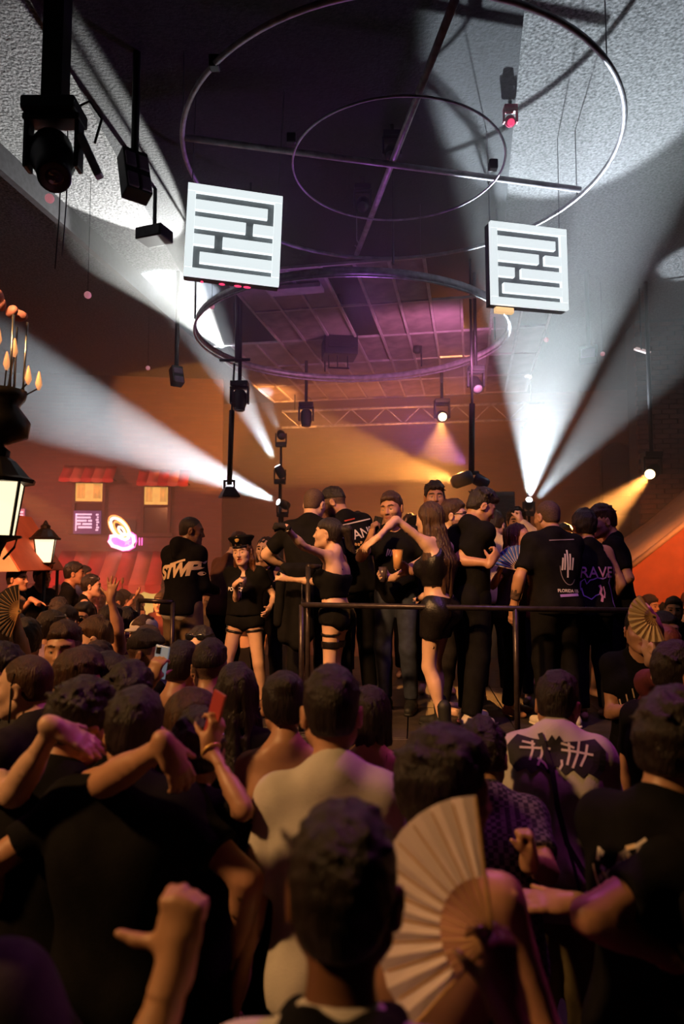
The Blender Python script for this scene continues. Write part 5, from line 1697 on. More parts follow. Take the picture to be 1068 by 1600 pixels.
def stroke(pts, w):
    """flat ribbon along 2D points"""
    V, F = [], []
    n = len(pts)
    for i, p in enumerate(pts):
        a = Vector(pts[min(i + 1, n - 1)]) - Vector(pts[max(i - 1, 0)])
        nrm = Vector((-a.y, a.x)).normalized() * w / 2
        V += [(p[0] + nrm.x, p[1] + nrm.y), (p[0] - nrm.x, p[1] - nrm.y)]
    for i in range(n - 1):
        F.append([2 * i, 2 * i + 1, 2 * i + 3]); F.append([2 * i, 2 * i + 3, 2 * i + 2])
    return np.array(V), F

def fan_fill(pts):
    c = np.mean(np.array(pts), 0)
    V = [tuple(c)] + list(pts)
    n = len(pts)
    return np.array(V), [[0, 1 + i, 1 + (i + 1) % n] for i in range(n)]

def decal(J, key, VF, side, m, name='print', z0=0.22, off=0.004, lab=None):
    """lay a flat print on the cloth by projecting it from the back or the front"""
    o, Vc, Fc = J['cloth_' + key]
    if 'bvh_' + key not in J:
        J['bvh_' + key] = BVHTree.FromPolygons([tuple(v) for v in Vc], [tuple(f) for f in Fc])
    tree = J['bvh_' + key]
    V, F = VF
    bm = bmesh.new()
    vs = [bm.verts.new((p[0], p[1], 0)) for p in V]
    for f in F:
        try: bm.faces.new([vs[i] for i in f])
        except ValueError: pass
    for _ in range(3):
        es = [e for e in bm.edges if e.calc_length() > 0.022]
        if not es: break
        bmesh.ops.subdivide_edges(bm, edges=es, cuts=1)
        bmesh.ops.triangulate(bm, faces=[f for f in bm.faces if len(f.verts) > 3])
    sgn = 1 if side == 'back' else -1
    d = Vector(J['Rc'] @ V3(0, sgn, 0))
    k = J['k']
    dead = []
    for v in bm.verts:
        x = v.co.x if side == 'back' else -v.co.x
        org = Vector(J['ch'](x / k, -sgn * 0.6, z0 + v.co.y / k))
        h, nrm, _, _ = tree.ray_cast(org, d, 1.2)
        if h is None: dead.append(v)
        else: v.co = h - d * off
    if dead: bmesh.ops.delete(bm, geom=dead, context='VERTS')
    me = bpy.data.meshes.new(name)
    bm.to_mesh(me); bm.free()
    me.materials.append(MATS[m])
    q = bpy.data.objects.new(name, me); q.parent = o
    link(q)
    if lab: q['label'] = lab
    return q

def stand(px, py, d, floor=0.0, dH=0.0):
    """where somebody stands and how tall, from the pixel of the top of the head and the distance"""
    p = at(px, py, d)
    return (p.x, p.y, floor), p.z - floor + dH

# ---------------------------------------------------------------- railings
mat('rail_paint', (0.055, 0.040, 0.042), 0.35, metal=0.5, noise=0.3, scale=20)
def railing(name, pts, posts, label, zf=None, r=0.021, ztop=None):
    t = empty(name, (pts[0].x, pts[0].y, 0), 0, label, 'railing')
    o = Vector((pts[0].x, pts[0].y, 0))
    mb = MB(); mb.tube([p - o for p in pts], r, 10); mb.build('top_rail', MATS['rail_paint'], t, True)
    for p, z0 in posts:
        mb = MB(); mb.bar((p.x - o.x, p.y - o.y, z0), (p.x - o.x, p.y - o.y, p.z), r * 0.95, None, 10); mb.build('post', MATS['rail_paint'], t, True)
        mb = MB(); mb.box((p.x - o.x, p.y - o.y, z0 + 0.006), (0.09, 0.09, 0.012), None, 0.002); mb.build('foot_plate', MATS['rail_paint'], t)
    return t
a, b = at(471, 945, 5.12), at(985, 954, 4.88)
c_ = at(1003, 952, 5.9)
railing('stage_railing', [at(474, 938, 5.6), a, b, c_], [(a, STAGE), (a.lerp(b, 0.66), STAGE), (b, STAGE)], 'dark pipe railing along the front edge of the stage')
a, b = at(481, 885, 5.45), at(512, 886, 5.75)
railing('booth_railing', [a, b], [(a, STAGE), (b, STAGE)], 'short taller pipe railing standing inside the front left stage corner')
a, b = at(216, 938, 6.02), at(270, 941, 5.96)
railing('wing_railing', [a, b], [(a, WING), (b, WING)], 'short pipe railing at the left stage wing below the hooded man')

# ---------------------------------------------------------------- small held things
mat('cup_amber', (0.75, 0.38, 0.16), 0.35, noise=0.1, scale=10, spec=0.6)
mat('cup_smoke', (0.10, 0.07, 0.09), 0.2, spec=0.7)
mat('phone_black', (0.015, 0.015, 0.018), 0.15, spec=0.7)
mat('phone_red', (0.40, 0.06, 0.06), 0.3, spec=0.6)
mat('phone_screen', (0.30, 0.36, 0.40), 0.15, emit=(0.5, 0.6, 0.7), estr=0.18)
mat('fan_cloth', (0.74, 0.62, 0.64), 0.8, noise=0.08, scale=8).node_tree.nodes['Principled BSDF'].inputs['Transmission Weight'].default_value = 0.0
mat('fan_dark', (0.02, 0.016, 0.016), 0.7, noise=0.2, scale=10)
mat('fan_gold', (0.80, 0.60, 0.36), 0.7, noise=0.1, scale=10)
mat('fan_bluelit', (0.05, 0.12, 0.42), 0.5, noise=0.3, scale=10)  # blue light on the fan put into the cloth colour
mat('bamboo', (0.50, 0.30, 0.13), 0.5, noise=0.2, scale=12)
mat('stick_white', (0.75, 0.70, 0.66), 0.4)

def cup(p, label, m='cup_amber', h=0.125, r=0.038, tilt=(0, 0)):
    t = empty('cup', p, 0, label, 'cup')
    t.rotation_euler = (math.radians(tilt[0]), math.radians(tilt[1]), 0)
    mb = MB(); mb.lathe([(r * 0.78, -h / 2), (r, h / 2), (r * 0.93, h / 2), (r * 0.76, -h / 2 + 0.008)], (0, 0, 0), 16); mb.build('wall', MATS[m], t, True)
    mb = MB(); mb.tube([(r * math.cos(q), r * math.sin(q), h / 2) for q in [2 * math.pi * i / 16 for i in range(16)]], 0.0022, 5, True); mb.build('rim', MATS[m], t, True)
    return t

def phone(p, u, n, label, m='phone_black', screen='phone_screen'):
    t = empty('phone', p, 0, label, 'phone')
    u = Vector(u).normalized(); n = Vector(n); n = (n - u * n.dot(u)).normalized(); x = u.cross(n)
    Rm = Matrix((x, n, u)).transposed()
    mb = MB(); mb.box((0, 0, 0), (0.074, 0.009, 0.152), Rm, 0.003); mb.build('case', MATS[m], t)
    mb = MB(); mb.box(Rm @ Vector((0, 0.0052, 0)), (0.067, 0.001, 0.142), Rm); mb.build('screen', MATS[screen], t)
    mb = MB(); mb.box(Rm @ Vector((0.018, -0.006, 0.052)), (0.026, 0.004, 0.034), Rm, 0.002); mb.build('camera_bump', MATS['phone_black'], t)
    return t

def hand_fan(p, n, up, r, a0, a1, ribs, label, cloth='fan_cloth', stick='bamboo', inner=0.45, lace=False):
    """folding fan: p pivot, n normal of its plane, up = direction of angle 90"""
    t = empty('hand_fan', p, 0, label, 'fan', 'folding hand fans')
    n = Vector(n).normalized(); up = Vector(up); up = (up - n * up.dot(n)).normalized(); rt = up.cross(n)
    def P(a, q, lift=0.0):
        a = math.radians(a)
        return (rt * math.cos(a) + up * math.sin(a)) * q + n * lift
    for i in range(ribs + 1):
        a = a0 + (a1 - a0) * i / ribs
        mb = MB(); mb.bar(P(a, -0.015, 0.002), P(a, r * (0.99 if i in (0, ribs) else 0.96), 0.002), 0.0042 if i in (0, ribs) else 0.0028, 0.0028 if i in (0, ribs) else 0.0018, 6); mb.build('rib', MATS[stick], t)
    for i in range(ribs):
        b0, b1 = a0 + (a1 - a0) * i / ribs, a0 + (a1 - a0) * (i + 1) / ribs
        bm_ = (b0 + b1) / 2
        mb = MB(); mb.grid([[P(q, r * s, l) for s in (inner, 0.72, 1.0)] for q, l in ((b0, 0.0), (bm_, 0.007), (b1, 0.0))], n * 0.0012); mb.build('pleat', MATS[cloth], t)
    mb = MB(); mb.bar(-n * 0.006, n * 0.008, 0.006, None, 8); mb.build('pivot', MATS['steel'], t)
    return t

def shades(J, m='phone_black', up=0.0, name='sunglasses', back=0.0):
    """sunglasses on the nose, or pushed up on the head"""
    hc, Rh, s = J['hc'], J['Rh'], J['s']
    def L(x, y, z): return Vector(hc + Rh @ (V3(x, y, z) * s))
    mb = MB()
    Rm = Matrix(Rh.tolist())
    y0, z0 = (0.103, 0.004) if not up else (0.078, up)
    for sx in (-1, 1):
        mb.sphere(L(sx * 0.034, y0, z0), 0.027 * s, 12, 8, (1, 0.22, 0.78), Rm)
        mb.bar(L(sx * 0.060, y0 - 0.004, z0 + 0.008), L(sx * 0.084, -0.01, z0 + (0.008 if not up else 0.012)), 0.0035 * s, None, 6)
    mb.bar(L(-0.012, y0 + 0.003, z0 + 0.006), L(0.012, y0 + 0.003, z0 + 0.006), 0.003 * s, None, 6)
    o = mb.build(name, MATS[m], J['root'], True)
    return o

def wrist_thing(J, nm, m='gold', name='bracelet', t=0.96):
    E, W = J[nm]['E'], J[nm]['W']
    c = Vector(E + (W - E) * t); d = Vector(unit(W - E))
    a = d.orthogonal().normalized(); b_ = d.cross(a)
    mb = MB(); mb.tube([c + (a * math.cos(q) + b_ * math.sin(q)) * 0.031 * J['k'] for q in [2 * math.pi * i / 18 for i in range(18)]], 0.005, 6, True)
    return mb.build(name, MATS[m], J['root'], True)

def hand_pt(J, nm, fwd=0.075, palm=0.04):
    """world point in front of a palm"""
    g = J[nm]
    bpy_m = Matrix.Translation(J['root'].location) @ Matrix.Rotation(J['root'].rotation_euler.z, 4, 'Z')
    return bpy_m @ Vector(g['W'] + g['u'] * fwd * J['k'] + g['n'] * palm * J['k'])
def wdir(J, v):
    return Matrix.Rotation(J['root'].rotation_euler.z, 3, 'Z') @ Vector(v)
def W(px, py, d): return ('w', at(px, py, d))
def D(x, y, z): return ('w', Vector((x, y, z)))

SFEET = dict(R=(0.13, 0.02, -10), L=(-0.13, -0.02, 10))
# ---------------------------------------------------------------- people on the stage
def st(px, py, d, **kw):
    pos, H = stand(px, py, d, kw.pop('deck', STAGE), kw.pop('dH', 0.0))
    return dict(pos=pos, H=kw.pop('H', H), **kw)

# man in the black hoodie on the wing
r, J = human('man in a black hoodie lettered STWP. standing at the left end of the stage', **st(288, 804, 6.4, deck=WING), yaw=-30, skin='skin_brown', hair=('buzz', 'hair_black'), top=('hoodie', 'cloth_black', dict(fold=0.008, fit=0.022)),
             bottom=('trousers', 'cloth_khaki', dict(loose=0.022)), head=(-45, 8, 0), lean=3, R=dict(to=(0.12, 0.32, 1.06), hand='grip'), L=dict(to=(-0.06, 0.34, 1.05), hand='grip'), shoes=('sneaker', 'rubber_black'), beard=True, seed=1, feet=SFEET, extra=[('tee', 'cloth_white', dict(sleeve=0.3, hem=-0.15, fold=0.0, fit=0.006, name='undershirt'))], build=1.06)
decal(J, 'hoodie', flat(TEXT['stwp'], 8, 0.03, 0.0), 'back', 'print_cream', 'lettering', 0.20)
decal(J, 'hoodie', stroke([(-0.04, 0.062), (0.04, 0.080), (0.13, 0.105)], 0.020), 'back', 'print_cream', 'letter_bar', 0.20)
# man in a brown shirt bending beside him
r, J = human('man in a tight brown tee bending forward beside the woman in a police cap', **st(352, 826, 6.95, deck=WING), yaw=-35, skin='skin_pale', hair=('fade', 'hair_brown'), top=('tee', 'cloth_brown', dict(sleeve=0.5, fit=0.009)), bottom=('trousers', 'cloth_black'),
             lean=14, head=(-10, 22, 0), L=dict(to=(-0.16, 0.18, 0.92)), R=dict(to=(0.2, 0.25, 1.0)), shoes=('sneaker', 'rubber_black'), seed=2)
# woman with the police cap
r, J = human('woman in a black police cap and short black romper, mouth open, thigh straps and boots', **st(384, 840, 6.3, deck=WING), yaw=172, woman=True, skin='skin_pale', hair=('long', 'hair_auburn', dict(len=0.26)), top=('tee', 'cloth_black', dict(sleeve=0.55, hem=0.03, fit=0.010, fold=0.003, vneck=0.15)),
             bottom=('shorts', 'cloth_black', dict(leg=0.13, loose=0.010, waist=0.10)), mouth='open', build=1.07, eyes=True, fine=('head', 'R', 'L'), head=(-6, 6, 6), R=dict(to=W(368, 913, 6.02), hand='grip', n=D(1, 0, 0), u=D(0.5, -0.4, 0.5)), L=dict(to=(-0.28, 0.14, 1.05)),
             feet=dict(R=(0.22, 0.05, -14), L=(-0.19, 0.0, 14)), shoes=('boot', 'rubber_black'), seed=3,
             extra=[('band', 'leather', dict(leg='R', span=(0.23, 0.29), tilt=(0, 0, 0.0))), ('band', 'leather', dict(leg='L', span=(0.20, 0.26)))])
decal(J, 'tee', flat(TEXT['police'], 0, -0.055, 0.0, 1.15, 1.3), 'front', 'print_white', 'lettering', 0.215, 0.006)
mb = MB(); mb.tube([J['ch'](0, 0.150, 0.20), J['ch'](0, 0.122, 0.05)], 0.004, 6); mb.build('zip', MATS['steel'], r, True)
hc, Rh, s = J['hc'], J['Rh'], J['s']
Rm = Matrix((Rh @ rot_x(4)).tolist())
hp_ = Vector(hc + Rh @ (V3(0, -0.012, 0.072) * s))
mb = MB(); mb.lathe([(0.086, -0.02), (0.090, 0.012), (0.118, 0.050), (0.122, 0.062), (0.10, 0.074), (0.02, 0.082)], hp_, 20, Rm); capo = mb.build('police_cap', MATS['cloth_black'], r, True)
mb = MB()
P = [[hp_ + Rm @ Vector((q * 0.080 * math.sqrt(max(0, 1 - (0 if t_ == 0 else 0.0))), 0.070 * math.sqrt(max(0.0, 1 - (q * 0.95) ** 2)) + 0.052 * t_ * math.sqrt(max(0.02, 1 - q * q * 0.9)), -0.010 - 0.022 * t_)) for t_ in (0, 0.5, 1)] for q in [-1 + i / 6 for i in range(13)]]
mb.grid(P, (0, 0, 0.006)); mb.build('visor', MATS['leather'], capo, True)
mb = MB(); mb.sphere(hp_ + Rm @ Vector((0, 0.108, 0.042)), 0.026, 10, 8, (0.85, 0.3, 1.1), Rm); mb.build('badge', MATS['gold'], capo, True)
mb = MB(); mb.tube([Vector(J['pe'](0.15, 0.06, -0.02)) + Vector((0.022 * math.cos(q), 0, -0.03 + 0.03 * math.sin(q))) for q in [2 * math.pi * i / 14 for i in range(14)]], 0.005, 6, True); mb.build('cuff', MATS['steel'], r, True)
mb = MB(); mb.tube([Vector(J['pe'](0.155, 0.06, -0.085)) + Vector((0.022 * math.cos(q), 0, -0.03 + 0.03 * math.sin(q))) for q in [2 * math.pi * i / 14 for i in range(14)]], 0.005, 6, True); mb.build('cuff', MATS['steel'], r, True)
cup(hand_pt(J, 'R', 0.07, 0.042), 'small cup in the hand of the woman in the police cap', 'cup_smoke', 0.09, 0.032)
# dark haired woman with a mesh sleeve
r, J = human('dark-haired woman in black with a mesh sleeve, behind the police cap woman, hand raised', **st(418, 838, 6.85, deck=WING), yaw=165, woman=True, skin='skin_pale', hair=('straight', 'hair_black'), top=('tank', 'cloth_black'), bottom=('trousers', 'cloth_black'),
             fine=('head', 'R', 'L'), R=dict(to=W(410, 868, 6.45), hand='grip', u=D(0.1, -0.1, 1), n=D(1, 0, 0.1)), extra=[('sleeves', 'cloth_dark', dict(arms='R', span=(0.05, 0.97)))], seed=4, shoes=('boot', 'rubber_black'))
p = hand_pt(J, 'R', 0.06, 0.03)
mb = MB(); mb.bar(p - Vector((0.05, 0, 0.08)), p + Vector((0.08, 0, 0.13)), 0.009, None, 8); tag(mb.build('glow_stick', MATS['stick_white'], None, True), 'slim white stick held up beside the police cap woman', 'stick')
# man from behind in black
r, J = human('man with shaved neck and plain black tee seen from behind beside the booth railing', **st(484, 757, 5.95), yaw=-12, skin='skin_pale', hair=('buzz', 'hair_buzz'), top=('tee', 'cloth_black', dict(sleeve=0.75, fit=0.02)), bottom=('trousers', 'cloth_black'),
             head=(-12, 10, 4), L=dict(to=(-0.22, 0.22, 1.08), pole=(-1, -0.5, 0.1), hand='relax'), R=dict(to=(0.2, 0.25, 1.0)), build=1.08, seed=5, fine=('head', 'L'), shoes=('sneaker', 'rubber_black'))
# man with the lettered back
r, J = human('tall man in a black tee lettered VANS on the back, looking down to the left', **st(556, 748, 6.3, H=2.0), yaw=30, skin='skin_tan', hair=('fade', 'hair_black'), top=('tee', 'cloth_black', dict(sleeve=0.7, fit=0.02)), bottom=('trousers', 'cloth_black'),
             head=(44, 24, 0), lean=6, side=-13, R=dict(to=(0.18, 0.3, 1.05)), L=dict(to=(-0.1, 0.3, 1.1)), beard=True, seed=6, shoes=('sneaker', 'rubber_black'))
decal(J, 'tee', flat(TEXT['vans'], 0, 0.05, 0.0), 'back', 'print_white', 'lettering', 0.27)
decal(J, 'tee', stroke([(-0.20, 0.11), (-0.135, 0.00), (-0.115, 0.115), (0.22, 0.115)], 0.011), 'back', 'print_white', 'letter_bar', 0.27)
decal(J, 'tee', stroke([(-0.06, 0.148), (0.05, 0.148)], 0.012), 'back', 'print_red', 'red_line', 0.27)
for i in range(9):
    decal(J, 'tee', stroke([(-0.07 + i * 0.03, -0.083 + 0.008 * (i % 2)), (-0.05 + i * 0.03, -0.083 - 0.006 * (i % 3))], 0.024), 'back', 'print_gold', 'gold_mark', 0.27)
decal(J, 'tee', flat(TEXT['wall'], 0, 0.06, -0.135, bend=0.9), 'back', 'print_cream', 'lettering', 0.27)
# smiling woman with the raised arm
r, J = human('smiling woman in a black bandeau top stretching a gloved arm out to the left', **st(524, 808, 5.3), yaw=68, woman=True, skin='skin_pale', hair=('pony', 'hair_black', dict(sway=0.05)), top=('bandeau', 'cloth_black', dict(low=0.03, high=0.265, fold=0.003, slope=-0.35)),
             bottom=('shorts', 'cloth_black', dict(leg=0.12, waist=0.06)), mouth='smile', eyes=True, fine=('head', 'L'), build=1.07, head=(10, -4, -4), L=dict(to=W(446, 824, 4.84), pole=D(0.1, 0.2, -1), hand='fist', u=D(-0.9, -0.1, 0.25), n=D(0, 0.3, -1)),
             R=dict(to=W(448, 905, 5.45), pole=D(0.2, 0.3, -1)), extra=[('glove', 'cloth_dark', dict(arms='L')), ('band', 'leather', dict(leg='L', span=(0.30, 0.35), tilt=(0.2, 0.0, 0.12))), ('band', 'leather', dict(leg='L', span=(0.48, 0.62))), ('band', 'leather', dict(leg='R', span=(0.48, 0.62)))],
             feet=dict(R=(0.10, 0.06, -5), L=(-0.12, -0.04, 8)), shoes=('boot', 'rubber_black'), seed=7, breast=1.05)
for sx in (-1, 1):
    mb = MB(); mb.sphere(Vector(J['hc'] + J['Rh'] @ (V3(sx * 0.082, -0.008, -0.048) * J['s'])), 0.006); mb.build('earring', MATS['gold'], r, True)
mb = MB(); mb.tube([J['ch'](-0.10, 0.075, 0.26), J['ch'](-0.112, 0.03, 0.40), J['ch'](-0.10, -0.04, 0.41), J['ch'](-0.08, -0.115, 0.26)], 0.006, 6); mb.build('strap', MATS['cloth_black'], r, True)
wrist_thing(J, 'L', 'steel', 'bracelet', 0.93)
# red bag strap person: cup man facing the camera
r, J = human('stubbled man in a black tee with a white chest emblem, holding a cup', **st(618, 768, 5.85), yaw=158, skin='skin_tan', hair=('short', 'hair_brown'), top=('tee', 'cloth_black', dict(fit=0.018)), bottom=('trousers', 'denim'), eyes=True, beard=True,
             fine=('head', 'R', 'L'), head=(-6, 6, 5), R=dict(to=W(580, 838, 5.5), pole=D(-0.6, 0.2, -1), hand='grip', u=D(0.15, -0.2, 1), n=D(1, 0.3, 0)), L=dict(to=W(640, 892, 5.5), pole=D(0.8, 0.2, -0.8), hand='grip', u=D(-0.7, -0.1, 0.55), n=D(-0.75, -0.55, 0.1)), seed=8, shoes=('sneaker', 'rubber_black'))
for i in range(4):
    decal(J, 'tee', stroke([(-0.035 + i * 0.017, -0.03 + 0.008 * (i % 2)), (-0.018 + i * 0.017, 0.03 - 0.006 * (i % 3))], 0.011), 'front', 'print_white', 'emblem_bar', 0.23)
cup(at(621, 874, 5.40), 'amber plastic cup held against a black tee in the middle of the stage', 'cup_amber', 0.15, 0.042)
phone(hand_pt(J, 'R', 0.085, 0.03), (0.25, 0, 1), (0.4, 0.9, 0), 'dark phone held up in front of the stubbled man with the cup', 'phone_black')
# long haired woman
r, J = human('woman with long brown hair in black leather crop top and shorts at the railing', **st(684, 778, 5.15), yaw=48, woman=True, skin='skin_pale', hair=('long', 'hair_brown', dict(len=0.48, w=0.115)), top=('crop', 'leather', dict(low=0.06, fold=0.003)),
             bottom=('shorts', 'leather', dict(leg=0.50, loose=0.014, waist=0.10)), fine=('head', 'L'), head=(5, 4, 0), L=dict(to=W(588, 842, 4.86), pole=D(0.0, 0.4, 1), hand='relax', u=D(-0.75, 0.1, -0.5), n=D(-0.2, 0.5, -0.8)), R=dict(to=(0.2, 0.25, 1.0)),
             feet=dict(R=(0.10, 0.10, -4), L=(-0.07, -0.05, 6)), shoes=('boot', 'rubber_black'), seed=9, drop=0.015)
# sunglasses man behind her
r, J = human('man wearing black sunglasses, half hidden behind the long-haired woman in leather', **st(694, 780, 5.8), yaw=-100, skin='skin_pale', hair=('short', 'hair_brown'), top=('tee', 'cloth_black'), bottom=('trousers', 'cloth_dark'), head=(-5, 0, 0), fine=('head', 'R'),
             R=dict(to=W(610, 905, 5.55), pole=D(0.6, 0.2, -0.8), hand='grip', u=D(-1, -0.1, 0.05), n=D(0, -0.6, 0.6)), seed=10, beard=True)
shades(J)
cup(hand_pt(J, 'R', 0.075, 0.042), 'smoky glass held low beside the amber cup in mid stage', 'cup_smoke', 0.12, 0.036)
# man behind in the dark
r, J = human('dark-haired man looking over the heads at the back of the stage, right of centre', **st(677, 752, 6.7), yaw=178, skin='skin_tan', hair=('textured', 'hair_black'), top=('tee', 'cloth_black'), bottom=('trousers', 'cloth_black'), seed=11, eyes=True)
# profile man in black
r, J = human('man with fringe and black tee in profile looking down to the right, white shoes', **st(730, 763, 5.35, dH=0.03), yaw=-62, skin='skin_tan', hair=('quiff', 'hair_black'), top=('tee', 'cloth_black', dict(fit=0.02, sleeve=0.72)), bottom=('trousers', 'cloth_black', dict(loose=0.02)),
             head=(-16, 26, 0), lean=5, fine=('head', 'R', 'L'), R=dict(to=W(766, 880, 5.1), pole=D(-0.2, -0.3, -1), hand='grip', u=D(0.5, 0.1, 0.75), n=D(-0.3, 0.8, 0.3)), L=dict(to=W(778, 872, 5.4), hand='relax'), shoes=('sneaker', 'shoe_white', 'print_pink'), seed=12, eyes=True,
             feet=dict(R=(0.10, -0.05, -4), L=(-0.10, 0.08, 4)))
# cream shirt man
r, J = human('man in a cream shirt seen from behind with bowed head, behind the profile man', **st(768, 792, 6.4), yaw=-20, skin='skin_pale', hair=('short', 'hair_black'), top=('longsleeve', 'cloth_cream', dict(name='shirt', fold=0.010)), bottom=('trousers', 'cloth_dark'), lean=10, head=(0, 22, 0), seed=13,
             R=dict(to=W(812, 815, 6.3), pole=D(0.6, 0, -1), hand='fist', u=D(0, 0, 1)), fine=('head', 'R'))
r, J = human('person in a black hooded top behind the woman with the blue fan', **st(805, 795, 7.2), yaw=170, skin='skin_tan', hair=('curly', 'hair_black'), top=('hoodie', 'cloth_black'), bottom=('trousers', 'cloth_black'), seed=14)
# woman with the fan
r, J = human('auburn-haired woman in dark clothes facing right, blue-lit fan held before her', **st(797, 817, 5.75), yaw=-118, woman=True, skin='skin_tan', hair=('long', 'hair_auburn', dict(len=0.2, w=0.07)), top=('tee', 'cloth_dark', dict(sleeve=0.5)), bottom=('trousers', 'cloth_black'), eyes=True,
             fine=('head', 'R', 'L'), head=(0, -4, 0), R=dict(to=W(786, 880, 5.45), pole=D(-0.6, 0, -1), hand='grip', u=D(0.2, -0.2, 1), n=D(0.6, -0.3, 0.2)), L=dict(to=W(826, 896, 5.5), pole=D(0.6, 0.1, -1), hand='grip', u=D(-0.3, -0.2, 0.9), n=D(-0.5, -0.3, 0.2)), seed=15)
hand_fan(at(812, 892, 5.26), (-0.1, -1, 0.15), (-0.3, 0, 1), 0.20, 15, 150, 14, 'blue and gold folding fan opened in the hands of the auburn-haired woman', 'fan_bluelit', 'fan_gold', 0.4)
# striped person between
r, J = human('person in a striped dark top, half hidden left of the tattooed man', **st(836, 838, 6.15), yaw=160, woman=True, skin='skin_pale', hair=('bob', 'hair_auburn'), top=('tee', 'cloth_maroon'), bottom=('trousers', 'cloth_black'), seed=16, eyes=True)
phone(at(836, 868, 5.85), (0.3, 0, 1), (0, -1, 0.2), 'blue glowing phone left of the tattooed man with the striped emblem', 'phone_black', 'screen_lit' if False else 'phone_screen')
# tattooed man
r, J = human('shaven-headed man with tattooed arm, striped emblem on the back of his black tee', **st(864, 778, 5.3), yaw=14, skin='skin_tan', hair=('buzz', 'hair_buzz'), top=('tee', 'cloth_black', dict(fit=0.024, sleeve=0.8, fold=0.009)), bottom=('trousers', 'cloth_black', dict(loose=0.02)), head=(8, 8, 0),
             fine=('head', 'L'), L=dict(to=(-0.33, 0.06, 0.90), pole=(-0.8, -0.8, 0), hand='relax'), R=dict(to=(0.14, 0.30, 1.02)), build=1.10, beard=True, shoes=('sneaker', 'shoe_white'), seed=17)
mat('tattoo', (0.10, 0.06, 0.05), 0.6, noise=0.8, scale=40)
garment(J, 'band', 'tattoo', dict(arm='L', span=(0.25, 0.7), name='tattoo'))
garment(J, 'band', 'leather', dict(arm='L', span=(0.9, 0.96), name='wristband'))
for i in range(5):
    q = abs(i - 2)
    decal(J, 'tee', stroke([(-0.03 + i * 0.022, -0.10 + q * 0.028 + (0.03 if i % 2 else 0)), (-0.05 + i * 0.022 + 0.035, 0.11 - q * 0.03)], 0.014), 'back', 'print_white', 'emblem_bar', 0.19)
el = [(0.03 + 0.075 * math.cos(q), -0.01 + 0.145 * math.sin(q)) for q in [2 * math.pi * i / 24 for i in range(25)]]
decal(J, 'tee', stroke(el[12:22], 0.006), 'back', 'print_grey', 'emblem_edge', 0.19)
decal(J, 'tee', flat(TEXT['florida'], -2, 0.02, -0.20), 'back', 'print_white', 'lettering', 0.19)
decal(J, 'tee', stroke([(-0.10, 0.185), (0.12, 0.195)], 0.008), 'back', 'print_grey', 'neck_line', 0.19)
decal(J, 'tee', stroke([(-0.06, -0.235), (0.10, -0.228)], 0.02), 'back', 'print_violet', 'small_line', 0.19)
# man in the lettered tank
r, J = human('curly-haired man in a black tank lettered RAVE over a violet creature outline', **st(918, 797, 5.55), yaw=8, skin='skin_tan', hair=('curly', 'hair_black'), top=('tank', 'cloth_black', dict(fit=0.018, fold=0.008)), bottom=('trousers', 'cloth_black', dict(loose=0.015)), head=(-6, 4, 0), seed=18,
             R=dict(to=(0.24, 0.12, 0.95)), L=dict(to=(-0.16, 0.25, 1.0)))
for i, ch_ in enumerate(('print_violet', 'print_pink')):
    decal(J, 'tank', flat(TEXT['rave'], 0, 0.0, 0.0, 0.98 - 0.0 * i, 1.0), 'back', ch_, 'lettering', 0.18 - 0.006 * i, 0.004 + 0.0015 * i)
beast = [(-0.13, -0.16), (-0.125, -0.09), (-0.10, -0.07), (-0.085, -0.11), (-0.06, -0.08), (-0.035, -0.075), (0.0, -0.062), (0.05, -0.07), (0.075, -0.06), (0.085, -0.03), (0.11, -0.035), (0.115, -0.07), (0.105, -0.10), (0.13, -0.15), (0.14, -0.20), (0.13, -0.26), (0.14, -0.30), (0.10, -0.32), (0.07, -0.30), (0.04, -0.325), (0.0, -0.315), (-0.06, -0.315), (-0.12, -0.29)]
decal(J, 'tank', stroke(beast, 0.010), 'back', 'print_violet', 'creature_outline', 0.20)
decal(J, 'tank', stroke([(-0.12, -0.14), (-0.11, -0.20), (-0.06, -0.23), (-0.02, -0.20), (0.01, -0.19)], 0.009), 'back', 'print_violet', 'creature_outline', 0.20)
decal(J, 'tank', stroke([(0.015, -0.12), (0.03, -0.15), (0.018, -0.18), (0.035, -0.21), (0.022, -0.25)], 0.022), 'back', 'print_pink', 'creature_mark', 0.20)
decal(J, 'tank', stroke([(0.05, -0.13), (0.06, -0.18), (0.05, -0.22)], 0.012), 'back', 'print_pink', 'creature_mark', 0.20)
# right man in profile
r, J = human('man in a black tee in profile facing left at the right end of the stage', **st(958, 788, 5.8), yaw=72, skin='skin_tan', hair=('quiff', 'hair_brown'), top=('tee', 'cloth_black', dict(sleeve=0.75, fit=0.018)), bottom=('trousers', 'cloth_black'), head=(14, 12, 0), beard=True, eyes=True, seed=19, build=1.05,
             L=dict(to=(-0.20, 0.12, 0.98)), R=dict(to=(0.1, 0.3, 1.1)), extra=[('band', 'cloth_dark', dict(arm='L', span=(0.35, 0.95), name='arm_cover'))], fine=('head',))
r, J = human('fair young man between the tank top man and the man in profile, face half hidden', **st(936, 812, 6.5), yaw=-150, skin='skin_pale', hair=('short', 'hair_brown'), top=('tee', 'cloth_white'), bottom=('shorts', 'cloth_grey', dict(leg=0.9)), seed=20, eyes=True)
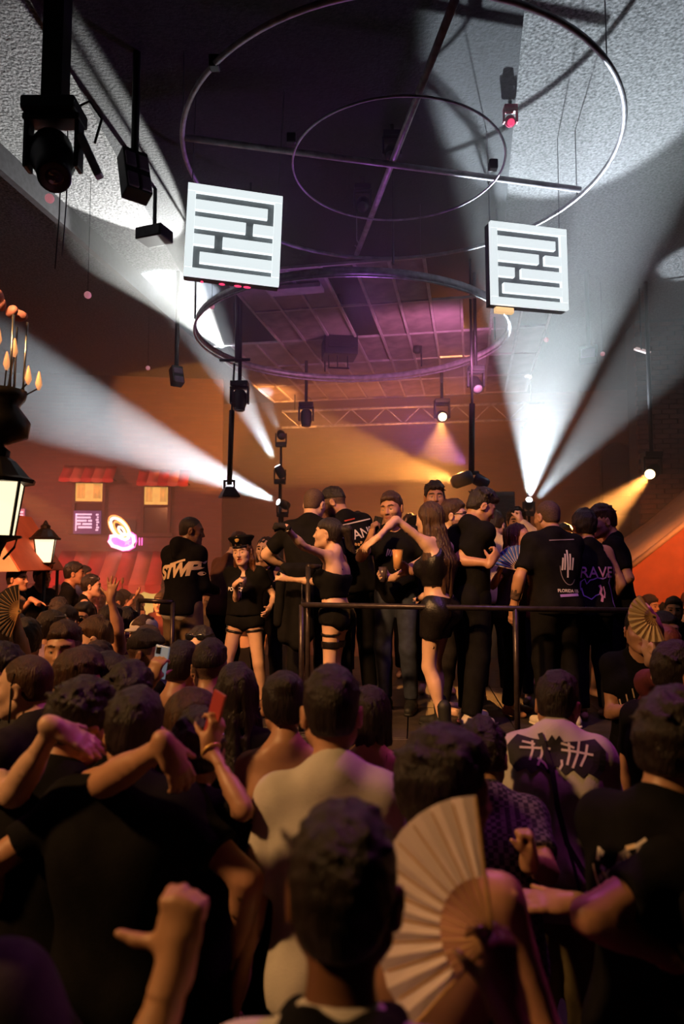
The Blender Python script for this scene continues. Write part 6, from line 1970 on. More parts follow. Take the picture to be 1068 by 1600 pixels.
# further dancers deep on the stage whose legs show between the others
for px, py, d, yaw, sk, hr, tp, lab in ((560, 800, 7.4, 170, 'skin_tan', ('short', 'hair_black'), 'cloth_dark', 'man in dark clothes deep on the stage behind the lettered tall man'),
                                      (640, 800, 7.6, 175, 'skin_pale', ('long', 'hair_brown'), 'cloth_black', 'woman in black deep on the stage behind the stubbled man'),
                                      (880, 820, 7.0, 170, 'skin_tan', ('short', 'hair_black'), 'cloth_charcoal', 'man in charcoal deep on the stage behind the tattooed man')):
    human(lab, **st(px, py, d), yaw=yaw, woman='woman' in lab, skin=sk, hair=hr, top=('tee', tp), bottom=('trousers', 'cloth_black'), seed=int(px), dx=0.024, fstep=0.009)

# black jacket hung over the booth railing
rl = at(470, 886, 5.70)
t = empty('jacket', (rl.x, rl.y, 0), math.radians(8), 'black jacket hanging over the short booth railing', 'jacket')
rng = np.random.RandomState(3)
pr = [cone(V3(-0.13, -0.03, 2.06), V3(0.06, -0.03, 2.06), 0.035, 0.035, 0.03), cone(V3(-0.12, -0.04, 2.04), V3(-0.13, -0.05, 1.50), 0.05, 0.06, 0.06), cone(V3(-0.03, -0.04, 2.04), V3(-0.02, -0.06, 1.45), 0.05, 0.07, 0.06), cone(V3(0.05, -0.04, 2.03), V3(0.06, -0.05, 1.52), 0.05, 0.05, 0.06)]
Vc, Fc = field(pr, 0.012, (), (), folds(5, 0.012, 30, 0.2)); Vc, Fc = biggest(Vc, Fc)
mesh_np('body', Vc, Fc, MATS['cloth_black'], t)
pr = [cone(V3(-0.16, -0.06, 2.0), V3(-0.19, -0.07, 1.62), 0.045, 0.035, 0.03)]
Vc, Fc = field(pr, 0.012, (), (), folds(6, 0.008, 30, 0.2)); mesh_np('sleeve', Vc, Fc, MATS['cloth_black'], t)
mb = MB(); mb.bar((0.0, -0.125, 1.5), (0.0, -0.105, 1.95), 0.004, None, 6); mb.build('zip', MATS['steel'], t)
# ---------------------------------------------------------------- the front rows
NEAR = dict(dx=0.017, fstep=0.0055)
MID = dict(dx=0.024, fstep=0.0085)
def fl(px, py, d, **kw):
    pos, H = stand(px, py, d, kw.pop('floor', 0.0), kw.pop('dH', 0.0))
    return dict(pos=pos, H=kw.pop('H', H), **kw)
TR = ('trousers', 'cloth_black', dict(dx=0.024))

# nearest head, in the middle, holding the big pale fan
r, J = human('nearest person, dark short-haired head from behind in a pale tee, bottom centre', **fl(530, 1248, 1.06, dH=-0.085), yaw=-4, skin='skin_brown', hair=('short', 'hair_black', dict(step=0.006)), top=('tee', 'cloth_white', dict(dx=0.013, fit=0.02)), bottom=TR,
             head=(-4, 3, 0), neck=0.045, build=0.95, R=dict(to=W(786, 1560, 1.24), pole=D(0.9, -0.2, -1), hand='grip', u=D(0.0, 0.15, 1), n=D(-0.5, 0.9, 0)), fine=('head', 'R'), seed=31, **NEAR)
Vs = J['ch'](0, 0, 0.43)
pr = [cone(J['ch'](-0.075, 0.03, 0.43), J['ch'](-0.055, -0.075, 0.45), 0.034, 0.042, 0.03), cone(J['ch'](0.075, 0.03, 0.43), J['ch'](0.055, -0.075, 0.45), 0.034, 0.042, 0.03), cone(J['ch'](-0.055, -0.08, 0.45), J['ch'](0.055, -0.08, 0.45), 0.045, 0.045, 0.03), cone(J['ch'](-0.05, -0.10, 0.40), J['ch'](0.05, -0.10, 0.40), 0.045, 0.045, 0.03),
      cone(J['ch'](-0.045, 0.065, 0.405), J['ch'](0.045, 0.065, 0.405), 0.028, 0.028, 0.02)]
Vc, Fc = field(pr, 0.009, (), (), folds(3, 0.006, 40)); mesh_np('scarf', Vc, Fc, MATS['cloth_black'], r)['label'] = 'black scarf'
hand_fan(at(770, 1466, 1.26), (-0.5, -0.85, 0.15), (0, 0, 1), 0.235, 100, 232, 11, 'large pale folding fan held open in the foreground, right of the nearest head', 'fan_cloth', 'bamboo', 0.42)
# white tee
r, J = human('man in a white tee from behind, close-cropped dark hair, in front of the stage centre', **fl(517, 1040, 2.10, dH=-0.035), yaw=0, skin='skin_tan', hair=('short', 'hair_black', dict(rough=0.002)), top=('tee', 'cloth_white', dict(dx=0.014, fit=0.024, fold=0.012, sleeve=0.85)), bottom=TR,
             head=(0, 6, 0), build=0.88, neck=0.02, seed=32, **NEAR)
# shirtless man in profile
r, J = human('bare-shouldered man with thick black hair and necklace, turned right in the foreground', **fl(668, 1128, 1.62, dH=-0.042), yaw=-12, skin='skin_tan', hair=('textured', 'hair_black'), bottom=TR, head=(-62, 6, 0), seed=33, beard=True, build=0.98,
             R=dict(to=(0.30, 0.10, 0.90)), **NEAR)
pts = [Vector(J['ch'](0.075 * math.cos(q), -0.012 + 0.075 * math.sin(q), 0.435 - 0.03 * math.sin(q))) for q in [2 * math.pi * i / 24 for i in range(24)]]
mb = MB(); mb.tube(pts, 0.004, 6, True); mb.build('necklace', MATS['iron'], r, True)
# right foreground man
r, J = human('man in a black tee with a blotched white print on the back, right foreground', **fl(1024, 1072, 1.82, dH=-0.03), yaw=-50, skin='skin_olive', hair=('textured', 'hair_black'), top=('tee', 'cloth_black', dict(dx=0.015, sleeve=0.8, fit=0.02)), bottom=TR, head=(-16, 6, 0), build=0.98,
             L=dict(to=W(892, 1412, 1.90), pole=D(0.6, 0.1, -1), hand='flat', u=D(-1, 0.1, 0.03), n=D(0, 0.3, -1)), fine=('head', 'L'), seed=34, beard=True, **NEAR)
rr = random.Random(9)
for i in range(46):
    x, z = rr.gauss(-0.07, 0.038), rr.gauss(-0.04, 0.060)
    decal(J, 'tee', stroke([(x, z), (x + rr.uniform(-0.03, 0.03), z + rr.uniform(0.01, 0.05))], rr.uniform(0.006, 0.018)), 'back', rr.choice(['print_white', 'print_grey', 'print_violet', 'print_cream']), 'blot', 0.26)
# white tee with the winged patch
r, J = human('stooping man in a white tee with a black winged patch, khaki trousers', **fl(866, 1078, 2.75, H=1.68), yaw=-16, skin='skin_tan', hair=('short', 'hair_black'), top=('tee', 'cloth_white', dict(dx=0.014, fit=0.03, fold=0.013, sleeve=0.95, hem=-0.16)), bottom=('trousers', 'cloth_olive', dict(loose=0.03)),
             head=(-18, 16, 0), lean=24, L=dict(to=(-0.30, 0.22, 0.92), hand='grip'), R=dict(to=(0.22, 0.35, 1.0)), fine=('head', 'L'), seed=35, **NEAR)
wing_ = [(-0.19, 0.03), (-0.15, 0.078), (-0.09, 0.060), (-0.03, 0.05), (-0.014, 0.075), (0.0, 0.055), (0.014, 0.075), (0.03, 0.05), (0.09, 0.060), (0.15, 0.078), (0.19, 0.03), (0.18, -0.04), (0.15, -0.078), (0.125, -0.05), (0.095, -0.085), (0.065, -0.05), (0.03, -0.08), (0.0, -0.045), (-0.03, -0.08), (-0.065, -0.05), (-0.095, -0.085), (-0.125, -0.05), (-0.15, -0.078), (-0.18, -0.04)]
decal(J, 'tee', fan_fill(wing_), 'back', 'print_black', 'winged_patch', 0.345)
for i, (a, b_) in enumerate((((-0.14, 0.02), (-0.02, 0.02)), ((0.02, 0.02), (0.14, 0.01)), ((-0.09, 0.05), (-0.10, -0.03)), ((-0.05, 0.04), (-0.07, -0.05)), ((0.05, 0.05), (0.04, -0.04)), ((0.09, 0.06), (0.06, -0.05)), ((0.12, 0.05), (0.09, -0.04)), ((-0.07, -0.02), (-0.03, -0.06)), ((0.02, -0.02), (0.01, -0.06)), ((-0.13, 0.045), (-0.08, 0.035)), ((0.02, 0.045), (0.07, 0.03)))):
    decal(J, 'tee', stroke([a, ((a[0] + b_[0]) / 2 + 0.006, (a[1] + b_[1]) / 2), b_], 0.009), 'back', 'print_white', 'scribble', 0.345, 0.0065)
o_, Vc_, Fc_ = J['cloth_tee']
decal(J, 'tee', stroke([(-0.06, 0.20), (-0.045, 0.15), (-0.015, 0.05), (0.0, -0.08), (0.03, -0.2), (0.13, -0.36)], 0.020), 'back', 'print_black', 'bag_strap', 0.22, 0.010)
decal(J, 'tee', stroke([(0.03, -0.2), (0.05, -0.27), (0.07, -0.36)], 0.012), 'back', 'print_black', 'strap_end', 0.22, 0.010)
# stooping person in a checked shirt, one fist up
mat('cloth_check', (0.2, 0.18, 0.22), 0.85)
m = MATS['cloth_check']; nt = m.node_tree; b_ = nt.nodes['Principled BSDF']
tc = nt.nodes.new('ShaderNodeTexCoord'); ck = nt.nodes.new('ShaderNodeTexChecker'); ck.inputs['Scale'].default_value = 60
ck.inputs['Color1'].default_value = rgb(0.02, 0.015, 0.03); ck.inputs['Color2'].default_value = rgb(0.15, 0.13, 0.16)
nt.links.new(tc.outputs['Object'], ck.inputs['Vector']); nt.links.new(ck.outputs[0], b_.inputs['Base Color'])
r, J = human('person in a checked shirt with black hair, fist raised, left of the winged patch tee', **fl(768, 1268, 2.35, H=1.56), yaw=-5, skin='skin_olive', hair=('textured', 'hair_black'), top=('tee', 'cloth_check', dict(sleeve=0.7)), bottom=TR, lean=26, head=(0, 24, 0),
             R=dict(to=W(826, 1345, 2.05), pole=D(0.5, -0.3, -1), hand='fist', u=D(0.0, 0, 1), n=D(-1, 0, 0)), fine=('head', 'R'), seed=36, **NEAR)
# left: the two friends
r, J = human('man in a plain black tee from behind, an arm across his shoulders, left front', **fl(196, 1072, 2.10, dH=-0.02), yaw=-6, skin='skin_tan', hair=('short', 'hair_black'), top=('tee', 'cloth_black', dict(dx=0.015, fit=0.028, sleeve=0.6)), bottom=TR, head=(4, 12, 0), build=1.10,
             L=dict(to=(-0.38, 0.06, 1.02), pole=(-1, -0.8, 0), hand='relax'), R=dict(to=(0.36, 0.05, 1.02), pole=(1, -0.6, 0)), seed=37, **NEAR)
r, J = human('leaning man in a black tank top, arm over the plain black tee man', **fl(78, 1056, 2.20, dH=-0.025), yaw=-14, skin='skin_tan', hair=('textured', 'hair_black'), top=('tank', 'cloth_black', dict(dx=0.015)), bottom=TR, head=(-20, 14, 8), lean=8, build=1.05,
             R=dict(to=W(258, 1165, 1.86), pole=D(-0.9, -1, -0.35), hand='relax', u=D(0.45, 0.15, -0.88), n=D(-0.6, 0.7, -0.3)), fine=('head', 'R'), seed=38, **NEAR)
r, J = human('person at the left picture edge laying a bare arm on the tank top man', **fl(-75, 1075, 2.25), yaw=-6, skin='skin_pale', hair=('short', 'hair_black'), top=('tank', 'cloth_dark'), bottom=TR,
             R=dict(to=W(84, 1136, 1.98), pole=D(0, -0.8, -1), hand='flat', u=D(0.8, 0.3, -0.5), n=D(0, 0.5, -1)), fine=('R',), seed=39, **NEAR)
# very near person at the bottom left with the thumb
r, J = human('dark near person at the bottom left corner raising a fist with the thumb out', **fl(-150, 1160, 1.12, H=1.74), yaw=-8, skin='skin_olive', hair=('short', 'hair_black'), top=('tee', 'cloth_charcoal', dict(dx=0.014, sleeve=0.75, fit=0.02)), bottom=TR, build=1.1,
             R=dict(to=W(276, 1500, 1.16), pole=D(0.1, -0.5, -1), hand='thumb', u=D(0.06, 0.1, 1), n=D(0.1, 1, 0)), fine=('R',), seed=40, **NEAR)
# backless woman and her neighbours
r, J = human('woman with dark pinned hair and bare back above a black bandeau, before the stage', **fl(446, 1048, 2.65), yaw=8, woman=True, skin='skin_tan', hair=('bun', 'hair_black'), top=('bandeau', 'cloth_black', dict(low=-0.02, high=0.15, slope=0.05)), bottom=TR, head=(6, 4, 0), seed=41, dx=0.02, fstep=0.0075)
decal2 = dict(J)
garment(J, 'skirt', 'cloth_black', dict(leg=0.5))
pts = [(-0.03, 0.05), (-0.01, 0.07), (0.015, 0.055), (0.0, 0.035), (0.012, 0.02), (-0.005, 0.0), (-0.015, -0.06), (-0.03, -0.12)]
Bv = J['root'].children[0]
J['cloth_body'] = (Bv, np.array([v.co for v in Bv.data.vertices]), [tuple(p.vertices) for p in Bv.data.polygons])
q = decal(J, 'body', stroke(pts, 0.010), 'back', 'tattoo', 'tattoo', 0.30, 0.0015)
r, J = human('woman with long straight black hair from behind, left of the bare-backed woman', **fl(368, 1036, 2.9), yaw=5, woman=True, skin='skin_tan', hair=('straight', 'hair_black', dict(len=0.46, w=0.09)), top=('tee', 'cloth_black'), bottom=TR, seed=42, **MID)
r, J = human('woman with a brown bob looking down to the right, pink-lit face, left front rows', **fl(268, 1070, 2.55), yaw=-48, woman=True, skin='skin_pale', hair=('bob', 'hair_brown', dict(len=0.16)), top=('tee', 'cloth_dark'), bottom=TR, head=(-14, 20, 0), seed=43, eyes=True, dx=0.02, fstep=0.007)
r, J = human('woman with dark curls and a shiny clip from behind, red phone in hand', **fl(304, 1082, 2.26, H=1.60), yaw=2, woman=True, skin='skin_tan', hair=('curly', 'hair_black'), top=('tee', 'cloth_black'), bottom=TR, head=(0, 8, 0),
             R=dict(to=W(328, 1168, 2.18), pole=D(0.6, -0.3, -1), hand='grip', u=D(0.3, 0.1, 1), n=D(-0.7, 0.7, 0)), fine=('head', 'R'), seed=44, dx=0.02, fstep=0.0065)
wrist_thing(J, 'R', 'gold', 'bracelet')
phone(hand_pt(J, 'R', 0.10, 0.03), (0.25, 0.0, 1), (-0.75, -0.6, 0), 'red phone held upright in a hand left of the bare-backed woman', 'phone_red', 'phone_red')
mb = MB()
for i in range(9):
    a = 0.3 + i * 0.26
    mb.sphere(J['hc'] + J['Rh'] @ (V3(0.088 * math.cos(a), -0.03, 0.03 + 0.088 * math.sin(a)) * J['s']), 0.011, 8, 6)
mb.build('hair_clip', MATS['steel'], r, True)
r, J = human('woman with dark hair and black halter, bare shoulders, just right of the white tee man', **fl(577, 1074, 2.95), yaw=-6, woman=True, skin='skin_tan', hair=('bob', 'hair_black', dict(len=0.05)), top=('halter', 'cloth_black', dict(low=-0.02, high=0.24)), bottom=('skirt', 'cloth_black', dict(leg=0.5)), seed=45, **MID)
# right edge
r, J = human('man with dark hair in profile facing right, wearing black, in front of the small fan', **fl(1037, 1004, 3.1), yaw=-62, skin='skin_tan', hair=('short', 'hair_black'), top=('tee', 'cloth_black'), bottom=TR, head=(-18, 0, 0), beard=True, seed=46, dx=0.02, fstep=0.0075)
r, J = human('man with cropped reddish hair at the right edge holding up the small fan', **fl(1047, 972, 3.9), yaw=20, skin='skin_pale', hair=('buzz', 'hair_red'), top=('tee', 'cloth_maroon'), bottom=TR, L=dict(to=W(1024, 978, 3.55), pole=D(0.3, -0.3, -1), hand='grip', u=D(-0.5, 0, 0.8), n=D(-0.3, 0.9, 0.2)), fine=('head', 'L'), seed=47, **MID)
hand_fan(at(1020, 964, 3.5), (-0.1, -1, 0.1), (0, 0, 1), 0.125, 118, 292, 11, 'small cream folding fan held open at the right end of the stage railing', 'fan_gold', 'bamboo', 0.36)
r, J = human('person in a black tee with pale dashes behind the small fan', **fl(996, 948, 4.45), yaw=165, skin='skin_tan', hair=('short', 'hair_black'), top=('tee', 'cloth_black'), bottom=TR, seed=48, R=dict(to=(0.1, 0.3, 1.2), hand='grip'), L=dict(to=(-0.05, 0.3, 1.1)), **MID)
for i in range(9):
    x = -0.14 + 0.035 * i; z = 0.02 * ((i * 7) % 5) - 0.05
    decal(J, 'tee', stroke([(x, z), (x + 0.012, z - 0.06)], 0.008), 'front', 'print_cream', 'dash', 0.22)
r, J = human('man cut off by the right picture edge, dark hair, behind the profile man', **fl(1092, 1008, 3.5), yaw=-20, skin='skin_tan', hair=('short', 'hair_brown'), top=('tee', 'cloth_lilac'), bottom=TR, seed=49, **MID)
r, J = human('person at the bottom right picture edge with bare forearms, dark clothes', **fl(1150, 1120, 1.75), yaw=5, skin='skin_tan', hair=('short', 'hair_black'), top=('tee', 'cloth_black', dict(sleeve=0.6)), bottom=TR, L=dict(to=W(1052, 1500, 1.7), pole=D(-1, -0.3, 0), hand='relax'), fine=('L',), seed=50, **NEAR)

# ---------------------------------------------------------------- second rows on the left
rows = [
 (104, 968, 3.7, -158, False, 'skin_tan', ('fade', 'hair_brown'), ('tee', 'cloth_black'), dict(eyes=True, head=(-16, 2, 0), dx=0.02, fstep=0.0065), 'stern man with cropped hair facing the camera among the left front rows'),
 (24, 1004, 3.25, 140, False, 'skin_tan', ('short', 'hair_black'), ('tee', 'cloth_charcoal'), dict(eyes=True, beard=True, head=(10, 0, 0), dx=0.02, fstep=0.007), 'dark-haired bearded man facing left at the left picture edge'),
 (64, 1020, 2.85, 62, False, 'skin_pale', ('buzz', 'hair_brown'), ('tee', 'cloth_dark'), dict(eyes=True, head=(20, 4, 0), dx=0.02, fstep=0.0065), 'shaven man in profile facing left with a cord hanging over his ear'),
 (172, 964, 4.7, 78, False, 'skin_pale', ('quiff', 'hair_brown'), ('tee', 'cloth_white'), dict(eyes=True, head=(10, 14, 0)), 'brown-haired young man in profile looking down left, pale collar'),
 (137, 966, 4.9, -20, False, 'skin_tan', ('short', 'hair_black'), ('tee', 'cloth_dark'), dict(head=(-20, 6, 0)), 'dark round-haired man from behind next to the brown-haired young man'),
 (208, 984, 4.1, -30, False, 'skin_tan', ('fade', 'hair_black'), ('tee', 'cloth_black'), dict(head=(-60, 10, 0), eyes=True), 'man with cropped hair turned right, left of the phone held up'),
 (192, 1018, 3.15, 70, True, 'skin_pale', ('short', 'hair_black'), ('tee', 'cloth_black'), dict(head=(20, 8, 0), sun=0.075), 'dark-haired woman facing left with sunglasses pushed up on her hair'),
 (190, 1044, 2.68, -8, False, 'skin_tan', ('textured', 'hair_black'), ('tee', 'cloth_black'), dict(), 'dark head from behind just before the woman with pushed-up sunglasses'),
 (272, 1006, 3.55, -14, False, 'skin_tan', ('short', 'hair_black'), None, dict(head=(-10, 8, 0), phone=(248, 1040, 3.2)), 'bare-shouldered dark-haired man holding a phone up in his left hand'),
 (322, 1002, 3.35, -4, False, 'skin_tan', ('fade', 'hair_black'), None, dict(head=(0, 6, 0)), 'bare-shouldered man with dark hair from behind under the police cap woman'),
 (318, 974, 4.3, 172, True, 'skin_pale', ('straight', 'hair_black'), ('tee', 'cloth_black'), dict(eyes=True, sun=0.07), 'woman facing the camera with sunglasses on her hair, below the hooded man'),
 (232, 962, 4.9, 168, False, 'skin_pale', ('short', 'hair_brown'), ('tee', 'cloth_cream'), dict(eyes=True, cap=True), 'young man with a pale cap by the wing railing post'),
 (224, 978, 4.5, -140, False, 'skin_pale', ('short', 'hair_brown'), ('tee', 'cloth_grey'), dict(eyes=True), 'pale-faced young man looking right by the wing railing post'),
 (118, 1018, 3.3, -30, False, 'skin_tan', ('curly', 'hair_black'), ('tee', 'cloth_black'), dict(), 'curly dark head from behind below the stern man'),
 (86, 1010, 3.05, -60, False, 'skin_olive', ('short', 'hair_brown'), ('tee', 'cloth_maroon'), dict(head=(-10, 20, 0)), 'brown-haired man bowing right behind the shaven man'),
 (160, 998, 4.1, 175, True, 'skin_pale', ('bob', 'hair_brown'), ('tee', 'cloth_maroon'), dict(eyes=True), 'small pale-faced woman facing the camera below the brown-haired young man'),
 (40, 972, 4.4, 20, False, 'skin_tan', ('curly', 'hair_black'), ('tee', 'cloth_dark'), dict(sun2=True), 'curly-haired man from behind with glasses on his head, left rows'),
 (66, 955, 5.2, -50, False, 'skin_tan', ('short', 'hair_black'), ('tee', 'cloth_lilac'), dict(sun2=True), 'man in a lilac tee turned right with glasses on his head'),
 (10, 958, 4.6, -10, False, 'skin_tan', ('short', 'hair_black'), ('tee', 'cloth_black'), dict(fan=True), 'man at the left edge waving a black fan overhead'),
 (138, 940, 6.0, 170, False, 'skin_tan', ('short', 'hair_black'), ('tee', 'cloth_dark'), dict(sun3=True), 'man wearing sunglasses facing the camera in the middle of the left crowd'),
 (112, 946, 5.7, 165, False, 'skin_olive', ('fade', 'hair_black'), ('tee', 'cloth_black'), dict(eyes=True), 'dark-haired man facing the camera beside the man in sunglasses'),
 (90, 936, 6.6, 10, False, 'skin_tan', ('textured', 'hair_black'), ('tee', 'cloth_black'), dict(), 'tall dark head from behind under the sleeveless man'),
 (163, 946, 5.6, -25, False, 'skin_tan', ('short', 'hair_black'), ('tank', 'cloth_black'), dict(arm=(173, 935, 5.3)), 'dark-haired man reaching one arm up below the striped awning'),
 (200, 950, 5.9, 30, False, 'skin_tan', ('short', 'hair_black'), ('tee', 'cloth_maroon'), dict(sun2=True), 'man from behind with glasses on his head left of the wing railing'),
]
for i, (px, py, d, yaw, wo, sk, hr, tp, ex, lab) in enumerate(rows):
    ex = dict(ex)
    base = dict(MID); base.update({k_: ex.pop(k_) for k_ in ('dx', 'fstep') if k_ in ex})
    fine = ['head']
    ph = ex.pop('phone', None); sun = ex.pop('sun', None); sun2 = ex.pop('sun2', None); sun3 = ex.pop('sun3', None); fan_ = ex.pop('fan', None); cap = ex.pop('cap', None); arm = ex.pop('arm', None)
    if ph:
        ex['L'] = dict(to=W(236, 1062, 3.25), pole=D(-0.5, -0.2, -1), hand='grip', u=D(0.35, 0.0, 1), n=D(0.3, 0.9, 0)); fine.append('L')
    if fan_:
        ex['R'] = dict(to=W(22, 960, 4.3), pole=D(0.4, -0.3, -1), hand='grip', u=D(0.3, 0, 1), n=D(-0.3, 0.9, 0)); fine.append('R')
    if arm:
        ex['R'] = dict(to=W(*arm), pole=D(0.4, -0.3, -1), hand='open', u=D(0.1, 0, 1), n=D(0, 1, 0)); fine.append('R')
    r, J = human(lab, **fl(px, py, d), yaw=yaw, woman=wo, skin=sk, hair=hr, top=tp, bottom=('trousers', 'cloth_black', dict(dx=0.03)), fine=tuple(fine), seed=60 + i, **base, **ex)
    if ph: phone(hand_pt(J, 'L', 0.09, 0.028), (0.15, 0, 1), (0.3, 0.9, 0), 'pale-screened phone held up in a hand before the wing railing', 'phone_screen', 'phone_screen')
    if sun: shades(J, 'phone_black', sun)
    if sun2: shades(J, 'steel', 0.085)
    if sun3: shades(J)
    if fan_: hand_fan(at(30, 955, 4.25), (0, -1, 0.1), (0, 0, 1), 0.165, 95, 255, 15, 'black ribbed folding fan held up at the left picture edge', 'fan_dark', 'bamboo', 0.4)
    if cap:
        hc, Rh, s = J['hc'], J['Rh'], J['s']
        pr = [ell(hc + Rh @ (V3(0, -0.010, 0.062) * s), V3(0.088, 0.105, 0.068) * s, Rh, 0.02), ell(hc + Rh @ (V3(0, 0.115, 0.052) * s), V3(0.062, 0.06, 0.012) * s, Rh, 0.015)]
        Vc, Fc = field(pr, 0.01, (), [(hc + Rh @ (V3(0, 0, 0.038) * s), Rh @ V3(0, 0, 1))]); mesh_np('cap', Vc, Fc, MATS['cloth_white'], r)
    if lab.startswith('shaven'):
        hc, Rh, s = J['hc'], J['Rh'], J['s']
        mb = MB(); mb.tube([hc + Rh @ (V3(*q) * s) for q in ((-0.075, -0.01, 0.06), (-0.088, -0.004, 0.02), (-0.092, 0.0, -0.05), (-0.09, 0.01, -0.12))], 0.004, 6); mb.build('glasses_cord', MATS['phone_black'], r, True)

# ---------------------------------------------------------------- people on the low terrace under the awning
slab('terrace', -7.2, -4.6, 7.3, 9.6, 0.0, 0.36, 'floor_dark')['kind'] = 'structure'
bpy.data.objects['terrace'].name = 'floor_terrace'
ter = [(106, 878, 8.2, -70, 'skin_tan', ('short', 'hair_black'), ('tee', 'cloth_black'), 'man in a black tee in profile facing right, standing above the crowd by the lantern', {}),
       (121, 884, 8.7, -80, 'skin_tan', ('short', 'hair_black'), ('tee', 'cloth_lilac'), 'man in a lilac tee beside the black tee man on the terrace', {}),
       (133, 899, 7.9, -75, 'skin_pale', ('short', 'hair_black'), ('tank', 'cloth_black'), 'man in a sleeveless black top with glasses on his head, facing right on the terrace', dict(R=dict(to=(0.05, 0.4, 1.1), hand='fist'), L=dict(to=(-0.05, 0.38, 1.12), hand='fist'))),
       (60, 884, 8.4, -120, 'skin_olive', ('short', 'hair_black'), ('tee', 'cloth_dark'), 'dark figure left of the lantern post with a patch of print on his chest', {}),
       (18, 886, 7.6, -95, 'skin_tan', ('short', 'hair_black'), ('tee', 'cloth_black'), 'man at the left edge stretching a forearm out over the crowd', dict(R=dict(to=W(50, 937, 7.2), pole=D(0.4, 0, -1), hand='point', u=D(0.9, -0.1, -0.35), n=D(0, 0.2, -1))))]
for i, (px, py, d, yaw, sk, hr, tp, lab, ex) in enumerate(ter):
    r, J = human(lab, **fl(px, py, d, floor=0.36), yaw=yaw, skin=sk, hair=hr, top=tp, bottom=('trousers', 'cloth_black', dict(dx=0.03)), seed=90 + i, fine=('head', 'R') if 'R' in ex else ('head',), **MID, **ex)
    if 'glasses' in lab: shades(J, 'steel', 0.085)
    if 'print' in lab: decal(J, 'tee', stroke([(-0.08, 0.0), (0.08, 0.0)], 0.05), 'front', 'print_red', 'print', 0.24)

# ---------------------------------------------------------------- the far crowd: a dozen figures repeated with other clothes
FAR = dict(dx=0.03, fstep=0.011)
arche = []
specs = [(False, 'skin_tan', ('short', 'hair_black'), 'tee', {}), (False, 'skin_pale', ('fade', 'hair_brown'), 'tee', dict(head=(12, 4, 0))), (True, 'skin_pale', ('long', 'hair_brown'), 'crop', dict(head=(-8, 4, 4))),
         (False, 'skin_olive', ('curly', 'hair_black'), 'tank', dict(R=dict(to=(0.30, 0.22, 1.92), hand='open', u=(0, 0, 1), n=(0, 1, 0)))), (True, 'skin_tan', ('straight', 'hair_black'), 'tee', {}),
         (False, 'skin_tan', ('textured', 'hair_black'), 'tee', dict(L=dict(to=(-0.18, 0.36, 1.35), hand='grip'), lean=6)), (True, 'skin_tan', ('pony', 'hair_brown'), 'tank', dict(L=dict(to=(-0.32, 0.18, 1.88), hand='fist', u=(0, 0, 1), n=(0, 1, 0)))),
         (False, 'skin_pale', ('quiff', 'hair_brown'), 'tee', dict(head=(-20, 0, 0))), (False, 'skin_olive', ('short', 'hair_black'), 'tee', dict(beard=True))]
COLS = ['cloth_black', 'cloth_dark', 'cloth_charcoal', 'cloth_maroon', 'cloth_white', 'cloth_grey', 'cloth_lilac', 'cloth_brown', 'cloth_blue', 'cloth_cream']
for i, (wo, sk, hr, gk, ex) in enumerate(specs):
    r, J = human('far figure', (0, 0, 0), 0, 1.64 if wo else 1.74, wo, sk, hr, (gk, 'cloth_black', dict(dx=0.03)), ('trousers', 'cloth_black', dict(dx=0.034)), seed=120 + i, group='far crowd', **FAR, **ex)
    arche.append([r, wo, hr, gk, False])
fr = random.Random(17)
taken = [(r.location.x, r.location.y) for r, J in HUMANS if r.location.y > 3.2]
spots = []
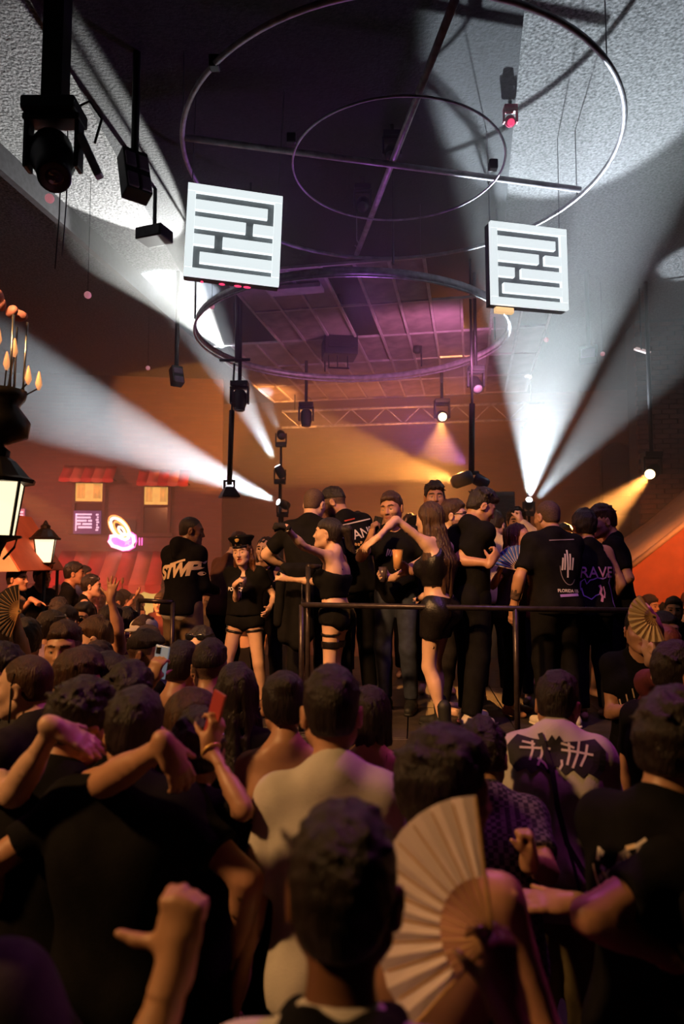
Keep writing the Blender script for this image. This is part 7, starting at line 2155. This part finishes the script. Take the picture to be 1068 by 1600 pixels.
for row, d in enumerate((5.2, 5.9, 6.6, 7.3, 8.0, 8.8, 9.6, 10.5, 11.4)):
    px = -10
    while px < 1075:
        X = at(px, 900, d).x
        ok = (px < 205 and d < 8.6) or (px < 440 and d >= 9.2) or (px > 996 + 0.0 * d) or (8.6 <= d < 9.2 and px < 200)
        if 7.0 < d < 9.0 and px < 150: ok = False
        if px > 990 and d > 9: ok = False
        if ok and all((X - a) ** 2 + (d - b_) ** 2 > 0.17 for a, b_ in taken):
            spots.append((row, px, X, d + fr.uniform(-0.12, 0.12)))
            taken.append((X, d))
        px += 0.50 * F_PX / d * fr.uniform(0.95, 1.25)
ordn = ['first', 'second', 'third', 'fourth', 'fifth', 'sixth', 'seventh', 'eighth', 'ninth', 'tenth', 'eleventh', 'twelfth']
rown = ['nearest', 'second', 'third', 'fourth', 'fifth', 'sixth', 'seventh', 'eighth', 'last']
count = {}
word = {'cloth_black': 'black', 'cloth_dark': 'dark', 'cloth_charcoal': 'charcoal', 'cloth_maroon': 'maroon', 'cloth_white': 'white', 'cloth_grey': 'grey', 'cloth_lilac': 'lilac', 'cloth_brown': 'brown', 'cloth_blue': 'blue', 'cloth_cream': 'cream'}
gw = {'tee': 'tee', 'crop': 'crop top', 'tank': 'tank top'}
for n_, (row, px, X, y) in enumerate(spots):
    A_ = arche[(n_ * 5 + row * 2) % len(arche)]
    o = A_[0] if not A_[4] else copy_tree(A_[0])
    A_[4] = True
    o.location = (X, y, 0)
    left = px < 700
    yaw = (fr.uniform(-60, -10) if fr.random() < 0.45 else fr.uniform(120, 235)) if left else (fr.uniform(10, 60) if fr.random() < 0.4 else fr.uniform(130, 240))
    o.rotation_euler = (0, 0, math.radians(yaw))
    sc_ = fr.uniform(0.96, 1.05); o.scale = (sc_, sc_, sc_)
    cm = fr.choice(COLS[:4]) if fr.random() < 0.62 else fr.choice(COLS[3:])
    for ch_ in o.children:
        if ch_.name.startswith(('tee_shirt', 'tank_top', 'crop_top')):
            ch_.material_slots[0].link = 'OBJECT'; ch_.material_slots[0].material = MATS[cm]
    side = 'left' if left else 'right'
    key = (row, side); count[key] = count.get(key, 0) + 1
    hc_ = {'hair_black': 'black', 'hair_brown': 'brown'}[A_[2][1]]
    o['label'] = f"{hc_}-haired {'woman' if A_[1] else 'man'} in a {word[cm]} {gw[A_[3]]}, {ordn[count[key] - 1]} from left, {rown[row]} far row, {side} crowd"
for A_ in arche:
    if not A_[4]:
        for ch_ in list(A_[0].children): bpy.data.objects.remove(ch_)
        bpy.data.objects.remove(A_[0])
